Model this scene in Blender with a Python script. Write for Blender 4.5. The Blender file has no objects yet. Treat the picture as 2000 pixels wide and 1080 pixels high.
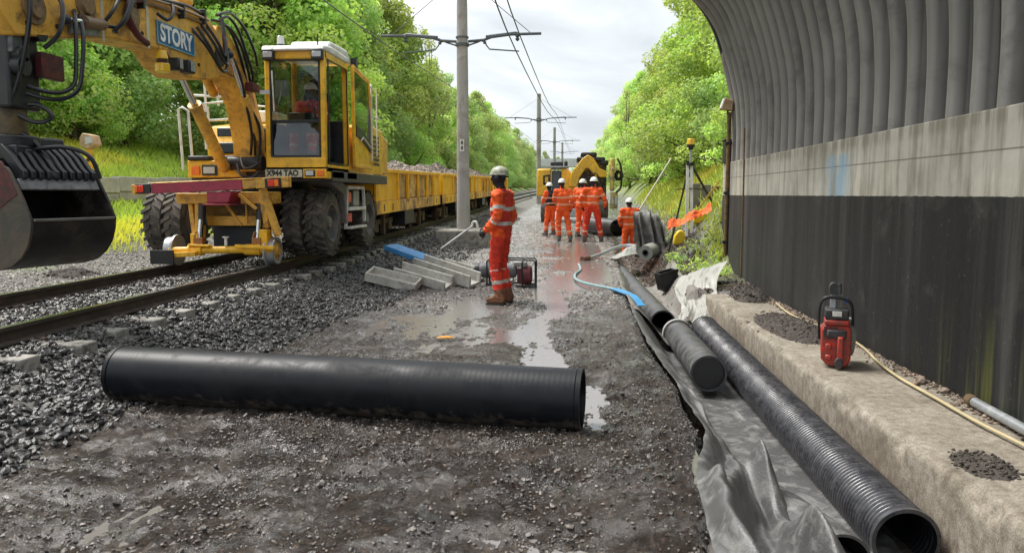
import bpy, bmesh, math, random
import numpy as np
from mathutils import Vector, Matrix, noise as mnoise
random.seed(7); rng = np.random.default_rng(7)
S = bpy.context.scene
COL = S.collection
R = math.radians

# ------------------------------------------------------------------ noise
def _h(ix, iy, s):
    n = (ix.astype(np.int64)*374761393 + iy.astype(np.int64)*668265263 + s*974634777) & 0x7fffffff
    n = ((n ^ (n >> 13))*1274126177) & 0x7fffffff
    return ((n ^ (n >> 16)) & 0xffff)/65535.0
def vnoise(x, y, s=0):
    x = np.asarray(x, float); y = np.asarray(y, float)
    ix = np.floor(x); iy = np.floor(y); fx = x-ix; fy = y-iy
    fx = fx*fx*(3-2*fx); fy = fy*fy*(3-2*fy)
    a = _h(ix, iy, s); b = _h(ix+1, iy, s); c = _h(ix, iy+1, s); d = _h(ix+1, iy+1, s)
    return (a+(b-a)*fx)*(1-fy)+(c+(d-c)*fx)*fy
def fbm(x, y, s=0, o=4):
    v = 0; a = .5
    for i in range(o):
        v = v + a*vnoise(x*2**i+i*17.3, y*2**i-i*9.1, s+i); a *= .5
    return v
def sm(t):
    t = np.clip(t, 0, 1); return t*t*(3-2*t)

# ------------------------------------------------------------------ materials
MATS = {}
def srgb(h):
    h = h.lstrip('#'); v = [int(h[i:i+2], 16)/255 for i in (0, 2, 4)]
    return tuple((c/12.92 if c <= .04045 else ((c+.055)/1.055)**2.4) for c in v)
def node_mat(name):
    m = bpy.data.materials.new(name); m.use_nodes = True
    nt = m.node_tree; nt.nodes.clear()
    o = nt.nodes.new('ShaderNodeOutputMaterial'); b = nt.nodes.new('ShaderNodeBsdfPrincipled')
    nt.links.new(b.outputs[0], o.inputs[0])
    return m, nt, b
def N(nt, t, **k):
    n = nt.nodes.new(t)
    for a, v in k.items():
        if a.startswith('i_'):
            key = a[2:]; key = int(key) if key.isdigit() else key
            n.inputs[key].default_value = v
        else: setattr(n, a, v)
    return n
def c4(c): return (c[0], c[1], c[2], 1)
def noise_node(nt, scale, detail=4, rough=.6, vec=None, dist=0):
    n = N(nt, 'ShaderNodeTexNoise'); n.inputs['Scale'].default_value = scale
    n.inputs['Detail'].default_value = detail; n.inputs['Roughness'].default_value = rough; n.inputs['Distortion'].default_value = dist
    if vec is not None: nt.links.new(vec, n.inputs['Vector'])
    return n
def ramp(nt, fac, stops):
    r = N(nt, 'ShaderNodeValToRGB'); e = r.color_ramp.elements
    while len(e) < len(stops): e.new(.5)
    for i, (p, c) in enumerate(stops):
        e[i].position = p; e[i].color = c4(c) if len(c) == 3 else c
    nt.links.new(fac, r.inputs[0]); return r
def mix(nt, fac, a, b, typ='MIX'):
    m = N(nt, 'ShaderNodeMix', data_type='RGBA', blend_type=typ)
    for sock, v in ((m.inputs[0], fac), (m.inputs[6], a), (m.inputs[7], b)):
        if hasattr(v, 'links') or isinstance(v, bpy.types.NodeSocket): nt.links.new(v, sock)
        elif isinstance(v, (int, float)): sock.default_value = v
        else: sock.default_value = c4(v)
    return m.outputs[2]
def gpos(nt): return N(nt, 'ShaderNodeNewGeometry').outputs['Position']
def bump(nt, bs, h, strength=.3, dist=.02):
    b = N(nt, 'ShaderNodeBump'); b.inputs['Strength'].default_value = strength; b.inputs['Distance'].default_value = dist
    nt.links.new(h, b.inputs['Height']); nt.links.new(b.outputs[0], bs.inputs['Normal'])
def M(name, base, rough=.5, metal=0, dirt=None, dscale=6, dlo=.45, dhi=.7, bmp=0, bscale=40, tint=False, dmax=1.0, spec=None, coat=0):
    """painted / weathered surface: base colour, dirt colour laid on by noise, small bump"""
    if name in MATS: return MATS[name]
    m, nt, b = node_mat(name)
    p = gpos(nt)
    col = base
    n0 = noise_node(nt, dscale*.37, 3, .6, p)
    dark = tuple(c*.82 for c in base); lite = tuple(min(1, c*1.1) for c in base)
    col = ramp(nt, n0.outputs[0], [(.35, dark), (.65, lite)]).outputs[0]
    if tint:
        a = N(nt, 'ShaderNodeAttribute', attribute_name='tint')
        col = mix(nt, 1.0, col, a.outputs['Color'], 'MULTIPLY')
    b.inputs['Roughness'].default_value = rough; b.inputs['Metallic'].default_value = metal
    if dirt:
        n1 = noise_node(nt, dscale, 6, .7, p, .6)
        f = ramp(nt, n1.outputs[0], [(dlo, (0, 0, 0)), (dhi, (dmax, dmax, dmax))])
        col = mix(nt, f.outputs[0], col, dirt)
        mr = N(nt, 'ShaderNodeMapRange'); mr.inputs[3].default_value = rough; mr.inputs[4].default_value = min(.95, rough+.35)
        nt.links.new(f.outputs[0], mr.inputs[0]); nt.links.new(mr.outputs[0], b.inputs['Roughness'])
        if metal:
            mm = N(nt, 'ShaderNodeMapRange'); mm.inputs[3].default_value = metal; mm.inputs[4].default_value = 0
            nt.links.new(f.outputs[0], mm.inputs[0]); nt.links.new(mm.outputs[0], b.inputs['Metallic'])
    if hasattr(col, 'links') or isinstance(col, bpy.types.NodeSocket): nt.links.new(col, b.inputs['Base Color'])
    else: b.inputs['Base Color'].default_value = c4(col)
    if spec is not None: b.inputs['Specular IOR Level'].default_value = spec
    if coat: b.inputs['Coat Weight'].default_value = coat; b.inputs['Coat Roughness'].default_value = .1
    if bmp:
        n2 = noise_node(nt, bscale, 5, .7, p); bump(nt, b, n2.outputs[0], bmp, .02)
    MATS[name] = m; return m

YEL = M('machine_yellow', (.88, .48, .015), .38, 0, (.30, .17, .06), 7, .50, .72, .05, 60, dmax=.8, coat=.2)
YELD = M('boom_yellow', (.78, .43, .06), .45, 0, (.26, .14, .06), 7, .47, .68, .15, 60, dmax=.9)
YELW = M('wagon_yellow', (1.0, .50, .01), .45, 0, (.45, .22, .06), 3, .52, .72, .1, 60, dmax=.7)
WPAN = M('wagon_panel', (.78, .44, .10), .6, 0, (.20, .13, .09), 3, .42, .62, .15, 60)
MAROON = M('maroon_paint', (.36, .03, .07), .45, 0, (.12, .06, .05), 9, .52, .75)
DARK = M('dark_metal', (.018, .02, .024), .42, .0, (.06, .05, .045), 8, .52, .8, .1, 70)
BLACKP = M('black_rubber', (.012, .012, .014), .45, 0, (.05, .047, .042), 12, .55, .85)
HOSE = M('hose_rubber', (.012, .012, .016), .32)
STEELG = M('grey_steel', (.22, .23, .24), .4, .5, (.14, .11, .08), 10, .5, .75, .1, 60)
CHROME = M('chrome_rod', (.65, .65, .66), .15, 1)
BUCKET = M('bucket_steel', (.020, .019, .019), .42, .35, (.060, .043, .030), 4, .46, .70, .3, 35)
BUCKPL = M('bucket_plate', (.055, .050, .044), .5, .2, (.10, .078, .055), 3, .42, .6, .25, 40)
REDBK = M('dull_red_paint', (.10, .012, .014), .5, 0, (.03, .025, .02), 8, .45, .65)
TYRE = M('tyre_rubber', (.05, .047, .044), .75, 0, (.20, .17, .14), 5, .40, .68, .3, 90)
RIM = M('rim_paint', (.14, .145, .15), .55, .2, (.28, .24, .19), 6, .42, .65)
WHITEP = M('white_paint', (.72, .71, .66), .45, 0, (.35, .31, .25), 9, .55, .8)
CREAM = M('cream_plate', (.60, .56, .42), .5, 0, (.3, .25, .17), 12, .55, .8)
GLASS = None
def glass_mat(name, col=(.75, .85, .85), alpha=.28, rough=.03):
    if name in MATS: return MATS[name]
    m, nt, b = node_mat(name)
    nt.nodes.remove(b)
    o = [n for n in nt.nodes if n.type == 'OUTPUT_MATERIAL'][0]
    t = N(nt, 'ShaderNodeBsdfTransparent'); t.inputs[0].default_value = c4(col)
    g = N(nt, 'ShaderNodeBsdfGlossy'); g.inputs['Roughness'].default_value = rough; g.inputs[0].default_value = (.9, .95, 1, 1)
    f = N(nt, 'ShaderNodeFresnel'); f.inputs[0].default_value = 1.5
    p = gpos(nt); n = noise_node(nt, 3, 4, .6, p)
    mr = N(nt, 'ShaderNodeMapRange'); mr.inputs[3].default_value = alpha*.5; mr.inputs[4].default_value = alpha*1.3; nt.links.new(n.outputs[0], mr.inputs[0])
    ad = N(nt, 'ShaderNodeMath', operation='ADD'); nt.links.new(f.outputs[0], ad.inputs[0]); nt.links.new(mr.outputs[0], ad.inputs[1])
    ms = N(nt, 'ShaderNodeMixShader'); nt.links.new(ad.outputs[0], ms.inputs[0]); nt.links.new(t.outputs[0], ms.inputs[1]); nt.links.new(g.outputs[0], ms.inputs[2])
    nt.links.new(ms.outputs[0], o.inputs[0]); MATS[name] = m; return m
GLASS = glass_mat('cab_glass', (.42, .48, .48), .05)
REDL = M('red_lens', (.75, .03, .015), .2, coat=.5)
ORL = M('orange_lens', (.9, .18, .01), .25, coat=.5)
CLEARL = M('clear_lens', (.55, .56, .55), .15, coat=.5)
BEAC = M('yellow_beacon', (.85, .52, .03), .3, coat=.4)
CONC = M('trough_concrete', (.56, .55, .50), .85, 0, (.28, .26, .22), 9, .48, .72, .35, 60)
SLEEP = M('sleeper_concrete', (.34, .325, .29), .85, 0, (.10, .09, .08), 7, .45, .65, .4, 50)
POLEC = M('pole_concrete', (.36, .34, .32), .8, 0, (.24, .20, .17), 2, .5, .7, .15, 50)
RAILS = M('rail_side', (.055, .042, .036), .6, .3, (.14, .09, .06), 6, .5, .75, .2, 70)
RAILH = M('rail_head', (.38, .37, .36), .22, .9, (.10, .08, .07), 3, .55, .7)
GALV = M('galvanised_steel', (.42, .44, .46), .4, .6, (.3, .3, .29), 8, .5, .8)
CATG = M('cantilever_steel', (.10, .115, .125), .5, .3)
ORANGE = M('hi_vis_orange', (1.0, .11, .01), .7, 0, (.58, .06, .015), 9, .48, .68, .7, 16)
ORANGE2 = M('hi_vis_orange_worn', (.72, .038, .012), .75, 0, (.38, .03, .015), 8, .46, .68, .7, 16)
ORANGE3 = M('jacket_shade_red', (.55, .035, .02), .75, 0, (.85, .07, .01), 5, .5, .7, .7, 16)  # jacket orange as seen in shade, put into the torso colour
BAND = M('reflective_band', (.62, .60, .55), .5)
SKIN = M('skin', (.45, .25, .17), .55)
HELW = M('white_helmet', (.78, .79, .76), .35, coat=.3)
HELG = M('pale_helmet', (.42, .44, .33), .45, 0, (.20, .20, .14), 14, .45, .7, coat=.2)
NAVY = M('navy_cloth', (.012, .016, .028), .8, 0, (.03, .03, .04), 8)
GLOVE = M('black_glove', (.015, .018, .018), .7)
BOOT = M('brown_boot', (.20, .085, .035), .7, 0, (.12, .07, .04), 14, .42, .65)
BOOTS = M('boot_sole', (.03, .025, .02), .8)
DIRTB = M('muddy_boot', (.12, .10, .09), .85)

def attr_mat_leaf(name, base, trans=.45, rough=.5):
    if name in MATS: return MATS[name]
    m, nt, b = node_mat(name)
    nt.nodes.remove(b); o = nt.nodes[0]
    a = N(nt, 'ShaderNodeAttribute', attribute_name='tint')
    c = mix(nt, 1.0, base, a.outputs['Color'], 'MULTIPLY')
    gp = gpos(nt); sy = N(nt, 'ShaderNodeSeparateXYZ'); nt.links.new(gp, sy.inputs[0]); mh = N(nt, 'ShaderNodeMapRange'); mh.inputs[1].default_value = 25; mh.inputs[2].default_value = 170; mh.inputs[4].default_value = .42; nt.links.new(sy.outputs[1], mh.inputs[0]); c = mix(nt, mh.outputs[0], c, (.60, .68, .56))  # far foliage mixed paler: distance haze put into the leaf colour
    oi = N(nt, 'ShaderNodeObjectInfo')
    hv = N(nt, 'ShaderNodeHueSaturation')
    m1 = N(nt, 'ShaderNodeMapRange'); m1.inputs[3].default_value = .485; m1.inputs[4].default_value = .515; nt.links.new(oi.outputs['Random'], m1.inputs[0])
    m2 = N(nt, 'ShaderNodeMapRange'); m2.inputs[3].default_value = .75; m2.inputs[4].default_value = 1.2; nt.links.new(oi.outputs['Random'], m2.inputs[0])
    nt.links.new(m1.outputs[0], hv.inputs['Hue']); nt.links.new(m2.outputs[0], hv.inputs['Value']); nt.links.new(c, hv.inputs['Color']); c = hv.outputs[0]
    d = N(nt, 'ShaderNodeBsdfDiffuse'); nt.links.new(c, d.inputs[0])
    t = N(nt, 'ShaderNodeBsdfTranslucent')
    tc = mix(nt, 1.0, c, (1.25, 1.3, .6), 'MULTIPLY'); nt.links.new(tc, t.inputs[0])
    g = N(nt, 'ShaderNodeBsdfGlossy'); g.inputs['Roughness'].default_value = rough; g.inputs[0].default_value = (.6, .65, .6, 1)
    s = N(nt, 'ShaderNodeMixShader'); s.inputs[0].default_value = trans; nt.links.new(d.outputs[0], s.inputs[1]); nt.links.new(t.outputs[0], s.inputs[2])
    s2 = N(nt, 'ShaderNodeMixShader'); s2.inputs[0].default_value = .035; nt.links.new(s.outputs[0], s2.inputs[1]); nt.links.new(g.outputs[0], s2.inputs[2])
    nt.links.new(s2.outputs[0], o.inputs[0]); MATS[name] = m; return m
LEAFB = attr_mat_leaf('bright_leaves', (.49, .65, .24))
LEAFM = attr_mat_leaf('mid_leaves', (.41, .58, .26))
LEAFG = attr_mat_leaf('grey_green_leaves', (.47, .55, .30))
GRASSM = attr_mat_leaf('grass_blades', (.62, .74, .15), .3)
BARK = M('bark', (.10, .08, .06), .9, 0, (.16, .14, .11), 8)

# ------------------------------------------------------------------ object helpers
def tag(o, label=None, cat=None, group=None, kind=None):
    if label: o['label'] = label
    if cat: o['category'] = cat
    if group: o['group'] = group
    if kind: o['kind'] = kind
    return o
def thing(name, label, cat, loc=(0, 0, 0), rz=0, group=None):
    o = bpy.data.objects.new(name, None); COL.objects.link(o); o.empty_display_size = .2
    o.matrix_world = Matrix.Translation(loc) @ Matrix.Rotation(rz, 4, 'Z')
    MW[o.name] = o.matrix_world.copy()
    return tag(o, label, cat, group)
MW = {}
def link(name, me, parent=None, world=True):
    o = bpy.data.objects.new(name, me); COL.objects.link(o)
    if parent is not None:
        o.parent = parent
        if world: me.transform(MW.get(parent.name, Matrix.Identity(4)).inverted())
        MW[o.name] = MW.get(parent.name, Matrix.Identity(4)).copy()
    else: MW[o.name] = Matrix.Identity(4)
    return o
def basis(a, b):
    a = Vector(a); b = Vector(b); d = (b-a); L = d.length
    if L < 1e-9: d = Vector((0, 0, 1)); L = 1e-9
    z = d/L; x = z.orthogonal().normalized(); y = z.cross(x)
    m = Matrix((x, y, z)).transposed().to_4x4(); m.translation = a
    return m, L
SPLIT = {'base_ring', 'pivot_pin', 'weld_strip', 'cab_frame', 'bogie_leg', 'side_post', 'door_surround', 'solebar_plate', 'bracket', 'tube_frame', 'front_plate', 'controls', 'handrail', 'step_frame', 'cross_tube', 'stick', 'chassis', 'upper_body', 'roof_box', 'work_lamp', 'side_lamp', 'side_tank', 'rubber_step', 'cover_vent', 'sill', 'sill_pad', 'abutment', 'rear_frame', 'beam_end', 'tyre_guard', 'link_pin', 'jib_lamp', 'jib_lamp_glass', 'cab_roof', 'cab_lower_panel', 'hose_loop', 'aerial', 'wiper', 'door_rail', 'coupling_hood', 'rail_axle'}
class MB:
    def __init__(s): s.v = []; s.f = []; s.m = []; s.T = Matrix.Identity(4); s.mi = 0; s.parts = []
    def islands(s):
        """groups of faces whose pieces touch (bounding boxes overlap)"""
        B = []
        for (v0, v1, f0, f1) in s.parts:
            P = np.array(s.v[v0:v1]); B.append((P.min(0)-.004, P.max(0)+.004, f0, f1))
        grp = list(range(len(B)))
        def find(i):
            while grp[i] != i: i = grp[i]
            return i
        for i in range(len(B)):
            for k in range(i):
                if (B[i][0] <= B[k][1]).all() and (B[k][0] <= B[i][1]).all(): grp[find(i)] = find(k)
        out = {}
        for i in range(len(B)): out.setdefault(find(i), []).extend(range(B[i][2], B[i][3]))
        return list(out.values())
    def add(s, vs, fs):
        k = len(s.v); s.parts.append((k, k+len(vs), len(s.f), len(s.f)+len(fs)))
        for p in vs: s.v.append(tuple(s.T @ Vector(p)))
        for f in fs: s.f.append(tuple(k+i for i in f)); s.m.append(s.mi)
        return s
    def box(s, x0, x1, y0, y1, z0, z1):
        return s.add([(x0, y0, z0), (x1, y0, z0), (x1, y1, z0), (x0, y1, z0), (x0, y0, z1), (x1, y0, z1), (x1, y1, z1), (x0, y1, z1)],
                     [(3, 2, 1, 0), (4, 5, 6, 7), (0, 1, 5, 4), (1, 2, 6, 5), (2, 3, 7, 6), (3, 0, 4, 7)])
    def bar(s, a, b, w=.05, h=None, up=(0, 0, 1)):
        h = h or w; a = Vector(a); b = Vector(b); z = (b-a); L = z.length; z.normalize()
        u = Vector(up)
        if abs(z.dot(u)) > .98: u = Vector((0, 1, 0))
        x = z.cross(u).normalized(); y = x.cross(z).normalized()
        vs = []
        for p in (a, b):
            for sx, sy in ((-1, -1), (1, -1), (1, 1), (-1, 1)): vs.append(p+x*sx*w/2+y*sy*h/2)
        return s.add(vs, [(0, 1, 2, 3), (7, 6, 5, 4), (4, 5, 1, 0), (5, 6, 2, 1), (6, 7, 3, 2), (7, 4, 0, 3)])
    def cyl(s, a, b, r, r2=None, n=16, caps=True):
        r2 = r if r2 is None else r2; m, L = basis(a, b); vs = []
        for z, rr in ((0, r), (L, r2)):
            for i in range(n):
                t = 2*math.pi*i/n; vs.append(m @ Vector((rr*math.cos(t), rr*math.sin(t), z)))
        fs = [(i, (i+1) % n, n+(i+1) % n, n+i) for i in range(n)]
        if caps: fs += [tuple(range(n-1, -1, -1)), tuple(range(n, 2*n))]
        return s.add(vs, fs)
    def lathe(s, a, b, prof, n=24, closed=False):
        """prof: list of (dist along a->b, radius)"""
        m, L = basis(a, b); vs = []
        for z, rr in prof:
            for i in range(n):
                t = 2*math.pi*i/n; vs.append(m @ Vector((rr*math.cos(t), rr*math.sin(t), z)))
        k = len(prof); fs = []
        for j in range(k-1 if not closed else k):
            a0 = j*n; b0 = ((j+1) % k)*n
            for i in range(n): fs.append((a0+i, a0+(i+1) % n, b0+(i+1) % n, b0+i))
        return s.add(vs, fs)
    def ball(s, c, r, n=12, k=8, sc=(1, 1, 1)):
        vs = []; fs = []
        for j in range(k+1):
            ph = math.pi*j/k
            for i in range(n):
                t = 2*math.pi*i/n
                vs.append((c[0]+r*sc[0]*math.sin(ph)*math.cos(t), c[1]+r*sc[1]*math.sin(ph)*math.sin(t), c[2]+r*sc[2]*math.cos(ph)))
        for j in range(k):
            for i in range(n): fs.append((j*n+i, (j+1)*n+i, (j+1)*n+(i+1) % n, j*n+(i+1) % n))
        return s.add(vs, fs)
    def tube(s, pts, r, n=8, smooth=0, caps=True):
        P = [Vector(p) for p in pts]
        if smooth: P = catmull(P, smooth)
        rr = r if callable(r) else (lambda t: r)
        vs = []; prev = None
        for i, p in enumerate(P):
            d = (P[min(i+1, len(P)-1)]-P[max(i-1, 0)]).normalized()
            if prev is None: x = d.orthogonal().normalized()
            else: x = (prev-d*prev.dot(d)).normalized()
            prev = x; y = d.cross(x); q = rr(i/(len(P)-1))
            for k in range(n):
                t = 2*math.pi*k/n; vs.append(p+x*q*math.cos(t)+y*q*math.sin(t))
        fs = []
        for i in range(len(P)-1):
            for k in range(n): fs.append((i*n+k, i*n+(k+1) % n, (i+1)*n+(k+1) % n, (i+1)*n+k))
        if caps: fs += [tuple(range(n-1, -1, -1)), tuple((len(P)-1)*n+k for k in range(n))]
        return s.add(vs, fs)
    def prism(s, poly, o, u, v, w, depth):
        """extrude 2D poly [(a,b)] laid at o + a*u + b*v, along w by depth"""
        o = Vector(o); u = Vector(u); v = Vector(v); w = Vector(w)*depth; n = len(poly)
        vs = [o+u*a+v*b for a, b in poly]+[o+u*a+v*b+w for a, b in poly]
        return s.add(vs, [tuple(range(n-1, -1, -1)), tuple(range(n, 2*n))]+[(i, (i+1) % n, n+(i+1) % n, n+i) for i in range(n)])
    def yz(s, poly, x0, x1): return s.prism(poly, (x0, 0, 0), (0, 1, 0), (0, 0, 1), (1, 0, 0), x1-x0)
    def xz(s, poly, y0, y1): return s.prism(poly, (0, y0, 0), (1, 0, 0), (0, 0, 1), (0, 1, 0), y1-y0)
    def build(s, name, mat, parent=None, world=True, bevel=0, smooth=35, fixn=True, seg=2):
        if name in SPLIT and len(s.parts) > 1:
            for g_ in s.islands():
                q = MB(); idx = {}
                for fi in g_:
                    for vi in s.f[fi]:
                        if vi not in idx: idx[vi] = len(q.v); q.v.append(s.v[vi])
                    q.f.append(tuple(idx[vi] for vi in s.f[fi])); q.m.append(s.m[fi])
                q.parts = []
                last = q.build(name, mat, parent, world, bevel, smooth, fixn, seg)
            return last
        me = bpy.data.meshes.new(name); me.from_pydata(s.v, [], s.f); me.validate()
        mats = mat if isinstance(mat, (list, tuple)) else [mat]
        for m in mats: me.materials.append(m)
        if len(mats) > 1 and len(me.polygons) == len(s.m): me.polygons.foreach_set('material_index', s.m)
        if fixn:
            bm = bmesh.new(); bm.from_mesh(me); bmesh.ops.recalc_face_normals(bm, faces=bm.faces); bm.to_mesh(me); bm.free()
        if smooth:
            me.polygons.foreach_set('use_smooth', [True]*len(me.polygons)); me.set_sharp_from_angle(angle=R(smooth))
        o = link(name, me, parent, world)
        if bevel:
            md = o.modifiers.new('bevel', 'BEVEL'); md.width = bevel; md.segments = seg; md.limit_method = 'ANGLE'; md.angle_limit = R(40); md.harden_normals = False
        return o
def catmull(P, k):
    out = []
    for i in range(len(P)-1):
        p0 = P[max(i-1, 0)]; p1 = P[i]; p2 = P[i+1]; p3 = P[min(i+2, len(P)-1)]
        for j in range(k):
            t = j/k
            out.append(.5*((2*p1)+(p2-p0)*t+(2*p0-5*p1+4*p2-p3)*t*t+(3*p1-p0-3*p2+p3)*t**3))
    out.append(P[-1]); return out
def np_mesh(name, V, F, mats, tint=None, parent=None, fm=None, smooth=False, zone=None):
    me = bpy.data.meshes.new(name); V = np.asarray(V, np.float32); F = np.asarray(F, np.int32); k = F.shape[1]
    me.vertices.add(len(V)); me.vertices.foreach_set('co', V.ravel())
    me.loops.add(F.size); me.loops.foreach_set('vertex_index', F.ravel())
    me.polygons.add(len(F)); me.polygons.foreach_set('loop_start', np.arange(len(F), dtype=np.int32)*k)
    for m in (mats if isinstance(mats, list) else [mats]): me.materials.append(m)
    if fm is not None: me.polygons.foreach_set('material_index', np.asarray(fm, np.int32))
    me.polygons.foreach_set('use_smooth', np.full(len(F), bool(smooth)))
    for nm, arr in (('tint', tint), ('zone', zone)):
        if arr is not None:
            a = me.attributes.new(nm, 'FLOAT_COLOR', 'POINT')
            A = np.ones((len(V), 4), np.float32); A[:, :arr.shape[1]] = arr; a.data.foreach_set('color', A.ravel())
    me.update(calc_edges=True)
    return link(name, me, parent)
def copy_tree(o, parent=None):
    c = o.copy(); COL.objects.link(c)
    if parent is not None: c.parent = parent
    MW[c.name] = Matrix.Identity(4)
    for ch in list(o.children): copy_tree(ch, c)
    return c
def text_mesh(name, txt, mat, parent, loc, rot, h, sx=1, depth=.004, bold=0):
    cu = bpy.data.curves.new(name, 'FONT'); cu.body = txt; cu.size = h/.7; cu.extrude = depth; cu.offset = bold; cu.align_x = 'CENTER'; cu.align_y = 'CENTER'
    ob = bpy.data.objects.new(name, cu); COL.objects.link(ob)
    dg = bpy.context.evaluated_depsgraph_get(); me = bpy.data.meshes.new_from_object(ob.evaluated_get(dg))
    bpy.data.objects.remove(ob); bpy.data.curves.remove(cu)
    me.transform(Matrix.Translation(loc) @ rot.to_4x4() @ Matrix.Diagonal((sx, 1, 1, 1)))
    me.materials.clear(); me.materials.append(mat); me.name = name
    return link(name, me, parent)
FACE_CAM = Matrix.Rotation(R(90), 3, 'X')                     # text plane facing -Y
FACE_RIGHT = Matrix.Rotation(R(90), 3, 'Z') @ Matrix.Rotation(R(90), 3, 'X')   # facing +X

# ------------------------------------------------------------------ camera, light, sky
cam = bpy.data.cameras.new('camera'); co = bpy.data.objects.new('camera', cam); COL.objects.link(co); S.camera = co
co.location = (0, 0, 1.5); co.rotation_euler = (R(90-6.0885), 0, R(4.3595)); cam.lens = 27.0; cam.sensor_width = 36; cam.clip_end = 2000; cam.clip_start = .05
SUN_EL, SUN_AZ = R(60), R(-70)     # azimuth measured from +Y clockwise: high on the left, a little behind
w = bpy.data.worlds.new('World'); S.world = w; w.use_nodes = True; nt = w.node_tree; nt.nodes.clear()
out = N(nt, 'ShaderNodeOutputWorld'); sky = N(nt, 'ShaderNodeTexSky', sky_type='NISHITA'); sky.sun_disc = False
sky.sun_elevation = SUN_EL; sky.sun_rotation = SUN_AZ; sky.dust_density = 3; sky.air_density = 1.2
bg1 = N(nt, 'ShaderNodeBackground'); bg1.inputs[1].default_value = .10; nt.links.new(sky.outputs[0], bg1.inputs[0])
tc = N(nt, 'ShaderNodeTexCoord'); mp = N(nt, 'ShaderNodeMapping'); mp.inputs['Scale'].default_value = (1, 1, 2.6); nt.links.new(tc.outputs['Generated'], mp.inputs[0])
n1 = noise_node(nt, 2.3, 7, .55, mp.outputs[0], .5)
cr = ramp(nt, n1.outputs[0], [(.33, (.47, .52, .57)), (.48, (.72, .76, .79)), (.63, (1.10, 1.12, 1.15))])
bg2 = N(nt, 'ShaderNodeBackground'); bg2.inputs[1].default_value = 1.38; nt.links.new(cr.outputs[0], bg2.inputs[0])
msx = N(nt, 'ShaderNodeMixShader'); msx.inputs[0].default_value = .90
nt.links.new(bg1.outputs[0], msx.inputs[1]); nt.links.new(bg2.outputs[0], msx.inputs[2]); nt.links.new(msx.outputs[0], out.inputs[0])
sl = bpy.data.lights.new('sun', 'SUN'); sl.energy = 5.6; sl.angle = R(24); sl.color = (1, .96, .9); so = bpy.data.objects.new('sun', sl); COL.objects.link(so)
d = Vector((math.sin(SUN_AZ)*math.cos(SUN_EL), math.cos(SUN_AZ)*math.cos(SUN_EL), math.sin(SUN_EL)))
so.rotation_euler = d.to_track_quat('Z', 'Y').to_euler(); so.location = (-20, -10, 30)
S.view_settings.view_transform = 'Standard'; S.view_settings.look = 'None'; S.view_settings.exposure = 0
S.cycles.max_bounces = 8; S.cycles.transparent_max_bounces = 16; S.cycles.use_denoising = True

# ------------------------------------------------------------------ ground
TX = [-400, -30, -18, -14.2, -12.05, -11.85, -9.6, -7.8, -6.75, -4.15, -3.95]
TZ = [7, 5.2, 3.7, 2.6, 1.75, 1.15, .30, .20, .27, .26, .20]
def grade(y): return np.where(y > 12, .015*(np.clip(y, 12, 170)-12), 0)
def toe(y): return np.interp(y, [0, 5, 8, 12, 60, 200], [-3.2, -3.2, -3.0, -2.4, -2.5, -2.6])
def bankw(x, y): return np.where(x < 3.0, sm((y-13.7-.5*(fbm(x*3, y*0, 88, 2)-.5))/2.3)*.94+.06, 1.0)*sm((y-11.9)/.6)
def toer(y): return 1.80+.035*np.clip(y-15, 0, 40)
def gz(x, y, fine=True):
    x = np.asarray(x, float); y = np.asarray(y, float)
    t = toe(y)+.18*(fbm(y*1.3, x*0, 5, 2)-.5)
    s = np.clip((t-x)/(t+3.95), 0, 1)
    z = np.where(x < -3.95, np.interp(x, TX, TZ), .20*sm(s)**.8)
    # second cutting on the left close beyond the train
    z = z + sm((y-26)/10)*np.interp(x, [-30, -12, -9.5, -7.5], [0, .9, .7, 0])*(x < -7)
    # right bank
    tr = toer(y)
    bk = np.interp(x-tr, [0, .25, 1.2, 3.5, 20, 400], [0, .3, 1.35, 3.0, 5.5, 7])
    z = z + np.where(y > 11.9, bankw(x, y)*bk, 0)
    # trench
    xl = np.interp(y, [0, 3, 5, 8, 12, 17, 26], [.50, .50, .78, .70, .80, .95, 1.35])+.10*(fbm(y*2, y*0, 9, 3)-.5)
    xr = np.where(y < 12.1, 9.0, 1.95+.0*y)
    tw = sm((x-xl)/.33)*sm((xr-x)/.35)*(1-sm((y-25.5)/2))
    z = z - .50*tw*np.where(y < 12, 1, 1-.25*sm((y-12)/2))
    # spoil lip along the trench
    z = z + .07*np.exp(-((x-xl+.12)/.22)**2)*(y < 13)*fbm(x*3, y*2, 21, 3)
    # floor relief
    fl = (x > t-.2)*(x < xl+.1)
    dip = .050*np.exp(-((x+.30+.12*np.sin(y*1.7))/.24)**2)*sm((y-5.3)/.8)*(1-sm((y-11.5)/2))
    dip += .036*np.exp(-((x+1.55)/.9)**2)*sm((y-6.4)/1)*(1-sm((y-10.6)/2))
    dip += .055*np.exp(-((x-.25)/.9)**2)*sm((y-11)/2)*(1-sm((y-26)/5))
    dip += .065*np.exp(-((x-.12)/.4)**2)*np.exp(-((y-2.95)/.28)**2); dip -= .010*(1-sm((y-4.6)/1.5))
    lowf = fbm(x*1.6, y*1.1, 31, 4)-.5
    rut = .065*(fbm(x*5.5, y*.9, 35, 3)-.47)
    z = z + np.where(fl, .085*lowf+rut+.026-dip, .05*lowf)
    if fine:
        z = z + (.044*(fbm(x*9, y*6, 41, 3)-.45)+.030*(vnoise(x*26, y*18, 45)-.5)+.018*(vnoise(x*60, y*45, 47)-.5))*np.where(y < 40, 1, .2)*(1-.8*tw)
    return z + grade(y)
xs = np.concatenate([-np.geomspace(400, 16, 22), np.linspace(-15.6, -6.9, 60), np.linspace(-6.8, -4.0, 60), np.linspace(-3.98, 2.3, 300), np.linspace(2.35, 5, 40), np.geomspace(5.2, 400, 26)])
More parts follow.
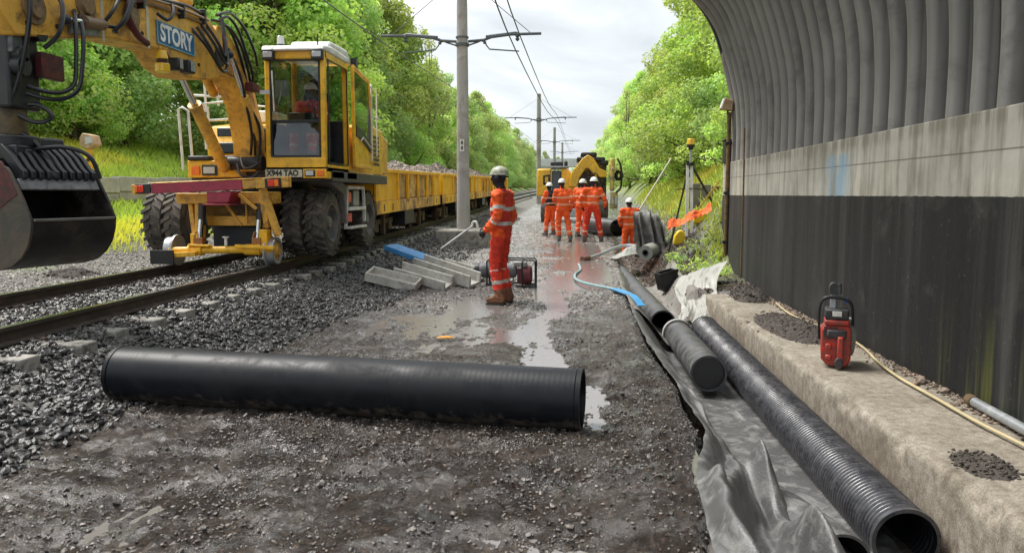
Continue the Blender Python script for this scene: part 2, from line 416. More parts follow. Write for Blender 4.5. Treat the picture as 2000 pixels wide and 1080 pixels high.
ys = np.concatenate([np.linspace(-30, 2.2, 12), np.geomspace(2.35, 60, 560), np.geomspace(61, 900, 60)])
X, Y = np.meshgrid(xs, ys, indexing='ij'); Z = gz(X, Y)
nx, ny = X.shape
V = np.stack([X, Y, Z], -1).reshape(-1, 3)
I = np.arange(nx*ny).reshape(nx, ny)
F = np.stack([I[:-1, :-1], I[1:, :-1], I[1:, 1:], I[:-1, 1:]], -1).reshape(-1, 4)
gn = .5*(fbm(X*.9, Y*.9, 77, 4)-.5)
grass = np.clip(sm((-9.0-X+gn*5)/1.0)+np.where(Y > 12.6, sm((X-toer(Y)-.45+gn*1.6)/.5)*sm((bankw(X, Y)-.03)*4+.25), 0), 0, 1)
grass = np.maximum(grass, sm((-7.6-X)/.8)*sm((Y-22)/6))
gravel = sm((toe(Y)+.15-X)/.5)*(1-grass)
trench = sm((X-.85)/.35)*(1-grass)
zone = np.stack([grass, gravel, trench], -1).reshape(-1, 3)
m, nt, b = node_mat('ground_material')
p = gpos(nt); za = N(nt, 'ShaderNodeAttribute', attribute_name='zone'); sp = N(nt, 'ShaderNodeSeparateColor'); nt.links.new(za.outputs['Color'], sp.inputs[0])
na = noise_node(nt, 2.2, 8, .65, p); nb = noise_node(nt, 38, 6, .75, p); nc = noise_node(nt, 140, 3, .7, p)
mud = ramp(nt, na.outputs[0], [(.33, (.018, .010, .006)), (.50, (.040, .025, .016)), (.66, (.078, .055, .040))]).outputs[0]
mud2 = ramp(nt, nb.outputs[0], [(.36, (.35, .33, .31)), (.52, (1, 1, 1)), (.68, (3.2, 3.1, 3.0))]).outputs[0]
mud = mix(nt, 1, mud, mud2, 'MULTIPLY')
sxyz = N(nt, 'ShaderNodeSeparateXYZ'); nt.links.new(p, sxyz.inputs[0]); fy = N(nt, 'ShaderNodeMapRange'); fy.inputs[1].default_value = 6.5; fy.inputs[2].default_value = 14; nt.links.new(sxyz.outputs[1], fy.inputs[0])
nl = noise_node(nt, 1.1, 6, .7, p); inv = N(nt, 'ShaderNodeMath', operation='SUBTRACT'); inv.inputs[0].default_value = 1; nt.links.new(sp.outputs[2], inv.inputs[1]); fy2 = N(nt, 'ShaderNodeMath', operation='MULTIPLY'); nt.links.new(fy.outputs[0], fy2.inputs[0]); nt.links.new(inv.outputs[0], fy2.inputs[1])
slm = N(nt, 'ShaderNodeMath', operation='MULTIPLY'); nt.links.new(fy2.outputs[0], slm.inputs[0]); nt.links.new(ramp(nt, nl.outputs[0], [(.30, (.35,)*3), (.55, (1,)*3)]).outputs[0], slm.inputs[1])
sky_lit_mud = ramp(nt, nb.outputs[0], [(.38, (.13, .115, .105)), (.50, (.33, .31, .29)), (.62, (.60, .57, .54))]).outputs[0]  # far floor coloured paler in place of open sky light on wet mud
mud = mix(nt, slm.outputs[0], mud, sky_lit_mud)
grv = ramp(nt, nb.outputs[0], [(.35, (.05, .047, .044)), (.5, (.17, .16, .145)), (.65, (.36, .34, .31))]).outputs[0]
grs = ramp(nt, nb.outputs[0], [(.35, (.10, .13, .03)), (.5, (.20, .26, .06)), (.65, (.30, .33, .11))]).outputs[0]
c = mix(nt, sp.outputs[1], mud, grv); c = mix(nt, sp.outputs[0], c, grs)
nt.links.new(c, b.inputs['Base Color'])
rr = ramp(nt, na.outputs[0], [(.40, (.12,)*3), (.62, (.34,)*3)]).outputs[0]
dry = N(nt, 'ShaderNodeMath', operation='MAXIMUM'); nt.links.new(sp.outputs[0], dry.inputs[0]); nt.links.new(sp.outputs[1], dry.inputs[1])
r2 = mix(nt, dry.outputs[0], rr, (.85, .85, .85)); nt.links.new(r2, b.inputs['Roughness'])
b.inputs['Specular IOR Level'].default_value = 1.0
ad = N(nt, 'ShaderNodeMath', operation='MULTIPLY_ADD'); ad.inputs[1].default_value = .5; nt.links.new(nc.outputs[0], ad.inputs[0]); nt.links.new(nb.outputs[0], ad.inputs[2])
bump(nt, b, ad.outputs[0], 1.0, .045)
mw = N(nt, 'ShaderNodeMapping'); mw.inputs['Scale'].default_value = (1.0, 1.6, 1); nt.links.new(p, mw.inputs[0]); nwf = noise_node(nt, 2.6, 9, .72, mw.outputs[0], .4)
wet = ramp(nt, nwf.outputs[0], [(.46, (0,)*3), (.58, (1,)*3)]); wi = N(nt, 'ShaderNodeMath', operation='SUBTRACT'); wi.inputs[0].default_value = 1; nt.links.new(dry.outputs[0], wi.inputs[1])
wm = N(nt, 'ShaderNodeMath', operation='MULTIPLY'); nt.links.new(wet.outputs[0], wm.inputs[0]); nt.links.new(wi.outputs[0], wm.inputs[1]); nt.links.new(wm.outputs[0], b.inputs['Coat Weight'])
b.inputs['Coat Roughness'].default_value = .13; b.inputs['Coat IOR'].default_value = 1.6
cb = N(nt, 'ShaderNodeBump'); cb.inputs['Strength'].default_value = .55; cb.inputs['Distance'].default_value = .02; nt.links.new(nb.outputs[0], cb.inputs['Height']); nt.links.new(cb.outputs[0], b.inputs['Coat Normal'])
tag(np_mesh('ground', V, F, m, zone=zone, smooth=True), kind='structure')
# water lying in the excavation
wx = np.linspace(-2.9, .75, 40); wy = np.concatenate([np.linspace(2.2, 12, 30), np.linspace(12.5, 34, 40)])
X, Y = np.meshgrid(wx, wy, indexing='ij'); Zw = grade(Y)-.004
I = np.arange(X.size).reshape(X.shape); F = np.stack([I[:-1, :-1], I[1:, :-1], I[1:, 1:], I[:-1, 1:]], -1).reshape(-1, 4)
m, nt, b = node_mat('muddy_water'); p = gpos(nt)
b.inputs['Base Color'].default_value = (.17, .155, .145, 1); b.inputs['Roughness'].default_value = .08; b.inputs['Specular IOR Level'].default_value = 1.0
nw = noise_node(nt, 14, 5, .65, p); bump(nt, b, nw.outputs[0], .35, .012)
tag(np_mesh('puddle_water', np.stack([X, Y, Zw], -1).reshape(-1, 3), F, m, smooth=True), kind='structure')

# ------------------------------------------------------------------ stones
def rock_variants(n, sub):
    out = []
    for k in range(n):
        bm = bmesh.new(); bmesh.ops.create_icosphere(bm, subdivisions=sub, radius=1)
        off = Vector((k*7.1, k*3.3, 1))
        sc = Vector((random.uniform(.8, 1.25), random.uniform(.7, 1.1), random.uniform(.5, .8)))
        planes = [(Vector((random.gauss(0, 1), random.gauss(0, 1), random.gauss(0, 1))).normalized(), random.uniform(.55, .85)) for _ in range(7)]
        for v in bm.verts:
            q = v.co.copy()
            for nn, dd in planes:
                e = q.dot(nn)
                if e > dd: q -= nn*(e-dd)
            q *= 1+.22*mnoise.noise(v.co*1.3+off)
            v.co = Vector((q.x*sc.x, q.y*sc.y, q.z*sc.z))
        V = np.array([v.co[:] for v in bm.verts]); F = np.array([[v.index for v in f.verts] for f in bm.faces]); bm.free(); out.append((V, F))
    return out
RV1 = rock_variants(6, 1); RV2 = rock_variants(5, 2)
def scatter_rocks(name, P, size, mat, variants, tlo=.5, thi=1.5, flat=1.0, label=None, cat='stones', warm=.06):
    Vs = []; Fs = []; Ts = []; base = 0
    which = rng.integers(0, len(variants), len(P))
    for k, (V, F) in enumerate(variants):
        sel = np.where(which == k)[0]
        if not len(sel): continue
        n = len(sel); a = rng.uniform(0, 2*np.pi, n); b_ = rng.uniform(-.6, .6, n); c_ = rng.uniform(-.6, .6, n)
        ca, sa = np.cos(a), np.sin(a); cb, sb = np.cos(b_), np.sin(b_); cc, sc = np.cos(c_), np.sin(c_)
        Rz = np.zeros((n, 3, 3)); Rz[:, 0, 0] = ca; Rz[:, 0, 1] = -sa; Rz[:, 1, 0] = sa; Rz[:, 1, 1] = ca; Rz[:, 2, 2] = 1
        Rx = np.zeros((n, 3, 3)); Rx[:, 0, 0] = 1; Rx[:, 1, 1] = cb; Rx[:, 1, 2] = -sb; Rx[:, 2, 1] = sb; Rx[:, 2, 2] = cb
        Ry = np.zeros((n, 3, 3)); Ry[:, 1, 1] = 1; Ry[:, 0, 0] = cc; Ry[:, 0, 2] = sc; Ry[:, 2, 0] = -sc; Ry[:, 2, 2] = cc
        RR = Rx @ Ry @ Rz
        W = np.einsum('nij,vj->nvi', RR, V)*size[sel][:, None, None]; W[:, :, 2] *= flat
        W += P[sel][:, None, :]
        g = rng.uniform(tlo, thi, n)**1.3; wv = rng.uniform(-warm, warm, n)
        T = np.stack([g*(1+wv), g, g*(1-wv)], -1)
        Vs.append(W.reshape(-1, 3)); Ts.append(np.repeat(T, len(V), 0))
        Fs.append((F[None]+(base+np.arange(n)*len(V))[:, None, None]).reshape(-1, 3)); base += n*len(V)
    o = np_mesh(name, np.concatenate(Vs), np.concatenate(Fs), mat, tint=np.concatenate(Ts), fm=None)
    if label: tag(o, label, cat, kind='stuff')
    return o
BALL = M('ballast_stone', (.029, .027, .026), .25, 0, (.17, .16, .15), 30, .58, .85, .3, 120, tint=True, spec=.7)
BALLP = M('pale_gravel_stone', (.34, .32, .29), .8, 0, (.2, .18, .15), 30, .5, .8, .3, 120, tint=True)
PEB = M('mud_stone', (.078, .066, .058), .22, 0, (.05, .04, .032), 40, .45, .7, .3, 150, tint=True, spec=.8)
def pts(n, x0, x1, y0, y1, ypow=1.0):
    x = rng.uniform(x0, x1, n); u = rng.uniform(0, 1, n)**ypow; y = y0+(y1-y0)*u; return x, y
# dark ballast shoulder, near
x, y = pts(23000, -4.15, -2.4, 3.0, 14.5); k = x < toe(y)+.12+rng.normal(0, .10, len(x)); x, y = x[k], y[k]
x2, y2 = pts(9000, -4.1, -2.2, 14, 36); k = x2 < toe(y2)+.1+rng.normal(0, .1, len(x2)); x2, y2 = x2[k], y2[k]
x = np.concatenate([x, x2]); y = np.concatenate([y, y2])
s = rng.uniform(.017, .042, len(x)); P = np.stack([x, y, gz(x, y)+s*.35], -1)
SL0 = 4.15
def onsl(y): q = np.mod(y-SL0+.30, .60)-.30; return np.abs(q) < .13
k = ~((x < -3.90) & (onsl(y) | (x < -4.2))); x, y, s = x[k], y[k], s[k]; P = P[k]
scatter_rocks('ballast_shoulder', P, s, BALL, RV1, .3, 2.1, label='dark wet broken stone ballast heaped on the shoulder beside the near rail', cat='ballast')
# ballast between and outside the rails
x, y = pts(31000, -7.4, -4.0, 4.5, 26, 1.25); k = ~((x > -4.13) & onsl(y)); x, y = x[k], y[k]
P = np.stack([x, y, np.where(((x < -4.6) & (x > -5.95)) | ((x > -4.44) & (x < -4.1)), .297, .268)+grade(y)+rng.uniform(-.03, .012, len(x))+np.where(x < -6.8, -.04, 0)], -1); s = rng.uniform(.018, .036, len(x))
scatter_rocks('track_ballast', P, s, BALL, RV1, .6, 3.4, label='grey stone ballast filling the track between the sleepers', cat='ballast')
x, y = pts(12000, -10.2, -7.0, 6.5, 26, 1.1); s = rng.uniform(.014, .032, len(x)); P = np.stack([x, y, gz(x, y)+s*.3], -1)
scatter_rocks('pale_gravel', P, s, BALLP, RV1, .55, 1.6, label='pale dry gravel strip beyond the far rail beside the grass', cat='gravel')
# stones trodden into the wet floor
x, y = pts(42000, -3.2, .95, 2.5, 16, 1.35); dn = fbm(x*1.1, y*.9, 91, 3); k = rng.uniform(0, 1, len(x)) < sm((dn-.30)*4)+.12; x, y = x[k], y[k]
s = rng.uniform(.005, .0145, len(x))*np.where(rng.uniform(0, 1, len(x)) < .03, 1.9, 1); P = np.stack([x, y, gz(x, y)+s*.15], -1)
scatter_rocks('floor_stones', P, s, PEB, RV1, .25, 2.2, flat=.75, label='small wet stones trodden into the muddy excavated floor', cat='stones')
x, y = pts(16000, -2.6, 1.6, 10, 34, 1.3); s = rng.uniform(.010, .03, len(x)); P = np.stack([x, y, gz(x, y)], -1)
scatter_rocks('distant_floor_stones', P, s, PEB, RV1, .3, 4.5, flat=.7, label='scattered wet stones on the far part of the excavated floor', cat='stones')
# bank soil rubble and rubble along the wall foot
x, y = pts(2600, 1.5, 3.0, 12.0, 24); s = rng.uniform(.008, .034, len(x))**1.0; P = np.stack([x, y, gz(x, y)+s*.2], -1)
SOIL = M('soil_clod', (.15, .115, .088), .8, 0, (.05, .038, .03), 20, .45, .7, .3, 90, tint=True)
scatter_rocks('bank_rubble', P, s, SOIL, RV1, .3, 1.3, label='loose soil and stones on the cut face of the right bank', cat='rubble')
y = rng.uniform(3, 11.7, 1500); x = 2.9-np.abs(rng.normal(0, .06, len(y)))*(.6+vnoise(y*2, y*0, 3)); s = rng.uniform(.006, .026, len(x))*(.6+.8*vnoise(y*1.5, y*0, 8)); P = np.stack([x, y, s*.4], -1)
scatter_rocks('wall_foot_rubble', P, s, SOIL, RV1, .6, 2.6, label='line of small rubble along the foot of the black wall', cat='rubble')

# ------------------------------------------------------------------ grass
def blades(name, P, h, label, w=.012):
    n = len(P); a = rng.uniform(0, 2*np.pi, n); L = h*rng.uniform(.5, 1.25, n); lean = rng.uniform(.1, .75, n)
    dx, dy = np.cos(a), np.sin(a); px, py = -dy, dx; ww = w*rng.uniform(.7, 1.5, n)
    V = np.zeros((n, 4, 3))
    V[:, 0] = P+np.stack([px*ww, py*ww, 0*ww], -1); V[:, 1] = P-np.stack([px*ww, py*ww, 0*ww], -1)
    V[:, 2] = P+np.stack([dx*lean*L*.35-px*ww*.8, dy*lean*L*.35-py*ww*.8, L*.6], -1)
    V[:, 3] = P+np.stack([dx*lean*L, dy*lean*L, L], -1)
    F = np.array([[0, 1, 2, 3]])+np.arange(n)[:, None]*4
    g = .55+.75*fbm(P[:, 0]*.9, P[:, 1]*.9, 55, 3)+rng.uniform(-.15, .2, n); yel = sm((fbm(P[:, 0]*.5, P[:, 1]*.5, 56, 3)-.42)*5)*.35
    T = np.stack([g*(1+yel), g*(1+.1*yel), g*(1-.2*yel)], -1)
    return tag(np_mesh(name, V.reshape(-1, 3), F, GRASSM, tint=np.repeat(T, 4, 0)), label, 'grass', kind='stuff')
x, y = pts(52000, -19, -9.0, 9, 34); k = (rng.uniform(0, 1, len(x)) < sm((-9.0-x+2.0*(fbm(x*.8, y*.8, 77, 3)-.5))/.8)) & ~((x > -12.1) & (x < -11.8)); x, y = x[k], y[k]
blades('left_bank_grass', np.stack([x, y, gz(x, y)-.01], -1), .22, 'long bright green grass on the left bank beyond the track')
x, y = pts(36000, 1.7, 8.5, 12.2, 40, 1.2); k = rng.uniform(0, 1, len(x)) < sm((x-toer(y)-.40+.9*(fbm(x*1.1, y*1.1, 78, 3)-.5))/.5)*sm((bankw(x, y)-.05)*4+np.clip((fbm(x*1.3, y*1.3, 79, 2)-.45)*3, 0, 1)*(y > 12.7)); k &= ~((x > 2.85) & (y < 15.1)); x, y = x[k], y[k]
blades('right_bank_grass', np.stack([x, y, gz(x, y)-.01], -1), .20, 'bright green grass covering the right bank beyond the tunnel mouth')
x, y = pts(16000, -10.5, -7.6, 24, 60); blades('trackside_grass', np.stack([x, y, gz(x, y)-.01], -1), .35, 'rough green grass strip behind the yellow wagons', .02)

# ------------------------------------------------------------------ track
RX = (-4.515, -6.02)
rail_prof = [(-.07, 0), (.07, 0), (.07, .012), (.012, .03), (.010, .105), (.036, .115), (.036, .148), (-.036, .148), (-.036, .115), (-.010, .105), (-.012, .03), (-.07, .012)]
def rail(xc, label):
    yy = [1.0]+list(np.linspace(12, 200, 60)); n = len(rail_prof); mb = MB(); vs = []; fs = []
    for q in yy:
        zz = .30+float(grade(np.array(q)))
        cx = xc + 0.0009*max(0, q-28)**2*.12
        for a, c_ in rail_prof: vs.append((cx+a, q, zz+c_))
    for i in range(len(yy)-1):
        for j in range(n): fs.append((i*n+j, i*n+(j+1) % n, (i+1)*n+(j+1) % n, (i+1)*n+j))
    mb.add(vs, fs)
    o = mb.build('rail', [RAILS, RAILH], smooth=0, fixn=True)
    for pz in o.data.polygons:
        js = {v % n for v in pz.vertices}
        if js == {6, 7}: pz.material_index = 1
    return tag(o, label, 'rail')
rail(RX[0], 'steel rail nearest the excavated floor with bright worn head'); rail(RX[1], 'steel rail on the far side of the track beside pale gravel')
sl_lab = 'concrete railway sleeper laid across under the two rails'
mb = MB(); mb.yz([(-.13, .05), (.13, .05), (.105, .29), (-.105, .29)], -1.26, 1.29)
sleeper = tag(mb.build('sleeper', SLEEP, bevel=.012), sl_lab, 'sleeper', 'concrete sleepers under the track')
for sx in (-.7525, .7525):
    for dd in (-1, 1):
        mb = MB(); mb.tube([(sx+dd*.055, -.05, .315), (sx+dd*.13, -.05, .31), (sx+dd*.15, 0, .32), (sx+dd*.13, .05, .31), (sx+dd*.055, .05, .315)], .011, 6, 3)
        cl = mb.build('rail_clip', RAILS, sleeper)
spos = np.arange(4.15, 75, .60)
for i, q in enumerate(spos):
    if i == 0: o = sleeper
    elif q < 16: o = copy_tree(sleeper)
    else: o = sleeper.copy(); COL.objects.link(o)
    o.location = (-5.2675+.05*random.uniform(-1, 1) + .000108*max(0, q-28)**2, q, float(grade(np.array(q)))+random.uniform(-.004, .004)); o.rotation_euler.z = random.uniform(-.012, .012)

# ------------------------------------------------------------------ tunnel
arch = [(3.03, 2.02), (3.03, 2.6), (2.99, 3.12), (2.90, 3.55), (2.78, 3.95), (2.60, 4.42), (2.34, 4.80), (1.98, 5.10), (1.45, 5.38), (.7, 5.62), (-.4, 5.80), (-1.6, 5.90), (-2.7, 5.93)]
arch = arch[:-3]
A = catmull([Vector((a, 0, b)) for a, b in arch], 5)
A = np.array([[p.x, p.z] for p in A]); nA = len(A)
tg = np.gradient(A, axis=0); tg /= np.linalg.norm(tg, axis=1)[:, None]; nrm = np.stack([tg[:, 1], -tg[:, 0]], -1)   # outward
if nrm[0, 0] < 0: nrm = -nrm
nY = 14*56
yend = 14.6-(3.03-A[:, 0])*.46          # skewed mouth
ystart = np.full(nA, 1.0)
vv = np.linspace(0, 1, nY)
YY = ystart[:, None]+(yend-ystart)[:, None]*vv[None]
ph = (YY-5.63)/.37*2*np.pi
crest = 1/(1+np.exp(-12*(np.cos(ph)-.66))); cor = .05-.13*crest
XX = A[:, 0][:, None]+nrm[:, 0][:, None]*cor; ZZ = A[:, 1][:, None]+nrm[:, 1][:, None]*cor
V = np.stack([XX, YY, ZZ], -1).reshape(-1, 3); I = np.arange(nA*nY).reshape(nA, nY)
F = np.stack([I[:-1, :-1], I[1:, :-1], I[1:, 1:], I[:-1, 1:]], -1).reshape(-1, 4)
tun = thing('railway_tunnel', 'arched tunnel of dark corrugated steel plates standing on concrete walls', 'tunnel', (2.9, 8, 0))
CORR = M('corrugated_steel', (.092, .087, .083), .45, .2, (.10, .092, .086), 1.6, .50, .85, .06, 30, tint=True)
lin = np_mesh('lining', V, F, CORR, parent=tun, smooth=True, tint=np.repeat((.85+2.6*crest).reshape(-1, 1), 3, 1))  # crests tinted lighter: the thin lit rib edges put into the colour
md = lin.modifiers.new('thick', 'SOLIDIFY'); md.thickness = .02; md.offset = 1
# collar at the mouth and a mass of soil above the ring
mb = MB()
for i in range(nA-1):
    a0, a1 = i, i+1
    def pp(k, off, dy): return (A[k, 0]+nrm[k, 0]*off, yend[k]+dy, A[k, 1]+nrm[k, 1]*off)
    q = [pp(a0, -.07, .0), pp(a1, -.07, .0), pp(a1, .16, .0), pp(a0, .16, .0), pp(a0, -.07, .07), pp(a1, -.07, .07), pp(a1, .16, .07), pp(a0, .16, .07)]
    mb.add(q, [(0, 1, 2, 3), (7, 6, 5, 4), (0, 4, 5, 1), (2, 6, 7, 3)])
mb.build('mouth_collar', M('collar_steel', (.10, .105, .115), .5, .3), tun, smooth=0)
# abutment wall with painted black lower band
m, nt, b = node_mat('abutment_concrete'); p = gpos(nt); sx = N(nt, 'ShaderNodeSeparateXYZ'); nt.links.new(p, sx.inputs[0])
n0 = noise_node(nt, 1.3, 8, .6, p); pale = ramp(nt, n0.outputs[0], [(.30, (.27, .258, .225)), (.5, (.40, .385, .335)), (.68, (.50, .48, .425))]).outputs[0]
mps = N(nt, 'ShaderNodeMapping'); mps.inputs['Scale'].default_value = (1, 1.0, .10); nt.links.new(p, mps.inputs[0])
n2 = noise_node(nt, 5.5, 6, .65, mps.outputs[0]); drip = ramp(nt, n2.outputs[0], [(.45, (1, 1, 1)), (.62, (.62, .60, .56))]).outputs[0]; pale = mix(nt, 1, pale, drip, 'MULTIPLY')
# stain under the top edge, joint line
def band(z0, z1, soft=.01):
    a = N(nt, 'ShaderNodeMapRange'); a.interpolation_type = 'SMOOTHSTEP'; a.inputs[1].default_value = z0-soft; a.inputs[2].default_value = z0+soft; nt.links.new(sx.outputs[2], a.inputs[0])
    c_ = N(nt, 'ShaderNodeMapRange'); c_.interpolation_type = 'SMOOTHSTEP'; c_.inputs[1].default_value = z1-soft; c_.inputs[2].default_value = z1+soft; c_.inputs[3].default_value = 1; c_.inputs[4].default_value = 0; nt.links.new(sx.outputs[2], c_.inputs[0])
    mm = N(nt, 'ShaderNodeMath', operation='MULTIPLY'); nt.links.new(a.outputs[0], mm.inputs[0]); nt.links.new(c_.outputs[0], mm.inputs[1]); return mm.outputs[0]
def mul(a, b_):
    mm = N(nt, 'ShaderNodeMath', operation='MULTIPLY')
    for i_, q in enumerate((a, b_)):
        if isinstance(q, (int, float)): mm.inputs[i_].default_value = q
        else: nt.links.new(q, mm.inputs[i_])
    return mm.outputs[0]
pale = mix(nt, mul(band(1.796, 1.808, .003), .75), pale, (.10, .09, .075))
pale = mix(nt, mul(band(1.98, 2.3, .05), ramp(nt, n2.outputs[0], [(.4, (0,)*3), (.55, (.8,)*3)]).outputs[0]), pale, (.20, .18, .145))
# blue spray paint, broken vertical strokes
ny_ = N(nt, 'ShaderNodeMapping'); ny_.inputs['Scale'].default_value = (1, 3.6, .9); nt.links.new(p, ny_.inputs[0]); n3 = noise_node(nt, 1.5, 3, .6, ny_.outputs[0], .6)
blm = ramp(nt, n3.outputs[0], [(.42, (0,)*3), (.60, (.62,)*3)]).outputs[0]
yb = N(nt, 'ShaderNodeMapRange'); yb.inputs[1].default_value = 8.2; yb.inputs[2].default_value = 8.6; nt.links.new(sx.outputs[1], yb.inputs[0])
yc = N(nt, 'ShaderNodeMapRange'); yc.inputs[1].default_value = 9.0; yc.inputs[2].default_value = 9.35; yc.inputs[3].default_value = 1; yc.inputs[4].default_value = 0; nt.links.new(sx.outputs[1], yc.inputs[0])
pale = mix(nt, mul(mul(mul(yb.outputs[0], yc.outputs[0]), blm), band(1.46, 1.93, .03)), pale, (.16, .33, .48))
mpk = N(nt, 'ShaderNodeMapping'); mpk.inputs['Scale'].default_value = (1, 1.0, .035); nt.links.new(p, mpk.inputs[0]); n4 = noise_node(nt, 2.4, 6, .72, mpk.outputs[0])
blk = ramp(nt, n4.outputs[0], [(.38, (.008, .008, .009)), (.52, (.014, .014, .015)), (.62, (.030, .030, .030)), (.74, (.075, .073, .071))]).outputs[0]
fyw = N(nt, 'ShaderNodeMapRange'); fyw.inputs[1].default_value = 6; fyw.inputs[2].default_value = 14; fyw.inputs[3].default_value = 0; fyw.inputs[4].default_value = .55; nt.links.new(sx.outputs[1], fyw.inputs[0])
npt = noise_node(nt, 1.7, 6, .65, p, .5); blk = mix(nt, ramp(nt, npt.outputs[0], [(.56, (0,)*3), (.72, (.45,)*3)]).outputs[0], blk, (.075, .072, .066))
blk = mix(nt, fyw.outputs[0], blk, ramp(nt, n4.outputs[0], [(.36, (.04, .04, .042)), (.60, (.085, .084, .083)), (.72, (.14, .137, .134))]).outputs[0])
n5 = noise_node(nt, 24, 5, .7, p); blk = mix(nt, ramp(nt, n5.outputs[0], [(.62, (0,)*3), (.74, (.5,)*3)]).outputs[0], blk, (.14, .13, .12))
alg = N(nt, 'ShaderNodeMapRange'); alg.inputs[1].default_value = .75; alg.inputs[2].default_value = .0; alg.inputs[3].default_value = 0; alg.inputs[4].default_value = 1; nt.links.new(sx.outputs[2], alg.inputs[0])
aly = N(nt, 'ShaderNodeMapRange'); aly.inputs[1].default_value = 7.2; aly.inputs[2].default_value = 4.8; aly.inputs[3].default_value = 0; aly.inputs[4].default_value = 1; nt.links.new(sx.outputs[1], aly.inputs[0])
nal = noise_node(nt, 7, 5, .7, mpk.outputs[0]); blk = mix(nt, mul(mul(alg.outputs[0], aly.outputs[0]), ramp(nt, nal.outputs[0], [(.50, (0,)*3), (.66, (.8,)*3)]).outputs[0]), blk, (.14, .15, .03))
edge = noise_node(nt, 10, 3, .5, p); ez = N(nt, 'ShaderNodeMath', operation='MULTIPLY_ADD'); ez.inputs[1].default_value = .02; nt.links.new(edge.outputs[0], ez.inputs[0]); nt.links.new(sx.outputs[2], ez.inputs[2])
isb = N(nt, 'ShaderNodeMath', operation='LESS_THAN'); isb.inputs[1].default_value = 1.495; nt.links.new(ez.outputs[0], isb.inputs[0])
c = mix(nt, isb.outputs[0], pale, blk); nt.links.new(c, b.inputs['Base Color'])
b.inputs['Specular IOR Level'].default_value = .3; rr = mix(nt, isb.outputs[0], (.85,)*3, (.62,)*3); nt.links.new(rr, b.inputs['Roughness']); bump(nt, b, n5.outputs[0], .25, .01)
WALLM = m
for nm_, y0, y1 in (('abutment_wall', 1.2, 15.1),):
    mb = MB(); mb.box(2.90, 3.7, y0, y1, -.8, 2.09); wl = mb.build('abutment_wall', WALLM, tun, bevel=.012)
# box on the wall end, conduit, small pipe, floodlight
mb = MB(); mb.box(2.87, 3.10, 14.75, 15.05, 2.09, 2.50); mb.box(2.85, 3.12, 14.73, 15.07, 2.50, 2.53); o = mb.build('junction_box', DARK, bevel=.01); tag(o, 'black equipment box standing on the end of the concrete wall', 'equipment box')
RUST = M('rusty_conduit', (.20, .12, .045), .7, .1, (.07, .05, .035), 9, .45, .65)
t = thing('conduit_post', 'brown vertical conduit post fixed to the wall end under the site floodlight', 'post', (2.86, 14.45, 0))
mb = MB(); mb.cyl((2.86, 14.45, .05), (2.86, 14.45, 2.98), .038, n=12); mb.build('post', RUST, t)
mb = MB(); [mb.box(2.80, 2.92, 14.41, 14.49, z, z+.05) for z in (.6, 1.5, 2.4)]; mb.build('bracket', DARK, t)
LAMPH = M('lamp_housing', (.55, .38, .22), .6, 0, (.3, .2, .12), 9)
def floodlight(loc, label, rz):
    t = thing('floodlight', label, 'floodlight', loc, rz)
    mb = MB(); mb.T = Matrix.Rotation(R(-18), 4, 'Y'); mb.prism([(-.09, -.07), (.11, -.10), (.11, .11), (-.05, .09)], (0, -.10, .0), (1, 0, 0), (0, 0, 1), (0, 1, 0), .20); mb.build('housing', LAMPH, t, world=False, bevel=.012)
    mb = MB(); mb.T = Matrix.Rotation(R(-18), 4, 'Y'); mb.box(.112, .118, -.085, .085, -.085, .095); mb.build('lens', CLEARL, t, world=False)
    mb = MB(); mb.bar((0, 0, -.16), (0, 0, -.05), .03); mb.build('bracket', DARK, t, world=False)
    return t
floodlight((2.83, 14.45, 3.10), 'peach coloured site floodlight at the tunnel mouth on the brown conduit', R(180))
mb = MB(); mb.tube([(2.88, 13.2, .02), (2.88, 13.2, 1.0), (2.885, 13.25, 1.9), (2.89, 13.3, 2.6)], .012, 6, 3); tag(mb.build('wall_pipe', RUST), 'thin vertical pipe running down the wall just inside the tunnel', 'pipe')

# concrete ledge
xs_ = np.concatenate([[2.04, 2.045, 2.05, 2.055], np.linspace(2.06, 2.93, 50)]); ysl = np.linspace(.4, 11.75, 520)
prof = []
for zz in np.linspace(-.75, -.06, 16): prof.append((2.045, zz))
prof += [(2.048, -.03), (2.062, -.008)]+[(q, 0) for q in np.linspace(2.09, 2.93, 40)]
prof = np.array(prof); PX = np.repeat(prof[:, 0][:, None], len(ysl), 1); PZ = np.repeat(prof[:, 1][:, None], len(ysl), 1); PY = np.repeat(ysl[None], len(prof), 0)
er = fbm(PY*3+PZ*2, PX*3+PZ*3, 61, 5)-.5; edge = np.exp(-((PX-2.06)**2+(PZ+.01)**2)/.0035)
chip = np.clip(fbm(PY*5, PY*0+PX*2, 65, 4)-.52, 0, 1)*.35*edge
PXn = PX+np.where(PZ < -.005, er*.022, 0)+chip*.7+.008*np.sin(PY*.7)*(PX < 2.5); PZn = PZ+np.where(PZ > -.02, er*.014, 0)-chip*.7
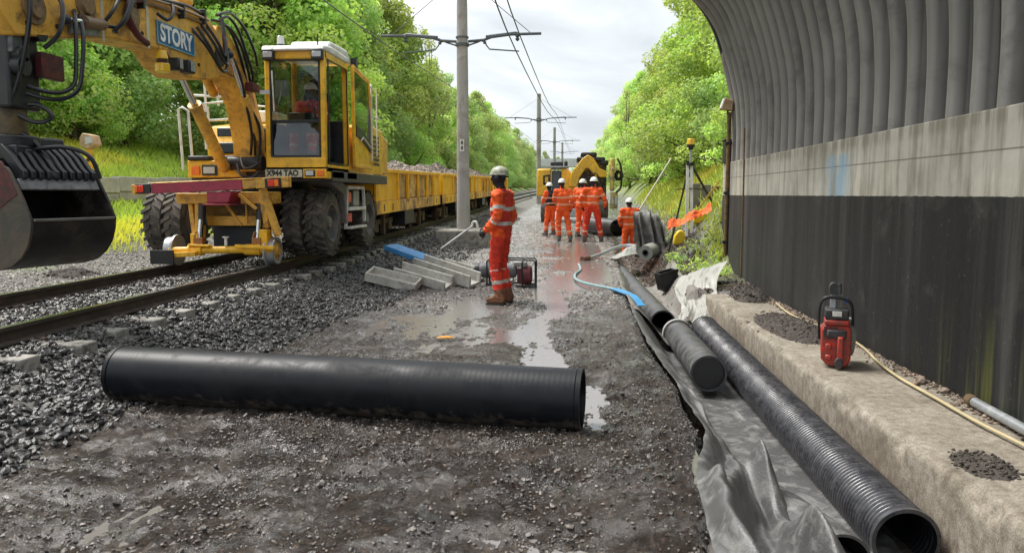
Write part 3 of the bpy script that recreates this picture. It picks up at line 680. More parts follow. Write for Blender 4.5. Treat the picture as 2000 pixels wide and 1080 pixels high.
# fill the near surface with raised dry mud
V = np.stack([PXn, PY, PZn], -1).reshape(-1, 3); I = np.arange(PX.size).reshape(PX.shape)
F = np.stack([I[:-1, :-1], I[:-1, 1:], I[1:, 1:], I[1:, :-1]], -1).reshape(-1, 4)
m, nt, b = node_mat('ledge_concrete'); p = gpos(nt)
n0 = noise_node(nt, 2.0, 9, .65, p, .4); c = ramp(nt, n0.outputs[0], [(.25, (.17, .145, .115)), (.42, (.265, .235, .19)), (.60, (.34, .31, .26)), (.78, (.43, .40, .345))]).outputs[0]
n1_ = noise_node(nt, 16, 7, .7, p); c = mix(nt, 1, c, ramp(nt, n1_.outputs[0], [(.35, (.6, .57, .53)), (.6, (1.1, 1.1, 1.1))]).outputs[0], 'MULTIPLY')
mpz = N(nt, 'ShaderNodeMapping'); mpz.inputs['Scale'].default_value = (2, 1, .35); nt.links.new(p, mpz.inputs[0]); n2_ = noise_node(nt, 5, 6, .7, mpz.outputs[0], .5)
sz_ = N(nt, 'ShaderNodeSeparateXYZ'); nt.links.new(p, sz_.inputs[0]); low = N(nt, 'ShaderNodeMapRange'); low.inputs[1].default_value = 0; low.inputs[2].default_value = -.5; nt.links.new(sz_.outputs[2], low.inputs[0])
st = N(nt, 'ShaderNodeMath', operation='MULTIPLY'); nt.links.new(low.outputs[0], st.inputs[0]); nt.links.new(ramp(nt, n2_.outputs[0], [(.40, (0,)*3), (.60, (1,)*3)]).outputs[0], st.inputs[1])
c = mix(nt, st.outputs[0], c, (.10, .06, .035)); nt.links.new(c, b.inputs['Base Color']); b.inputs['Roughness'].default_value = .88
n9_ = noise_node(nt, 90, 5, .8, p); c9 = mix(nt, 1, c, ramp(nt, n9_.outputs[0], [(.34, (.55, .53, .50)), (.55, (1.05, 1.05, 1.05)), (.72, (1.35, 1.35, 1.33))]).outputs[0], 'MULTIPLY'); nt.links.new(c9, b.inputs['Base Color']); bump(nt, b, n9_.outputs[0], .5, .012)
led = thing('concrete_ledge', 'rough weathered concrete ledge running along the foot of the tunnel wall', 'ledge', (2.4, 6, 0))
np_mesh('beam', V, F, m, parent=led, smooth=True)
mb = MB(); mb.box(2.06, 2.9, 11.70, 11.78, -.7, -.02); mb.build('end_face', m, led, bevel=.01)
LEDM = m
# soil heaps on ledge
def heap(name, cx, cy, rx, ry, h, label, mat=None, seed=1, rot=0, nst=350, z0=0, ss=(.005, .018), base=None):
    n = 46; u = np.linspace(-1.25, 1.25, n); U, W = np.meshgrid(u, u, indexing='ij'); r = np.sqrt(U**2+W**2)
    nz = fbm(U*2.2+seed*5, W*2.2, seed, 4); H = h*np.clip(1.25-r**2*(.6+1.6*fbm(U*1.3+seed, W*1.3, seed+9, 2)), 0, 1)*(.35+1.1*nz)+.010*fbm(U*12, W*12, seed+3, 3)*(r < 1.15)
    c_, s_ = math.cos(rot), math.sin(rot)
    Xh = cx+(U*rx)*c_-(W*ry)*s_; Yh = cy+(U*rx)*s_+(W*ry)*c_
    zb = z0 if base is None else base(Xh, Yh)
    Zh = zb+H-.016*sm((r-.55+.5*(fbm(U*3, W*3, seed+2, 3)-.5))*2.5)
    I = np.arange(n*n).reshape(n, n); F = np.stack([I[:-1, :-1], I[1:, :-1], I[1:, 1:], I[:-1, 1:]], -1).reshape(-1, 4)
    Vh = np.stack([Xh, Yh, Zh], -1).reshape(-1, 3); g = (.55+.7*fbm(U*9, W*9, 4, 3)).reshape(-1, 1); T = np.concatenate([g, g, g], 1)
    V1 = Vh; T1 = T; keep = (r < 1.2).reshape(-1)
    F = F[keep[F].all(1)]
    # triangulate + stones in the same mesh
    F = np.concatenate([F[:, [0, 1, 2]], F[:, [0, 2, 3]]])
    k = rng.integers(0, n*n, nst*2); k = k[(r.reshape(-1)[k] < 1.02)][:nst]; sp_ = rng.normal(0, .16, (len(k), 1))*(rng.random((len(k), 1)) < .35); P = Vh[k]+(Vh[k]-np.array([cx, cy, Vh[k][:, 2].mean()]))*np.array([1, 1, 0])*sp_+rng.normal(0, .004, (len(k), 3)); s = rng.uniform(*ss, len(k))
    VV = [V1]; FF = [F]; TT = [T1]; b0 = len(V1)
    Rv, Rf = RV1[seed % 6]
    W_ = Rv[None]*s[:, None, None]+P[:, None]; VV.append(W_.reshape(-1, 3)); FF.append((Rf[None]+(b0+np.arange(len(k))*len(Rv))[:, None, None]).reshape(-1, 3))
    g = rng.uniform(.5, 2.0, len(k)); TT.append(np.repeat(np.stack([g, g, g], -1), len(Rv), 0))
    o = np_mesh(name, np.concatenate(VV), np.concatenate(FF), mat or SOILD, tint=np.concatenate(TT))
    return tag(o, label, 'soil', kind='stuff')
SOILD = M('dark_soil', (.075, .062, .052), .85, 0, (.03, .025, .022), 25, .45, .7, .5, 90, tint=True)
heap('soil_heap', 2.46, 8.75, .34, 1.0, .10, 'dark loose soil spread on the ledge behind the red saw', seed=2, nst=900)
heap('soil_heap', 2.30, 4.32, .16, .25, .03, 'small patch of dark crumbly soil near the front of the ledge', seed=3, nst=420)
heap('soil_heap', 2.62, 11.3, .28, .5, .16, 'lump of dark earth at the far end of the ledge', seed=4, nst=300, ss=(.01, .035))
def stone(x, y, z, s, label, v=0):
    Vr, Fr = RV2[v]; g = np.full((len(Vr), 3), 1.9)
    o = np_mesh('stone', Vr*s+np.array([x, y, z+s*.35]), Fr, SOIL, tint=g, smooth=False); return tag(o, label, 'stone')
stone(2.80, 6.25, 0, .055, 'pale broken stone at the wall foot, largest of the three', 0); stone(2.72, 6.18, 0, .038, 'small pale stone lying in front of the larger broken stone by the wall', 1); stone(2.84, 5.95, 0, .045, 'rounded stone at the wall foot nearest the steel tube', 2)

# cable and steel tube along the ledge
CABLE = M('straw_cable', (.50, .42, .24), .6)
mb = MB(); mb.tube([(2.80, 10.6, .03), (2.72, 9.5, .03), (2.86, 8.3, .03), (2.84, 7.6, .028), (2.72, 6.9, .03), (2.66, 6.3, .03), (2.66, 5.7, .028), (2.65, 5.1, .03), (2.68, 4.55, .03), (2.7, 3.6, .03)], .011, 8, 8)
tag(mb.build('extension_cable', CABLE), 'thin straw coloured cable lying along the concrete ledge', 'cable')
t = thing('steel_tube', 'silver steel tube lying at the foot of the wall on the right', 'tube', (2.79, 5, .05))
mb = MB(); mb.lathe((2.835, 5.56, .055), (2.76, 3.2, .055), [(0, .026), (0, .034), (2.36, .034), (2.36, .026), (0, .026)], 20); mb.build('tube', GALV, t)
mb = MB(); mb.lathe((2.835, 5.56, .055), (2.76, 3.2, .055), [(-.01, .03), (-.01, .040), (.07, .040), (.07, .03)], 20, True); mb.build('end_fitting', RUST, t)

# ------------------------------------------------------------------ plastic pipes
PIPEM = M('black_pipe_plastic', (.006, .0075, .011), .42, 0, (.014, .015, .018), 3, .45, .75, .03, 60, spec=.25)
def muddy(m, zmax):
    nt = m.node_tree; b = [n for n in nt.nodes if n.type == 'BSDF_PRINCIPLED'][0]; src = b.inputs['Base Color'].links[0].from_socket
    p = gpos(nt); sx_ = N(nt, 'ShaderNodeSeparateXYZ'); nt.links.new(p, sx_.inputs[0]); n_ = noise_node(nt, 13, 7, .75, p)
    a_ = N(nt, 'ShaderNodeMath', operation='MULTIPLY_ADD'); a_.inputs[1].default_value = -.42; nt.links.new(n_.outputs[0], a_.inputs[0]); nt.links.new(sx_.outputs[2], a_.inputs[2])
    mr = N(nt, 'ShaderNodeMapRange'); mr.inputs[1].default_value = zmax-.20; mr.inputs[2].default_value = zmax-.27; mr.inputs[4].default_value = .9; nt.links.new(a_.outputs[0], mr.inputs[0])
    n2_ = noise_node(nt, 45, 3, .6, p); sp_ = ramp(nt, n2_.outputs[0], [(.70, (0,)*3), (.76, (.6,)*3)])
    c = mix(nt, mr.outputs[0], src, (.085, .068, .055)); c = mix(nt, sp_.outputs[0], c, (.10, .085, .07)); nt.links.new(c, b.inputs['Base Color'])
muddy(PIPEM, .10)
PIPEG = M('dusty_pipe_plastic', (.050, .052, .056), .42, 0, (.15, .145, .135), 5, .45, .7, .08, 60)
PIPEI = M('pipe_inside', (.012, .013, .015), .3)
def pipe(a, b, r, pitch, amp, label, mat, ring=True, n=72, name='drainage_pipe', cat='pipe', soft=False):
    a = Vector(a); b = Vector(b); L = (b-a).length; st = pitch/7 if not soft else pitch/7
    k = int(L/st); prof = [(0, r*.90), (0, r+.004), (.03, r+.004), (.031, r-.004)]
    for i in range(k+1):
        z = .034+i*(L-.068)/k; c_ = math.cos(2*math.pi*z/pitch); prof.append((z, r-amp*.5+amp*.5*math.copysign(abs(c_)**.6, c_)*1.0))
    prof += [(L-.031, r-.004), (L-.03, r+.004), (L, r+.004), (L, r*.90)]
    t = thing(name, label, cat, tuple(a))
    mb = MB(); mb.lathe(a, b, prof, n); o = mb.build('outer_wall', mat, t, fixn=False, smooth=60)
    mb = MB(); inn = [(L-.001, r*.90)]+[(L*(1-i/40), r*.895+.002*math.sin(i*2.1)) for i in range(1, 40)]+[(.001, r*.90)]; mb.lathe(a, b, inn, 48); mb.build('bore', PIPEI, t, fixn=False, smooth=60)
    return t
pipe((.085, 4.81, .200), (-3.25, 5.24, .212), .196, .034, .00025, 'smooth black plastic pipe lying across the muddy floor in the foreground', PIPEM, n=96)
RIBM = M('ribbed_pipe_plastic', (.034, .035, .041), .26, 0, (.11, .105, .11), 14, .42, .8, .05, 60, spec=.9)
pipe((1.83, 4.14, -.37), (1.77, 10.15, -.27), .180, .037, .020, 'long ribbed black pipe lying beside the concrete ledge with its mouth towards us', RIBM, n=72)
t = pipe((1.35, 7.45, -.23), (1.42, 10.1, -.33), .172, .031, .0015, 'short capped dark pipe lying between the ribbed pipe and the far pipe', PIPEG)
mb = MB(); mb.lathe((1.42, 10.1, -.33), (1.423, 10.2, -.334), [(0, .185), (.0, .198), (.09, .198), (.09, .16)], 48); mb.build('collar', M('white_dusty_plastic', (.42, .42, .40), .6), t)
mb = MB(); mb.lathe((1.35, 7.5, -.232), (1.35, 7.4, -.228), [(0, 0), (0, .155), (.012, .155), (.014, 0)], 40); mb.build('end_cap', M('end_cap_plastic', (.030, .030, .032), .35), t)
t = pipe((1.29, 10.68, -.27), (1.08, 16.6, -.20), .172, .031, .0015, 'long open dark pipe in the trench beyond the capped one, its black mouth towards us', PIPEG)
pipe((.60, 26.0, .50), (1.45, 24.0, .46), .27, .06, .01, 'short wide black pipe lying beside the worker in the trench', M('far_pipe', (.05, .05, .052), .5), n=40)
# ------------------------------------------------------------------ geotextile membrane in the trench
CLOTH = M('geotextile', (.085, .085, .086), .42, 0, (.20, .197, .188), 7, .47, .70, .25, 60, spec=.8)
def cloth(name, Xf, label, nu=220, nv=90, mat=None, cat='membrane'):
    u = np.linspace(0, 1, nu); v = np.linspace(0, 1, nv); U, W = np.meshgrid(u, v, indexing='ij'); P = Xf(U, W)
    I = np.arange(nu*nv).reshape(nu, nv); F = np.stack([I[:-1, :-1], I[1:, :-1], I[1:, 1:], I[:-1, 1:]], -1).reshape(-1, 4)
    o = np_mesh(name, P.reshape(-1, 3), F, mat or CLOTH, smooth=True); return tag(o, label, cat)
def ridged(x, y, s, o=3):
    v = 0; a = .6
    for i in range(o): v = v+a*(1-np.abs(2*vnoise(x*2**i, y*2**i, s+i)-1)); a *= .45
    return v
def mem(U, W):
    y = 2.5+U*7.4+.10*W*np.sin(U*20)
    xl = np.interp(y, [2.5, 3.2, 3.9, 4.6, 5.8, 7.9, 10], [.58, .60, .66, .82, .80, .74, .78])+.05*(fbm(y*3, y*0, 12, 3)-.5)
    x = xl+W*(1.86-xl)
    z = .07*(1-sm(W*7))-.50*sm((W-.03)/.42)
    amp = np.interp(y, [2.5, 5.5, 7, 10], [1, 1, .45, .3])
    fold = (ridged(y*1.1+W*1.6, W*3.2+y*.35, 14)-.62)*.32*amp*sm(W*8)*(1-sm((W-.62)/.25))
    # the thrown up flap in front
    fl = .34*(1+.35*np.sin(y*9+W*12))*np.exp(-np.abs((W-.42-.10*np.sin(y*2.3))/.10)**1.5)*sm((y-2.9)/.5)*(1-sm((y-4.55)/.35))
    fl += .16*np.exp(-((W-.13-.05*np.sin(y*3+1))/.06)**2)*sm((y-2.6)/.4)*(1-sm((y-4.3)/.5))
    fine = .014*(ridged(y*3.4, W*6, 19, 2)-.6)*amp
    x = x+.09*amp*(fbm(y*2.2, W*4, 23, 3)-.5)*sm(W*4)
    zz = z+fold+fl+fine+.015; g0 = gz(x, y, False)+.02
    return np.stack([x, y, np.where(x < 2.03, np.maximum(zz, g0), zz)], -1)
cloth('geotextile_membrane', mem, 'crumpled grey geotextile sheet lining the trench under the pipes', 420, 150)
# far strip of membrane around the far pipe
def mem2(U, W):
    y = 9.6+U*5.6; xl = np.interp(y, [9.6, 12, 15.2], [.80, .78, .9]); x = xl+W*(2.0-xl); z = .05*(1-sm(W*8))-.44*sm((W-.03)/.4)+.25*sm((W-.8)/.2)*sm((y-12)/1)
    return np.stack([x, y, np.maximum(z+(ridged(y*1.6, W*3, 33)-.6)*.10+.02, gz(x, y, False)+.02)], -1)
cloth('geotextile_membrane', mem2, 'pale muddy sheet lining the trench beneath the far pipe', 200, 80, M('muddy_sheet', (.22, .215, .20), .5, 0, (.16, .13, .11), 5, .45, .65, .2, 50))
# rolled geotextile covered pipe at the very front
t = thing('membrane_roll', 'grey membrane wrapped over a pipe at the very front of the trench', 'membrane', (1.40, 3.7, -.3))
mb = MB(); prof = [(0, .165), (0, .180), (.3, .182), (.7, .175), (1.0, .15), (1.25, .08), (1.3, .0)]
mb.lathe((1.40, 3.90, -.42), (1.12, 5.3, -.46), [(0, .17), (0, .185), (.3, .185), (.6, .18), (.9, .16), (1.15, .11), (1.3, .02)], 48); mb.build('wrapping', CLOTH, t)
mb = MB(); mb.lathe((1.40, 3.915, -.42), (1.12, 5.3, -.46), [(.4, 0), (.4, .165), (0, .168)], 40); mb.build('bore', PIPEI, t)
# white plastic sheet at the end of the ledge
def sheet(U, W):
    c00 = np.array([1.60, 11.4, -.47]); c10 = np.array([2.02, 11.2, -.50]); c01 = np.array([1.84, 13.3, -.08]); c11 = np.array([2.58, 13.0, .13])
    P = (1-W)[..., None]*((1-U)[..., None]*c00+U[..., None]*c10)+W[..., None]*((1-U)[..., None]*c01+U[..., None]*c11)
    x = P[..., 0]+.05*np.sin(W*7); y = P[..., 1]; z = P[..., 2]+.10+.12*(ridged(U*2.2, W*2.4, 44)-.5)+.05*(ridged(U*6, W*6, 48)-.5)
    return np.stack([x, y, z+.04+.10*U*W], -1)
cloth('plastic_sheet', sheet, 'crumpled off white plastic sheet at the far end of the concrete ledge', 90, 90, M('white_sheet', (.36, .36, .33), .38, 0, (.34, .32, .27), 8, .5, .75, .2, 40), 'sheet')

# ------------------------------------------------------------------ cut-off saw on the ledge
t = thing('cut_off_saw', 'red petrol cut off saw standing on end on the concrete ledge', 'saw', (2.33, 6.85, 0), R(-16))
SAWM = Matrix.Diagonal((.78, 1, 1.10, 1))
SRED = M('saw_red', (.50, .030, .016), .45, 0, (.13, .06, .045), 22, .42, .66, coat=.3); SDK = M('saw_dark', (.03, .032, .035), .5, 0, (.12, .10, .09), 20, .5, .75)
def W_(mb, name, mat, bevel=.008):
    mb.v = [tuple(SAWM @ Vector(q)) for q in mb.v]
    return mb.build(name, mat, t, world=False, bevel=bevel)
mb = MB(); mb.xz([(-.15, .07), (-.10, .03), (.06, .0), (.13, .03), (.155, .08), (.155, .30), (.13, .345), (-.12, .345), (-.165, .30)], -.12, .10); W_(mb, 'body', SRED, .015)
mb = MB(); mb.box(-.13, .125, -.135, .08, .345, .385); W_(mb, 'starter_cover', SRED, .012)
mb = MB(); mb.box(-.125, .12, -.128, .085, .385, .47); mb.box(-.10, .10, -.15, -.12, .24, .31); W_(mb, 'engine_top', SDK, .02)
mb = MB(); mb.box(-.05, .045, -.134, -.128, .415, .455); W_(mb, 'label_plate', WHITEP, .002)
mb = MB(); mb.box(.01, .07, -.19, -.12, .02, .26); mb.box(-.11, -.04, -.15, -.12, .07, .11); mb.box(-.11, -.045, -.145, -.12, .15, .2); W_(mb, 'fuel_tank', SRED, .012)
mb = MB(); mb.cyl((.03, -.155, .055), (.03, -.20, .055), .045, n=20); W_(mb, 'fuel_cap', SDK, .006)
mb = MB()
for i in range(6): mb.box(-.13+i*.024, -.118+i*.024, -.132, -.118, .25, .335)
W_(mb, 'cooling_fins', SDK, 0)
mb = MB(); mb.tube([(-.175, -.06, .22), (-.185, -.06, .42), (-.165, -.06, .52), (-.10, -.06, .555), (.03, -.06, .555), (.12, -.06, .53), (.155, -.06, .47), (.165, -.06, .34)], .015, 10, 6); W_(mb, 'front_handle', BLACKP, 0)
mb = MB(); mb.box(-.075, -.01, -.03, .03, .45, .60); W_(mb, 'cutting_arm', GALV, .008)
mb = MB(); mb.cyl((-.045, -.06, .625), (-.045, .06, .625), .045, n=20); mb.box(-.085, 0, -.05, .05, .58, .64); mb.tube([(0, 0, .64), (.03, 0, .66), (.035, 0, .58)], .008, 6, 3); W_(mb, 'arm_head', SDK, .008)
mb = MB(); mb.cyl((.09, -.05, .535), (.09, -.02, .535), .024, n=12); W_(mb, 'throttle_knob', M('blue_plastic', (.03, .09, .28), .4), .002)
mb = MB(); mb.cyl((.10, .12, .22), (.16, .14, .22), .16, n=40); mb.cyl((.08, .10, .22), (.17, .13, .22), .03, n=12); W_(mb, 'blade_guard', M('guard_grey', (.32, .33, .31), .5, .3, (.15, .13, .11), 12), .006)

# ------------------------------------------------------------------ concrete troughs, blue board, pump
def trough(a, b, wdt, h, label, end=False, roll=0):
    """U-shaped trough from a to b (bottom centre line)"""
    a = Vector(a); b = Vector(b); L = (b-a).length
    x = (b-a).normalized(); y = Vector((0, 0, 1)).cross(x).normalized(); z = x.cross(y)
    m = Matrix((x, y, z)).transposed().to_4x4(); m.translation = a; m = m @ Matrix.Rotation(roll, 4, 'X')
    mb = MB(); mb.T = m; th = .035; w2 = wdt/2
    poly = [(-w2, 0), (w2, 0), (w2, h), (w2-th, h), (w2-th*1.2, th*1.3), (-w2+th*1.2, th*1.3), (-w2+th, h), (-w2, h)]
    mb.prism(poly, (0, 0, 0), (0, 1, 0), (0, 0, 1), (1, 0, 0), L)
    if end: mb.box(0, th, -w2+th*.99, w2-th*.99, th, h-.002); mb.box(L-th, L, -w2+th*.99, w2-th*.99, th, h-.002)
    return tag(mb.build('cable_trough', CONC, bevel=.006, smooth=30), label, 'trough', 'concrete cable troughs beside the pump')
trough((-3.18, 11.85, .20), (-2.38, 11.80, .02), .38, .14, 'grey concrete trough open at the top, leftmost of the heap', True, roll=.20)
trough((-2.80, 12.30, .22), (-1.92, 12.0, .02), .30, .16, 'grey concrete trough, second from the left of the heap', roll=.28)
trough((-2.55, 12.75, .28), (-1.52, 12.15, .04), .30, .20, 'long concrete trough propped in the middle of the heap, tallest end up', roll=.15)
trough((-2.30, 13.25, .22), (-1.50, 12.85, .05), .34, .17, 'concrete trough lying behind the tall one in the heap')
trough((-1.98, 13.5, .03), (-1.02, 12.72, .02), .28, .15, 'flat concrete trough at the right end next to the pump', roll=.12)
mb = MB(); mb.T = Matrix.Translation((-2.78, 13.45, .44)) @ Matrix.Rotation(R(-14), 4, 'Z') @ Matrix.Rotation(R(17), 4, 'Y'); mb.box(-.48, .52, -.22, .26, 0, .03); mb.box(-.48, .52, -.24, -.22, -.05, .03)
tag(mb.build('blue_board', M('blue_board_paint', (.03, .24, .58), .5, 0, (.12, .3, .5), 7), bevel=.005), 'bright blue plastic board lying on top of the concrete troughs', 'board')
t = thing('water_pump', 'portable grey and red pump inside a black tube frame behind the worker', 'pump', (-.95, 12.45, 0))
def frame(x0, x1, y, z0, z1): return [(x0, y, z0), (x0, y, z1-.03), (x0+.03, y, z1), (x1-.03, y, z1), (x1, y, z1-.03), (x1, y, z0), (x0, y, z0)]
for yy in (12.25, 12.65):
    mb = MB(); mb.tube(frame(-1.34, -1.14, yy, .03, .46), .013, 8); mb.tube(frame(-.77, -.56, yy, .01, .45), .013, 8); mb.tube([(-1.34, yy, .05), (-.56, yy, .03)], .013, 8); mb.tube([(-1.15, yy, .46), (-.76, yy, .45)], .012, 8); mb.build('tube_frame', BLACKP, t)
mb = MB(); [mb.tube([(x_, 12.25, z_), (x_, 12.65, z_)], .012, 8) for x_, z_ in ((-1.34, .42), (-.57, .42), (-1.34, .05), (-.57, .05), (-.95, .04))]; mb.build('cross_tube', BLACKP, t)
mb = MB(); mb.lathe((-1.50, 12.42, .27), (-.85, 12.48, .25), [(0, 0), (.0, .10), (.02, .115), (.08, .12), (.5, .12), (.62, .10), (.65, 0)], 24); mb.build('motor', M('motor_grey', (.17, .18, .20), .5, .2, (.1, .09, .08), 10), t)
mb = MB(); mb.lathe((-1.56, 12.415, .27), (-1.46, 12.425, .27), [(0, .02), (0, .10), (.03, .115), (.10, .115)], 24); mb.lathe((-1.575, 12.41, .27), (-1.5, 12.42, .27), [(0, 0), (0, .04), (.06, .04)], 16); mb.build('inlet', BLACKP, t)
mb = MB(); mb.lathe((-.80, 12.45, .20), (-.60, 12.46, .20), [(0, 0), (0, .11), (.03, .155), (.14, .155), (.18, .12), (.19, 0)], 24); mb.box(-.86, -.72, 12.36, 12.56, .06, .30); mb.build('engine_housing', M('engine_dark_red', (.17, .025, .035), .45, 0, (.06, .03, .03), 18), t)
mb = MB(); mb.box(-.92, -.70, 12.34, 12.56, .33, .42); mb.build('tank', M('pump_grey_tank', (.30, .30, .29), .5), t, bevel=.02)
tag(np_mesh('orange_scrap', RV2[3][0]*np.array([.10, .06, .02])+np.array([-1.29, 7.75, .035]), RV2[3][1], M('orange_scrap', (.62, .26, .02), .6), smooth=False), 'small scrap of orange plastic lying on the muddy floor', 'scrap')

# blue lay-flat hose, metal lance, roll, crate
HOSEB = M('teal_hose', (.20, .36, .38), .5, 0, (.35, .36, .34), 8); HOSEF = M('blue_layflat', (.05, .30, .60), .45)
t = thing('delivery_hose', 'pale teal hose with a flat blue end lying on the mud near the far pipe', 'hose', (.3, 12.5, 0))
hp = [(.17, 15.9, .07), (.20, 14.9, .05), (.10, 14.1, .05), (.09, 13.3, .05), (.20, 12.7, .055), (.40, 12.25, .055), (.62, 11.85, .06), (.70, 11.6, .06)]
mb = MB(); mb.tube(hp, .023, 10, 8); mb.build('hose', HOSEB, t)
mb = MB()
def ribbon(P, w0, mb, th=.012):
    P = catmull([Vector(p) for p in P], 6)
    for i in range(len(P)-1):
        a_, b_ = P[i], P[i+1]; mb.bar(a_, b_+(b_-a_)*.05, w0, th)
ribbon([(.66, 11.72, .075), (.78, 11.35, .075), (.90, 10.95, .05), (.98, 10.7, -.04)], .13, mb); mb.build('flat_end', HOSEF, t)
t = thing('suction_lance', 'thin metal lance with a dark rusty end lying on the far mud', 'lance', (.3, 16.8, 0))
mb = MB(); mb.tube([(.36, 16.85, .10), (.70, 17.4, .17), (1.15, 18.0, .30), (1.5, 18.0, .32)], .035, 10, 5); mb.build('tube', GALV, t)
mb = MB(); mb.cyl((.26, 16.75, .09), (.40, 16.9, .11), .07, n=14); mb.build('strainer', M('rusty_strainer', (.14, .06, .04), .7), t)
ROLLM = M('grey_green_roll', (.33, .34, .31), .7, 0, (.22, .21, .19), 8)
t = thing('membrane_roll', 'pale grey roll of membrane with an open core lying across the trench', 'membrane', (1.75, 17, .1))
ra, rb = Vector((1.62, 16.8, .24)), Vector((2.15, 17.9, .33)); Lr = (rb-ra).length
mb = MB(); mb.lathe(ra, rb, [(0, .055), (0, .165), (Lr, .18), (Lr, .0)], 36); mb.build('roll', ROLLM, t)
mb = MB(); mb.lathe(ra, rb, [(.25, 0), (.25, .058), (-.004, .062), (-.004, .075)], 24); mb.build('core', PIPEI, t)
def loose(U, W): return np.stack([.85+U*.85+.2*W, 16.9+W*1.2+.2*U, .09+.24*np.sin(U*2.6)**2*sm(W*3+.4)+.10*(ridged(U*3, W*3, 70)-.5)], -1)
cloth('loose_membrane', loose, 'loose pale membrane rucked up beside the open cored roll', 60, 50, ROLLM)
t = thing('black_crate', 'small black plastic crate lying on its side beyond the pipes', 'crate', (1.72, 13.9, -.2))
mb = MB(); mb.T = Matrix.Translation((1.74, 13.9, -.02)) @ Matrix.Rotation(R(18), 4, 'Z') @ Matrix.Rotation(R(-14), 4, 'Y')
for q in ((-.17, .17, -.13, -.11, -.16, .16), (-.17, .17, .11, .13, -.16, .16), (-.17, -.15, -.11, .11, -.16, .16), (.15, .17, -.11, .11, -.16, .16), (-.15, .15, -.11, .11, -.16, -.14)): mb.box(*q)
mb.build('shell', BLACKP, t, bevel=.006)
mb = MB(); mb.T = Matrix.Translation((1.74, 13.9, -.02)) @ Matrix.Rotation(R(18), 4, 'Z') @ Matrix.Rotation(R(-14), 4, 'Y'); mb.box(-.185, .185, -.145, -.132, .11, .165); mb.box(-.185, .185, -.145, -.132, -.165, -.12); mb.build('rim', BLACKP, t, bevel=.004)

# draped membrane over barrier
def drape(U, W):
    # U across, W over the top (down front, over, down back)
    x = 1.42+U*.70+.05*np.sin(U*17)*(1-W)
    ang = W*math.pi; r_ = .26
    zc = .92
    yy = np.where(W < .45, 17.25-.10*(1-W/.45), np.where(W > .75, 17.25+.52, 17.25+.26-.26*np.cos(np.clip((W-.45)/.3, 0, 1)*math.pi)))
    zz = np.where(W < .45, .12+(W/.45)*(zc-.12), np.where(W > .75, zc-(W-.75)/.25*.5, zc+.20*np.sin(np.clip((W-.45)/.3, 0, 1)*math.pi)))
    pl = .10*np.sin(U*24+3*np.sin(W*3))*(1-.5*W)+.08*(ridged(U*6, W*1.2, 81)-.6)
    sag = -.20*sm((U-.55)/.45)*(W > .2)
    return np.stack([x+.03*np.sin(W*9), yy-pl, zz+sag], -1)
cloth('draped_membrane', drape, 'grey membrane hanging in folds over a barrier beside the trench worker', 110, 90, M('draped_grey', (.22, .215, .21), .6, 0, (.09, .085, .08), 4, .42, .6))
# orange netting
def net(U, W):
    x = 1.84+U*.82; y = 14.8+.05*np.sin(U*9)+.12*W; z0 = np.maximum(gz(x, y, False), .80+.36*U)
    return np.stack([x, y, z0+.02+.13*W*(1+.4*np.sin(U*14))+.06*(ridged(U*9, W*2, 90)-.5)], -1)
cloth('orange_netting', net, 'strip of crumpled orange netting lying up the right bank', 90, 12, M('orange_net', (.95, .17, .03), .7, 0, (.55, .08, .02), 20), 'netting')
# lantern tripod on the bank
t = thing('lantern_tripod', 'tripod with a yellow lantern head standing on the grassy right bank', 'tripod', (2.42, 16, float(gz(2.42, 16, False))))
mb = MB(); mb.cyl((2.42, 16, 2.50), (2.42, 16, 2.62), .085, .075, 18); mb.build('lantern', BEAC, t, bevel=.01)
mb = MB(); mb.cyl((2.42, 16, 2.45), (2.42, 16, 2.50), .08, n=18); mb.cyl((2.42, 16, 2.40), (2.42, 16, 2.45), .05, n=18); mb.cyl((2.42, 16, 2.08), (2.42, 16, 2.14), .09, n=14); mb.build('base_ring', BLACKP, t)
mb = MB(); mb.cyl((2.42, 16, 2.14), (2.42, 16, 2.40), .025, n=12); mb.build('mast', GALV, t)
zb = [float(gz(a_, b_, False)) for a_, b_ in ((2.38, 15.7), (2.03, 16.1), (2.95, 16.3))]
mb = MB(); mb.bar((2.36, 15.98, 2.10), (2.33, 15.7, zb[0]), .055, .03); mb.bar((2.44, 15.98, 2.10), (2.43, 15.7, zb[0]), .055, .03); mb.build('leg', WHITEP, t)
mb = MB(); mb.bar((2.40, 16, 2.10), (2.03, 16.1, zb[1]), .035); mb.build('leg', DARK, t)
mb = MB(); mb.bar((2.44, 16.02, 2.10), (2.95, 16.3, zb[2]), .035); mb.build('leg', DARK, t)
mb = MB(); mb.bar((2.15, 16.07, 1.60), (2.42, 15.85, 1.62), .02); mb.bar((2.42, 15.85, 1.62), (2.72, 16.18, 1.60), .02); mb.build('brace', DARK, t)
YP = M('yellow_plastic', (.80, .55, .02), .45)
for (a_, b_), lb in (((2.22, 15.75), 'yellow plastic weight at the left foot of the lantern tripod'), ((2.62, 15.8), 'yellow plastic weight at the right foot of the lantern tripod')):
    z_ = float(gz(a_, b_, False)); mb = MB(); mb.prism([(-.14, 0), (.14, 0), (.10, .22), (.03, .30), (-.05, .28), (-.12, .18)], (a_, b_, z_-.02), (1, 0, 0), (0, 0, 1), (0, 1, 0), .16); tag(mb.build('tripod_weight', YP, bevel=.03), lb, 'weight')
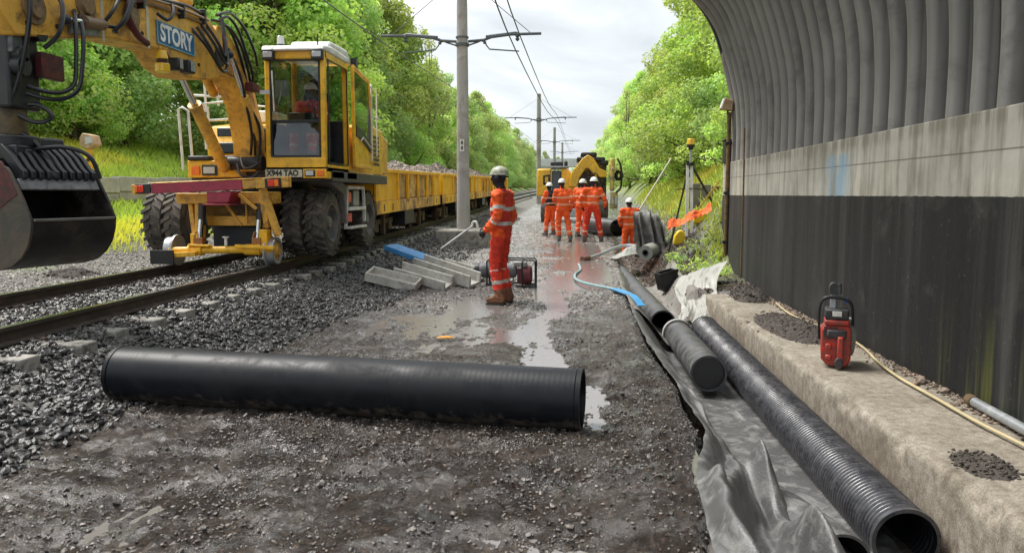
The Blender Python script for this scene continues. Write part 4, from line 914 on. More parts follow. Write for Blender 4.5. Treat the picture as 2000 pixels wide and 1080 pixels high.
# boards behind
t = thing('timber_boards', 'low screen of grey and brown boards on the bank by the wall end', 'boards', (2.8, 17.2, 1.4))
for i, (a_, b_, mt) in enumerate(((2.58, 2.82, M('grey_board', (.20, .17, .145), .8)), (2.84, 3.04, MATS['grey_board']), (3.06, 3.5, M('brown_board', (.16, .10, .07), .8)))):
    mb = MB(); mb.box(a_, b_, 17.1, 17.16, 1.2, 1.74-.03*i); mb.build('board', mt, t, bevel=.01)
mb = MB(); mb.bar((2.29, 15.25, .95), (2.86, 15.2, 1.76), .035); tag(mb.build('yellow_pole', M('yellow_pole_paint', (.72, .48, .06), .5)), 'yellow pole leaning against the end of the tunnel wall', 'pole')
mb = MB(); mb.tube([(1.80, 23.4, .6), (3.05, 24, 2.60)], .025, 8); tag(mb.build('leaning_pole', M('pale_timber', (.58, .54, .44), .7)), 'long pale pole leaning on the grassy bank', 'pole')

# ------------------------------------------------------------------ left retaining wall, yellow lamp post
t = thing('retaining_wall', 'low grey concrete retaining wall below the grass on the left bank', 'wall', (-11.95, 22, 1))
for i in range(12):
    y0 = 7+i*2.5; mb = MB(); mb.box(-12.05, -11.85, y0+.01, y0+2.49, .8, 1.46+grade(np.array(y0))); mb.build('panel', M('wall_panel', (.40, .39, .35), .85, 0, (.26, .24, .19), 3, .45, .7, .2, 30), t, bevel=.02)
    mb = MB(); mb.box(-12.08, -11.82, y0+.01, y0+2.49, 1.463+grade(np.array(y0)), 1.86+grade(np.array(y0))); mb.build('coping_panel', M('coping_panel', (.46, .45, .41), .85, 0, (.3, .28, .22), 3, .45, .7, .2, 30), t, bevel=.02)
t = thing('lamp_post', 'yellow post with a peach site lamp on top behind the bucket', 'lamp post', (-10.36, 16, .5))
PT = Matrix.Translation((-10.36, 16, 1.5)) @ Matrix.Scale(1.23, 4) @ Matrix.Translation((8.42, -13, -1.5))
mb = MB(); mb.T = PT; mb.box(-8.47, -8.37, 12.97, 13.03, .35, 2.32); mb.build('post', YEL, t, bevel=.006)
mb = MB(); mb.T = PT; mb.cyl((-8.42, 12.95, 2.1), (-8.42, 12.96, 2.1), .03, n=12); mb.cyl((-8.42, 12.95, 1.85), (-8.42, 12.96, 1.85), .02, n=12); mb.build('button', DARK, t)
mb = MB(); mb.T = PT; mb.prism([(-.10, -.10), (.04, -.14), (.17, -.06), (.13, .10), (-.05, .14), (-.11, .05)], (-8.40, 12.88, 2.42), (1, 0, 0), (0, 0, 1), (0, 1, 0), .22); mb.build('lamp_housing', LAMPH, t, bevel=.02)
mb = MB(); mb.T = PT; mb.prism([(.0, -.06), (.14, -.03), (.12, .07), (.0, .07)], (-8.40, 12.868, 2.42), (1, 0, 0), (0, 0, 1), (0, 1, 0), .012); mb.build('lens', CLEARL, t)
heap('gravel_heap', -7.9, 11.6, .45, .35, .12, 'small heap of dark stones on the pale gravel left of the track', seed=4, nst=260, z0=.2, ss=(.015, .04))

# ------------------------------------------------------------------ overhead line poles and wires
def ole_pole(x, y, h, label, zarm, right, left, rb=.18, rt=.115, plate=False):
    zg = float(gz(x, y, False)); t = thing('overhead_line_pole', label, 'pole', (x, y, zg), 0, 'tapered poles carrying the overhead tram wires')
    mb = MB(); k = 14; prof = [(i/k*(h), rb+(rt-rb)*i/k) for i in range(k+1)]; mb.lathe((x, y, zg-.2), (x, y, zg+h), [(0, 0)]+prof+[(h, 0)], 28); mb.build('shaft', POLEC, t, smooth=50)
    mb = MB(); z = zarm
    mb.lathe((x, y, z-.12), (x, y, z-.05), [(0, rt+.03), (0, rt+.06), (.07, rt+.06), (.07, rt+.03)], 20, True); mb.lathe((x, y, z+.08), (x, y, z+.12), [(0, rt+.03), (0, rt+.05), (.04, rt+.05), (.04, rt+.03)], 20, True); mb.build('clamp_band', CATG, t)
    for sgn, reach in ((1, right), (-1, left)):
        mb = MB(); mb.tube([(x+sgn*.15, y, z), (x+sgn*.55, y, z+.03), (x+sgn*.75, y, z+.10), (x+sgn*reach*.62, y, z+.16), (x+sgn*reach, y, z+.17)], .036, 8); mb.tube([(x+sgn*.15, y, z-.1), (x+sgn*.4, y, z-.02), (x+sgn*.62, y, z+.08)], .02, 6)
        mb.tube([(x+sgn*reach*.30, y, z+.12), (x+sgn*reach*.68, y, z+.20), (x+sgn*reach*.72, y, z+.17)], .03, 6); mb.build('arm', CATG, t)
        mb = MB(); mb.tube([(x+sgn*.55, y, z+.06), (x+sgn*.62, y, z-.10), (x+sgn*.70, y, z-.20), (x+sgn*reach*.72, y, z-.26)], .018, 6); mb.lathe((x+sgn*.54, y, z+.03), (x+sgn*.60, y, z-.07), [(0, .02), (.02, .05), (.05, .03), (.08, .05), (.11, .02)], 12); mb.build('steady_arm', CATG, t)
        mb = MB(); mb.lathe((x+sgn*reach*.70, y, z+.15), (x+sgn*reach*.70, y, z-.02), [(0, .02), (.03, .06), (.07, .03), (.11, .06), (.16, .02)], 12); mb.build('insulator', CATG, t)
        mb = MB(); mb.tube([(x+sgn*rt, y, z+1.55), (x+sgn*reach*.86, y, z+.2)], .009, 5); mb.build('stay_wire', CATG, t)
    if plate:
        ap = math.atan2(-x, y)
        px_, py_ = x+.145*math.sin(ap)*0, y-.165
        mb = MB(); mb.box(x-.055, x+.055, y-.180, y-.172, 2.60-.0, 2.90); mb.build('number_plate', WHITEP, t)
        for zz in (2.68, 2.82): text_mesh('plate_digit', '8', M('plate_black', (.02, .02, .02), .5), t, (x, y-.183, zz), FACE_CAM, .085, 1, .002, .004)
    return t
ole_pole(-2.80, 20, 8.6, 'nearest concrete overhead line pole standing on the concrete block', 5.38, 2.02, 2.1, plate=True)
ole_pole(-2.5, 60, 8.6, 'second overhead line pole, above the far yellow excavator', 7.2, 2.9, 2.6, rb=.19, rt=.16)
ole_pole(-2.15, 100, 8.9, 'third overhead line pole, thin in the distance', 8.2, 3.3, 2.4, rb=.19, rt=.17)
ole_pole(-1.6, 140, 9.0, 'farthest overhead line pole near the pale bridge', 9.0, 3.0, 2.2, rb=.2, rt=.18)
t = thing('pole_foundation', 'rough concrete foundation block around the foot of the nearest line pole', 'foundation', (-2.77, 19.8, .3))
mb = MB(); mb.box(-3.42, -2.12, 19.3, 20.5, .10, .60); mb.build('block', SLEEP, t, bevel=.04)
mb = MB(); mb.tube([(-2.55, 19.6, .6), (-2.5, 19.55, .78), (-2.4, 19.5, .80), (-2.36, 19.5, .62)], .03, 8, 4); mb.build('cable_loop', WHITEP, t)
mb = MB(); mb.bar((-2.45, 19.2, .72), (-3.05, 17.9, .22), .035); tag(mb.build('steel_bar', GALV), 'thin grey bar leaning on the concrete block by the nearest pole', 'bar')
for nm, zo, xo, lb in (('contact_wire', 5.12, 0, 'lower overhead wire running above the excavated track'), ('catenary_wire', 5.50, .10, 'upper overhead wire running above the excavated track')):
    P = [(-1.42+xo, 5, zo-.1), (-1.42+xo, 12, zo-.03), (-1.42+xo, 20, zo), (-1.25+xo*.7, 40, zo+.62), (-1.0+xo*.3, 60, zo+1.75), (-.6, 100, zo+2.7), (0, 140, zo+3.5)]
    mb = MB(); mb.tube(P, .016, 6, 4); tag(mb.build(nm, CATG), lb, 'wire')
mb = MB(); mb.tube([(-4.6, 12, 5.2), (-4.6, 20, 5.2), (-4.7, 60, 6.9), (-4.3, 100, 7.9)], .014, 6, 3); tag(mb.build('contact_wire', CATG), 'overhead wire running above the yellow train on the left', 'wire')
# pale bridge far away
t = thing('distant_bridge', 'pale low bridge crossing the line in the far distance', 'bridge', (0, 190, 5))
mb = MB(); mb.box(-14, 16, 190, 196, 8.3, 10.2); mb.build('deck', M('pale_bridge', (.55, .56, .58), .8), t)
mb = MB(); mb.box(-14, -5.5, 190.5, 195.5, 1, 8.3); mb.box(7, 16, 190.5, 195.5, 1, 8.3); mb.build('abutment', MATS['pale_bridge'], t)

# ------------------------------------------------------------------ wagons
def make_wagon():
    y0, L = 0.0, 7.75; xl, xr = -1.24, 1.22      # centred on track, z from rail top
    t = thing('ballast_wagon', 'yellow ballast wagon nearest the excavator, loaded with grey rubble', 'wagon', (0, 0, 0), 0, 'yellow wagons coupled behind the excavator')
    B = lambda mb, n, mt, bv=.008, par=None: mb.build(n, mt, par or t, world=False, bevel=bv)
    for sx, x in ((1, xr), (-1, xl)):
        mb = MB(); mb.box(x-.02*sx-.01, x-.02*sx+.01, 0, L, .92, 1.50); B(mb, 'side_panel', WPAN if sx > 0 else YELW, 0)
        mb = MB()
        bays = [0, 2.0, 3.1, 4.4, 5.7, 6.7, L]
        mb.box(min(x, x+.02*sx), max(x, x+.02*sx), .02, 2.0, .90, 1.50)
        mb.box(min(x, x+.02*sx), max(x, x+.02*sx), 6.7, L-.02, .90, 1.50)
        for q in bays[1:-1]: mb.box(min(x, x+.06*sx), max(x, x+.06*sx), q-.06, q+.06, .90, 1.50)
        B(mb, 'side_post', YELW, .006)
        mb = MB(); mb.box(min(x, x+.07*sx), max(x, x+.07*sx), 0, L, 1.50, 1.58); B(mb, 'top_rail', YELW, .01)
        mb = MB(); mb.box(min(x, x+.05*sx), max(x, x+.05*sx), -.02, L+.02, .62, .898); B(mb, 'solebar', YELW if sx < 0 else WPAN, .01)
        mb = MB()
        for q in (.55, 1.35, 5.5, 7.0): mb.box(min(x+.052*sx, x+.062*sx), max(x+.052*sx, x+.062*sx), q, q+.07, .68, .82)
        B(mb, 'bracket', DARK, 0)
        mb = MB(); mb.box(min(x+.052*sx, x+.055*sx), max(x+.052*sx, x+.055*sx), 0.3, 2.1, .63, .89); mb.box(min(x+.052*sx, x+.055*sx), max(x+.052*sx, x+.055*sx), 6.7, 7.6, .63, .89); B(mb, 'solebar_plate', YELW, 0)
    for q in (0, L-.04):
        mb = MB(); mb.box(xl, xr, q, q+.04, .90, 1.54); B(mb, 'end_panel', YELW)
    mb = MB(); mb.box(xl+.05, xr-.05, .02, L-.02, .60, .92); B(mb, 'floor', DARK)
    mb = MB(); mb.box(-.45, .45, .4, L-.4, .35, .62); mb.box(.75, 1.15, 3.2, 4.3, .25, .6); B(mb, 'underframe', DARK)
    for q in (1.2, 2.4, 5.4, 6.6):
        mb = MB(); mb.cyl((-.8, q, .30), (.8, q, .30), .06, n=10); ax = B(mb, 'axle', DARK, 0)
        for sx in (-1, 1):
            mb = MB(); mb.lathe((sx*.70, q, .30), (sx*.83, q, .30), [(0, 0), (0, .30), (.03, .30), (.032, .27), (.12, .265), (.12, .2), (.09, .19), (.09, 0)], 24); B(mb, 'wheel', RAILS, 0, ax)
    for q in (1.8, 6.0):
        for sx in (-1, 1):
            mb = MB(); mb.box(sx*.88-.05, sx*.88+.05, q-1.0, q+1.0, .34, .46); mb.box(sx*.88-.08, sx*.88+.08, q-.8, q-.5, .18, .42); mb.box(sx*.88-.08, sx*.88+.08, q+.5, q+.8, .18, .42); mb.bar((sx*.95, q-.1, .62), (sx*.95, q-.1, .12), .10, .14); B(mb, 'bogie_frame', M('bogie_rusty', (.10, .07, .05), .7, 0, (.2, .12, .06), 9), .01)
    mb = MB(); mb.box(-.05, .05, -.66, 0, .50, .60); B(mb, 'coupling', DARK)
    return t
wag = make_wagon()
WL = ['yellow ballast wagon nearest the excavator, loaded with grey rubble', 'second yellow ballast wagon, partly behind the concrete pole', 'third yellow ballast wagon, behind the near worker', 'last yellow ballast wagon at the far end of the train']
for i in range(4):
    o = wag if i == 0 else copy_tree(wag); y0 = 15.75+i*8.42; o['label'] = WL[i]
    o.location = (-5.27+.000108*max(0, y0-28)**2, y0, .40+float(grade(np.array(y0)))); o.rotation_euler = (math.atan(.015), 0, -.0009*i)
    n = 5000; x = rng.uniform(-1.18, 1.15, n); y = rng.uniform(.15, 7.6, n)
    hh = 1.42+.50*(1-np.abs(x)/1.25)*np.clip(.1+1.5*fbm(y*.7, y*0+x*.8, 100+i, 3), 0, 1.3); s = rng.uniform(.03, .10, n)
    P = np.stack([x+o.location.x, y+y0, hh+o.location.z+.015*y], -1)
    scatter_rocks('rubble_load', P, s, M('rubble_stone', (.25, .205, .175), .85, 0, (.32, .27, .24), 8, .5, .7, .3, 60, tint=True), RV1, .45, 1.6, label=['heap of grey brown rubble filling the nearest wagon', 'rubble heaped in the second wagon behind the pole', 'rubble heaped in the third wagon', 'rubble heaped in the last wagon'][i], cat='rubble', warm=.1)

# ------------------------------------------------------------------ tyres
def tyre_mesh(w, r, n=22, lug=.035):
    """axis X, centred on origin"""
    mb = MB(); hw = w/2; rb = r-lug; ri = r*.56
    mb.lathe((-hw, 0, 0), (hw, 0, 0), [(.02, ri), (0, ri+.03), (-.005, r*.80), (.02, rb-.015), (.06, rb), (w-.06, rb), (w-.02, rb-.015), (w+.005, r*.80), (w, ri+.03), (w-.02, ri)], 48, True)
    for i in range(n):
        for side in (-1, 1):
            a = 2*math.pi*(i+(.5 if side > 0 else 0))/n; da = 2*math.pi/n*.40
            q = []
            for rr_ in (rb-.012, r):
                for xx, aa in ((side*(hw+.004), a-da*.5-.10), (side*(hw+.004), a+da*.5-.10), (side*.0+side*.01, a+da*.45+.06), (side*.01, a-da*.45+.06)):
                    k = rr_ if abs(xx) < hw*.9 else rr_-.01
                    q.append((xx, k*math.sin(aa), k*math.cos(aa)))
            mb.add(q, [(0, 1, 2, 3), (7, 6, 5, 4), (0, 4, 5, 1), (1, 5, 6, 2), (2, 6, 7, 3), (3, 7, 4, 0)])
    return mb
def wheel(parent, x, y, z, w=.30, r=.55, outer=1, mat=TYRE):
    mb = MB(); s_ = outer; hw = w/2
    mb.lathe((-hw*s_, 0, 0), (hw*s_, 0, 0), [(0, 0), (0, r*.57), (w, r*.57), (w+.0, r*.53), (w-.10, r*.50), (w-.13, r*.42), (w-.13, r*.22), (w-.06, r*.20), (w-.03, r*.16), (w-.03, 0)], 36)
    for k in range(8):
        a = k*math.pi/4; yy, zz = r*.31*math.sin(a), r*.31*math.cos(a); mb.cyl((s_*(hw-.14), yy, zz), (s_*(hw-.10), yy, zz), .014, n=6)
    mb.T = Matrix.Identity(4); mb.v = [(a+x, b_+y, c_+z) for a, b_, c_ in mb.v]
    rim = mb.build('wheel', RIM, parent)
    t2 = tyre_mesh(w, r); t2.v = [(a+x, b_+y, c_+z) for a, b_, c_ in t2.v]; t2.build('tyre', mat, rim, smooth=30)
    return rim

# ------------------------------------------------------------------ road-rail excavator
ex = thing('road_rail_excavator', 'yellow road rail excavator on the track with its arm reaching over to the left', 'excavator', (-5.27, 13.4, .45))
def E_(mb, n, mt, bv=.01, par=None, smooth=35): return mb.build(n, mt, par or ex, bevel=bv, smooth=smooth)
for y in (12.42, 14.75):
    mb = MB(); mb.cyl((-6.3, y, 1.05), (-4.3, y, 1.05), .10, n=16); mb.ball((-5.3, y, 1.05), .22, 16, 10); E_(mb, 'axle', DARK, 0)
    for x, o_ in ((-6.74, -1), (-6.40, -1), (-4.44, 1), (-4.07, 1)): wheel(ex, x, y, 1.04, .31, .555, o_)
mb = MB(); mb.box(-5.80, -4.80, 11.6, 15.4, 1.12, 1.46); mb.box(-6.05, -4.55, 12.9, 14.2, 1.0, 1.4); E_(mb, 'chassis', M('chassis_dark_yellow', (.30, .17, .03), .55, 0, (.05, .045, .04), 4, .42, .62), .02)
mb = MB(); mb.box(-5.75, -4.75, 11.62, 11.70, 1.28, 1.52); mb.box(-5.60, -4.72, 11.50, 11.58, 1.02, 1.17); mb.bar((-5.35, 11.5, 1.42), (-5.05, 11.5, 1.02), .04); mb.bar((-4.95, 11.45, 1.5), (-4.95, 11.45, 1.05), .03); E_(mb, 'front_plate', YELD, .01)
mb = MB(); mb.box(-5.62, -4.70, 11.72, 11.80, .62, 1.0); E_(mb, 'belly_plate', M('belly_blue_black', (.02, .028, .04), .5), .01)
# lighting beam (maroon and yellow) in front
BT = Matrix.Translation((-5.30, 11.05, 1.625)) @ Matrix.Rotation(R(-2.4), 4, 'Y')
def beam(mb): mb.T = BT; return mb
mb = beam(MB()); mb.box(-.88, .50, -.062, .05, -.075, .066); E_(mb, 'beam_plate', MAROON, .008)
mb = beam(MB()); mb.prism([(-.88, .068), (.80, .068), (.80, .085), (-.88, .085)], (0, -.07, 0), (1, 0, 0), (0, 0, 1), (0, 1, 0), .16); mb.prism([(.30, -.075), (.70, -.06), (.70, .064), (.30, .064)], (0, -.05, 0), (1, 0, 0), (0, 0, 1), (0, 1, 0), .1); mb.box(.70, 1.20, -.06, .06, -.07, .085); mb.box(-1.20, -.94, -.05, .05, -.08, .07); E_(mb, 'beam_end', YELD, .01)
mb = beam(MB()); mb.prism([(-.86, -.07), (-.52, -.074), (-.86, .02)], (0, -.06, 0), (1, 0, 0), (0, 0, 1), (0, 1, 0), .012); E_(mb, 'gusset', YELD, 0)
for x0, lb in ((-1.13, 0), (.85, 1)):
    mb = beam(MB()); mb.box(x0, x0+.24, -.085, -.055, -.07, .07); h = E_(mb, 'lamp_case', DARK, .008)
    mb = beam(MB()); mb.box(x0+.05, x0+.14, -.10, -.087, -.05, .05); E_(mb, 'tail_lens', REDL, .006, h)
    mb = beam(MB()); mb.box(x0+.145, x0+.21, -.10, -.087, -.05, .05) if lb else mb.box(x0+.01, x0+.045, -.10, -.087, -.05, .05); E_(mb, 'indicator_lens', ORL, .006, h)
mb = beam(MB()); mb.box(-.93, -.89, -.07, .05, -.08, .09); E_(mb, 'beam_bracket', WHITEP, .006)
mb = MB(); mb.xz([(-5.36, 1.37), (-5.03, 1.38), (-4.985, 1.545), (-5.36, 1.535)], 11.02, 11.45); mb.box(-5.40, -4.98, 10.95, 11.4, 1.34, 1.362); E_(mb, 'coupling_hood', MAROON, .01)
# rail bogie
mb = MB(); mb.bar((-4.56, 11.15, 1.58), (-4.38, 11.25, .88), .13, .11); mb.bar((-4.58, 11.25, 1.45), (-4.58, 11.3, 1.0), .10, .10); mb.bar((-5.62, 11.35, 1.48), (-5.62, 11.3, .82), .13, .11); mb.bar((-5.80, 11.4, 1.40), (-5.72, 11.35, .85), .07, .09); mb.box(-5.95, -5.35, 11.25, 11.6, 1.36, 1.52); mb.box(-4.95, -4.45, 11.25, 11.6, 1.36, 1.54); mb.bar((-4.95, 11.2, 1.50), (-4.68, 11.2, 1.28), .05); E_(mb, 'bogie_leg', YELD, .012)
mb = MB(); mb.cyl((-6.02, 11.12, .66), (-4.42, 11.12, .69), .055, n=18); mb.lathe((-5.72, 11.12, .665), (-5.5, 11.12, .67), [(0, .055), (0, .085), (.05, .085), (.05, .07), (.17, .07), (.17, .085), (.22, .085), (.22, .055)], 16); mb.lathe((-4.85, 11.12, .68), (-4.6, 11.12, .685), [(0, .055), (0, .08), (.25, .09), (.25, .05)], 16); mb.bar((-6.05, 11.0, .60), (-5.55, 11.02, .62), .10, .07); mb.bar((-4.95, 11.02, .74), (-4.35, 11.0, .72), .07, .05); mb.bar((-5.7, 11.1, .75), (-5.35, 11.05, .74), .09, .03); mb.box(-5.68, -5.56, 11.1, 11.3, .70, .92); mb.box(-4.62, -4.50, 11.1, 11.3, .72, .98); E_(mb, 'rail_axle', YEL, .01)
for x in (-5.56, -4.66):
    mb = MB(); mb.cyl((x, 11.18, .80), (x, 11.24, 1.06), .028, n=12); mb.cyl((x, 11.24, 1.04), (x, 11.28, 1.36), .055, n=14); cy = E_(mb, 'ram', DARK, 0)
    mb = MB(); mb.cyl((x, 11.14, .84), (x, 11.21, 1.12), .033, n=12); E_(mb, 'rod', CHROME, 0, cy)
    mb = MB(); mb.box(x-.07, x+.07, 11.08, 11.2, .72, .86); mb.bar((x-.06, 11.1, .84), (x-.03, 11.12, .95), .03); E_(mb, 'ram_bracket', M('rust_orange', (.30, .13, .04), .7), .01, cy)
for x, s_ in ((-6.02, -1), (-4.515, 1)):
    mb = MB(); mb.lathe((x-s_*.05, 11.30, .655), (x+s_*.10, 11.30, .655), [(0, 0), (0, .235), (.03, .24), (.035, .205), (.15, .20), (.15, .155), (.11, .15), (.11, .07), (.155, .065), (.155, 0)], 36); rw = E_(mb, 'rail_wheel', GALV, 0)
    mb = MB(); mb.lathe((x+s_*.06, 11.30, .655), (x+s_*.11, 11.30, .655), [(.0, .0), (0, .15), (.02, .14), (.04, .08), (.06, .07), (.06, 0)], 20); E_(mb, 'hub', YELD, 0, rw)
mb = MB(); mb.box(-6.22, -5.86, 10.92, 10.95, .47, .68); E_(mb, 'mud_flap', BLACKP, .004)
mb = MB(); mb.cyl((-5.13, 11.1, .74), (-5.13, 11.1, .86), .022, n=12); mb.cyl((-5.13, 11.1, .86), (-5.13, 11.1, .875), .05, n=12); E_(mb, 'grease_fitting', WHITEP, 0)
# slew ring and deck
mb = MB(); mb.cyl((-5.2, 13.4, 1.44), (-5.2, 13.4, 1.74), .62, n=40); E_(mb, 'slew_ring', DARK, .01)
mb = MB(); mb.box(-5.95, -3.68, 11.75, 15.3, 1.70, 1.86); E_(mb, 'deck', M('deck_dark', (.05, .052, .058), .5, 0, (.12, .10, .08), 6), .01)
# left-hand front box
mb = MB(); mb.box(-5.92, -5.06, 11.58, 12.3, 1.76, 2.02); lf = E_(mb, 'front_box', YEL, .012)
for x0, x1 in ((-5.90, -5.55), (-5.47, -5.08)):
    mb = MB(); mb.box(x0, x1, 11.54, 12.2, 2.02, 2.09); E_(mb, 'rubber_step', BLACKP, .02, lf)
mb = MB(); mb.box(-5.85, -5.72, 11.555, 11.578, 1.80, 1.93); E_(mb, 'marker_lamp', ORL, .005, lf)
mb = MB(); mb.box(-5.68, -5.44, 11.555, 11.578, 1.79, 1.95); hl = E_(mb, 'headlamp', DARK, .005, lf)
mb = MB(); mb.box(-5.65, -5.47, 11.54, 11.553, 1.82, 1.92); E_(mb, 'headlamp_glass', CLEARL, .004, hl) if False else E_(mb, 'headlamp_glass', CLEARL, .004, lf)
# engine cover rising behind with vents
mb = MB(); mb.yz([(12.3, 2.02), (12.25, 2.30), (12.45, 2.62), (13.2, 2.72), (15.3, 2.75), (15.3, 1.86), (12.3, 1.86)], -5.93, -5.12); E_(mb, 'engine_cover', YEL, .03)
mb = MB(); mb.box(-5.80, -5.30, 12.22, 12.27, 2.16, 2.34); mb.box(-5.78, -5.28, 12.33, 12.36, 2.44, 2.58); mb.box(-5.15, -5.05, 12.35, 12.6, 2.2, 2.6); E_(mb, 'cover_vent', M('vent_blue_black', (.02, .03, .045), .4), .03)
mb = MB(); mb.box(-5.8, -5.2, 13.2, 14.0, 2.74, 2.95); E_(mb, 'intake_box', WHITEP, .03)
# handrails
HR = .022
rails_ = [[(-6.36, 12.3, 1.9), (-6.40, 12.3, 2.88), (-6.36, 12.35, 2.92), (-6.26, 12.35, 2.86), (-6.22, 12.35, 2.0)],
          [(-6.10, 12.6, 2.25), (-6.12, 12.6, 3.0), (-5.62, 12.6, 3.04), (-5.40, 12.6, 3.02)], [(-6.12, 12.6, 2.72), (-5.35, 12.6, 2.76)], [(-6.10, 12.6, 2.30), (-5.35, 12.6, 2.36)],
          [(-6.22, 12.9, 2.9), (-6.24, 12.9, 3.9)], [(-6.00, 12.9, 3.0), (-6.03, 12.9, 4.0)], [(-6.45, 12.9, 3.18), (-5.85, 12.9, 3.14)], [(-5.02, 12.7, 2.3), (-5.02, 12.7, 2.95), (-5.4, 12.7, 2.98)], [(-6.02, 12.55, 2.25), (-6.02, 12.55, 2.95)]]
for r_ in rails_:
    mb = MB(); mb.tube(r_, HR, 8); E_(mb, 'handrail', WHITEP, 0)
# cab
x0, x1, y0, y1, z0, z1 = -4.64, -3.70, 11.50, 12.78, 1.86, 3.66
def cabp(x, y, z):   # slight taper: narrower to the top, front raked
    k = (z-z0)/(z1-z0); return (x+(-.02 if x > -4 else .02)*k*0+0, y+.06*k*(y < 12), z)
mb = MB()
pw = .085
def post(a, b, w_=pw, h_=pw): mb.bar(cabp(*a), cabp(*b), w_, h_)
for xx in (x0+pw/2, x1-pw/2): post((xx, y0+pw/2, z0), (xx, y0+pw/2, z1))
post((x1-pw/2, 12.72, z0), (x1-pw/2, 12.72, z1), .09, .09); post((x0+pw/2, 12.72, z0), (x0+pw/2, 12.72, z1))
mb.box(x0, x1, y0, y0+.07, z0, z0+.20); mb.box(x0, x1, y0+.06, y0+.14, z1-.14, z1); E_(mb, 'cab_frame', YEL, .022)
mb = MB(); mb.box(x0, x1, y0+.0, y1, z0-.02, z0+.06); E_(mb, 'cab_floor', DARK, .01)
mb = MB(); mb.yz([(y0-.02, z1-.02), (y0+.03, z1+.06), (y0+.4, z1+.10), (y1+.02, z1+.08), (y1+.06, z1-.02)], x0-.02, x1+.02); E_(mb, 'cab_roof', WHITEP, .03)
mb = MB(); mb.yz([(11.95, z1+.09), (12.05, z1+.22), (12.9, z1+.24), (13.15, z1+.10), (13.15, z1)], -4.40, -3.74); E_(mb, 'roof_unit', WHITEP, .05, seg=3) if False else E_(mb, 'roof_unit', WHITEP, .05)
mb = MB(); mb.box(x0, x0+.03, y0+.10, 12.7, z0+.05, z0+.75); mb.box(x0, x1, 12.74, 12.78, z0, z0+.85); E_(mb, 'cab_lower_panel', DARK, .008)
mb = MB(); mb.bar(cabp(x0+pw, y0+.05, 2.60), cabp(x1-pw, y0+.05, 2.60), .05, .045); E_(mb, 'window_bar', BLACKP, .006)
mb = MB(); mb.add([cabp(x0+pw, y0+.035, z0+.20), cabp(x1-pw, y0+.035, z0+.20), cabp(x1-pw, y0+.035, 2.59), cabp(x0+pw, y0+.035, 2.59)], [(0, 1, 2, 3)]); E_(mb, 'lower_windscreen', GLASS, 0, smooth=0)
mb = MB(); mb.add([cabp(x0+pw, y0+.035, 2.61), cabp(x1-pw, y0+.035, 2.61), cabp(x1-pw, y0+.035, z1-.13), cabp(x0+pw, y0+.035, z1-.13)], [(0, 1, 2, 3)]); E_(mb, 'windscreen', GLASS, 0, smooth=0)
def gasket(P, w_=.022, n='window_seal', par=None):
    mb = MB(); k = len(P)
    for i in range(k): mb.bar(P[i], P[(i+1) % k], w_, w_)
    return E_(mb, n, BLACKP, 0, par)
gasket([cabp(x0+pw+.01, y0+.01, z0+.22), cabp(x1-pw-.01, y0+.01, z0+.22), cabp(x1-pw-.01, y0+.01, z1-.15), cabp(x0+pw+.01, y0+.01, z1-.15)])
mb = MB(); mb.add([(x0+.03, y0+.15, z0+.75), (x0+.03, 12.7, z0+.75), (x0+.03, 12.7, z1-.05), (x0+.03, y0+.2, z1-.05)], [(0, 1, 2, 3)]); E_(mb, 'side_window', GLASS, 0, smooth=0)
mb = MB(); mb.add([(x0+.05, 12.76, z0+.85), (x1-.05, 12.76, z0+.85), (x1-.05, 12.76, z1-.05), (x0+.05, 12.76, z1-.05)], [(0, 1, 2, 3)]); E_(mb, 'rear_window', GLASS, 0, smooth=0)
# right side around the doorway: lower rail, head rail
mb = MB(); mb.box(x1-.05, x1, y0+.08, 12.7, z0, z0+.10); mb.box(x1-.05, x1, y0+.12, 12.7, z1-.12, z1-.02); E_(mb, 'door_surround', YEL, .01)
gasket([(x1+.004, y0+.13, z0+.12), (x1+.004, 12.66, z0+.12), (x1+.004, 12.66, z1-.13), (x1+.004, y0+.20, z1-.13)], .018, 'door_seal')
# door folded back along the side
dx = x1+.05
mb = MB(); P = [(dx, 12.86, 1.98), (dx, 14.0, 1.98), (dx, 14.02, 2.70), (dx, 13.85, 3.52), (dx, 12.86, 3.62)]
for i in range(5): mb.bar(P[i], P[(i+1) % 5], .05, .06)
dr = E_(mb, 'door', YEL, .01)
mb = MB(); mb.yz([(12.88, 2.0), (13.98, 2.0), (13.98, 2.40), (13.2, 2.62), (12.88, 2.62)], dx-.015, dx+.01); E_(mb, 'door_panel', YEL, .004, dr)
mb = MB(); mb.yz([(12.92, 2.64), (13.2, 2.64), (13.95, 2.42), (13.98, 2.70), (13.82, 3.48), (12.92, 3.57)], dx-.004, dx+.004); E_(mb, 'door_window', GLASS, 0, dr)
mb = MB(); mb.yz([(12.95, 2.48), (13.3, 2.44), (13.9, 2.24), (13.9, 2.40), (13.3, 2.62), (12.95, 2.66)], dx+.011, dx+.03); E_(mb, 'door_handle_recess', DARK, .004, dr)
mb = MB(); mb.tube([(dx+.03, 13.2, 2.42), (dx+.06, 13.25, 2.48), (dx+.06, 13.8, 2.32), (dx+.03, 13.85, 2.26)], .014, 6); E_(mb, 'door_handle', WHITEP, 0, dr)
mb = MB(); mb.tube([(-3.62, 13.9, 2.1), (-3.62, 13.95, 3.45), (-3.68, 14.0, 3.5)], .018, 8); mb.tube([(-3.60, 14.2, 2.2), (-3.60, 14.25, 3.38), (-3.62, 13.9, 3.42)], .014, 8); mb.tube([(-3.62, 13.93, 2.9), (-3.55, 14.3, 2.88)], .014, 8); E_(mb, 'door_rail', WHITEP, 0)
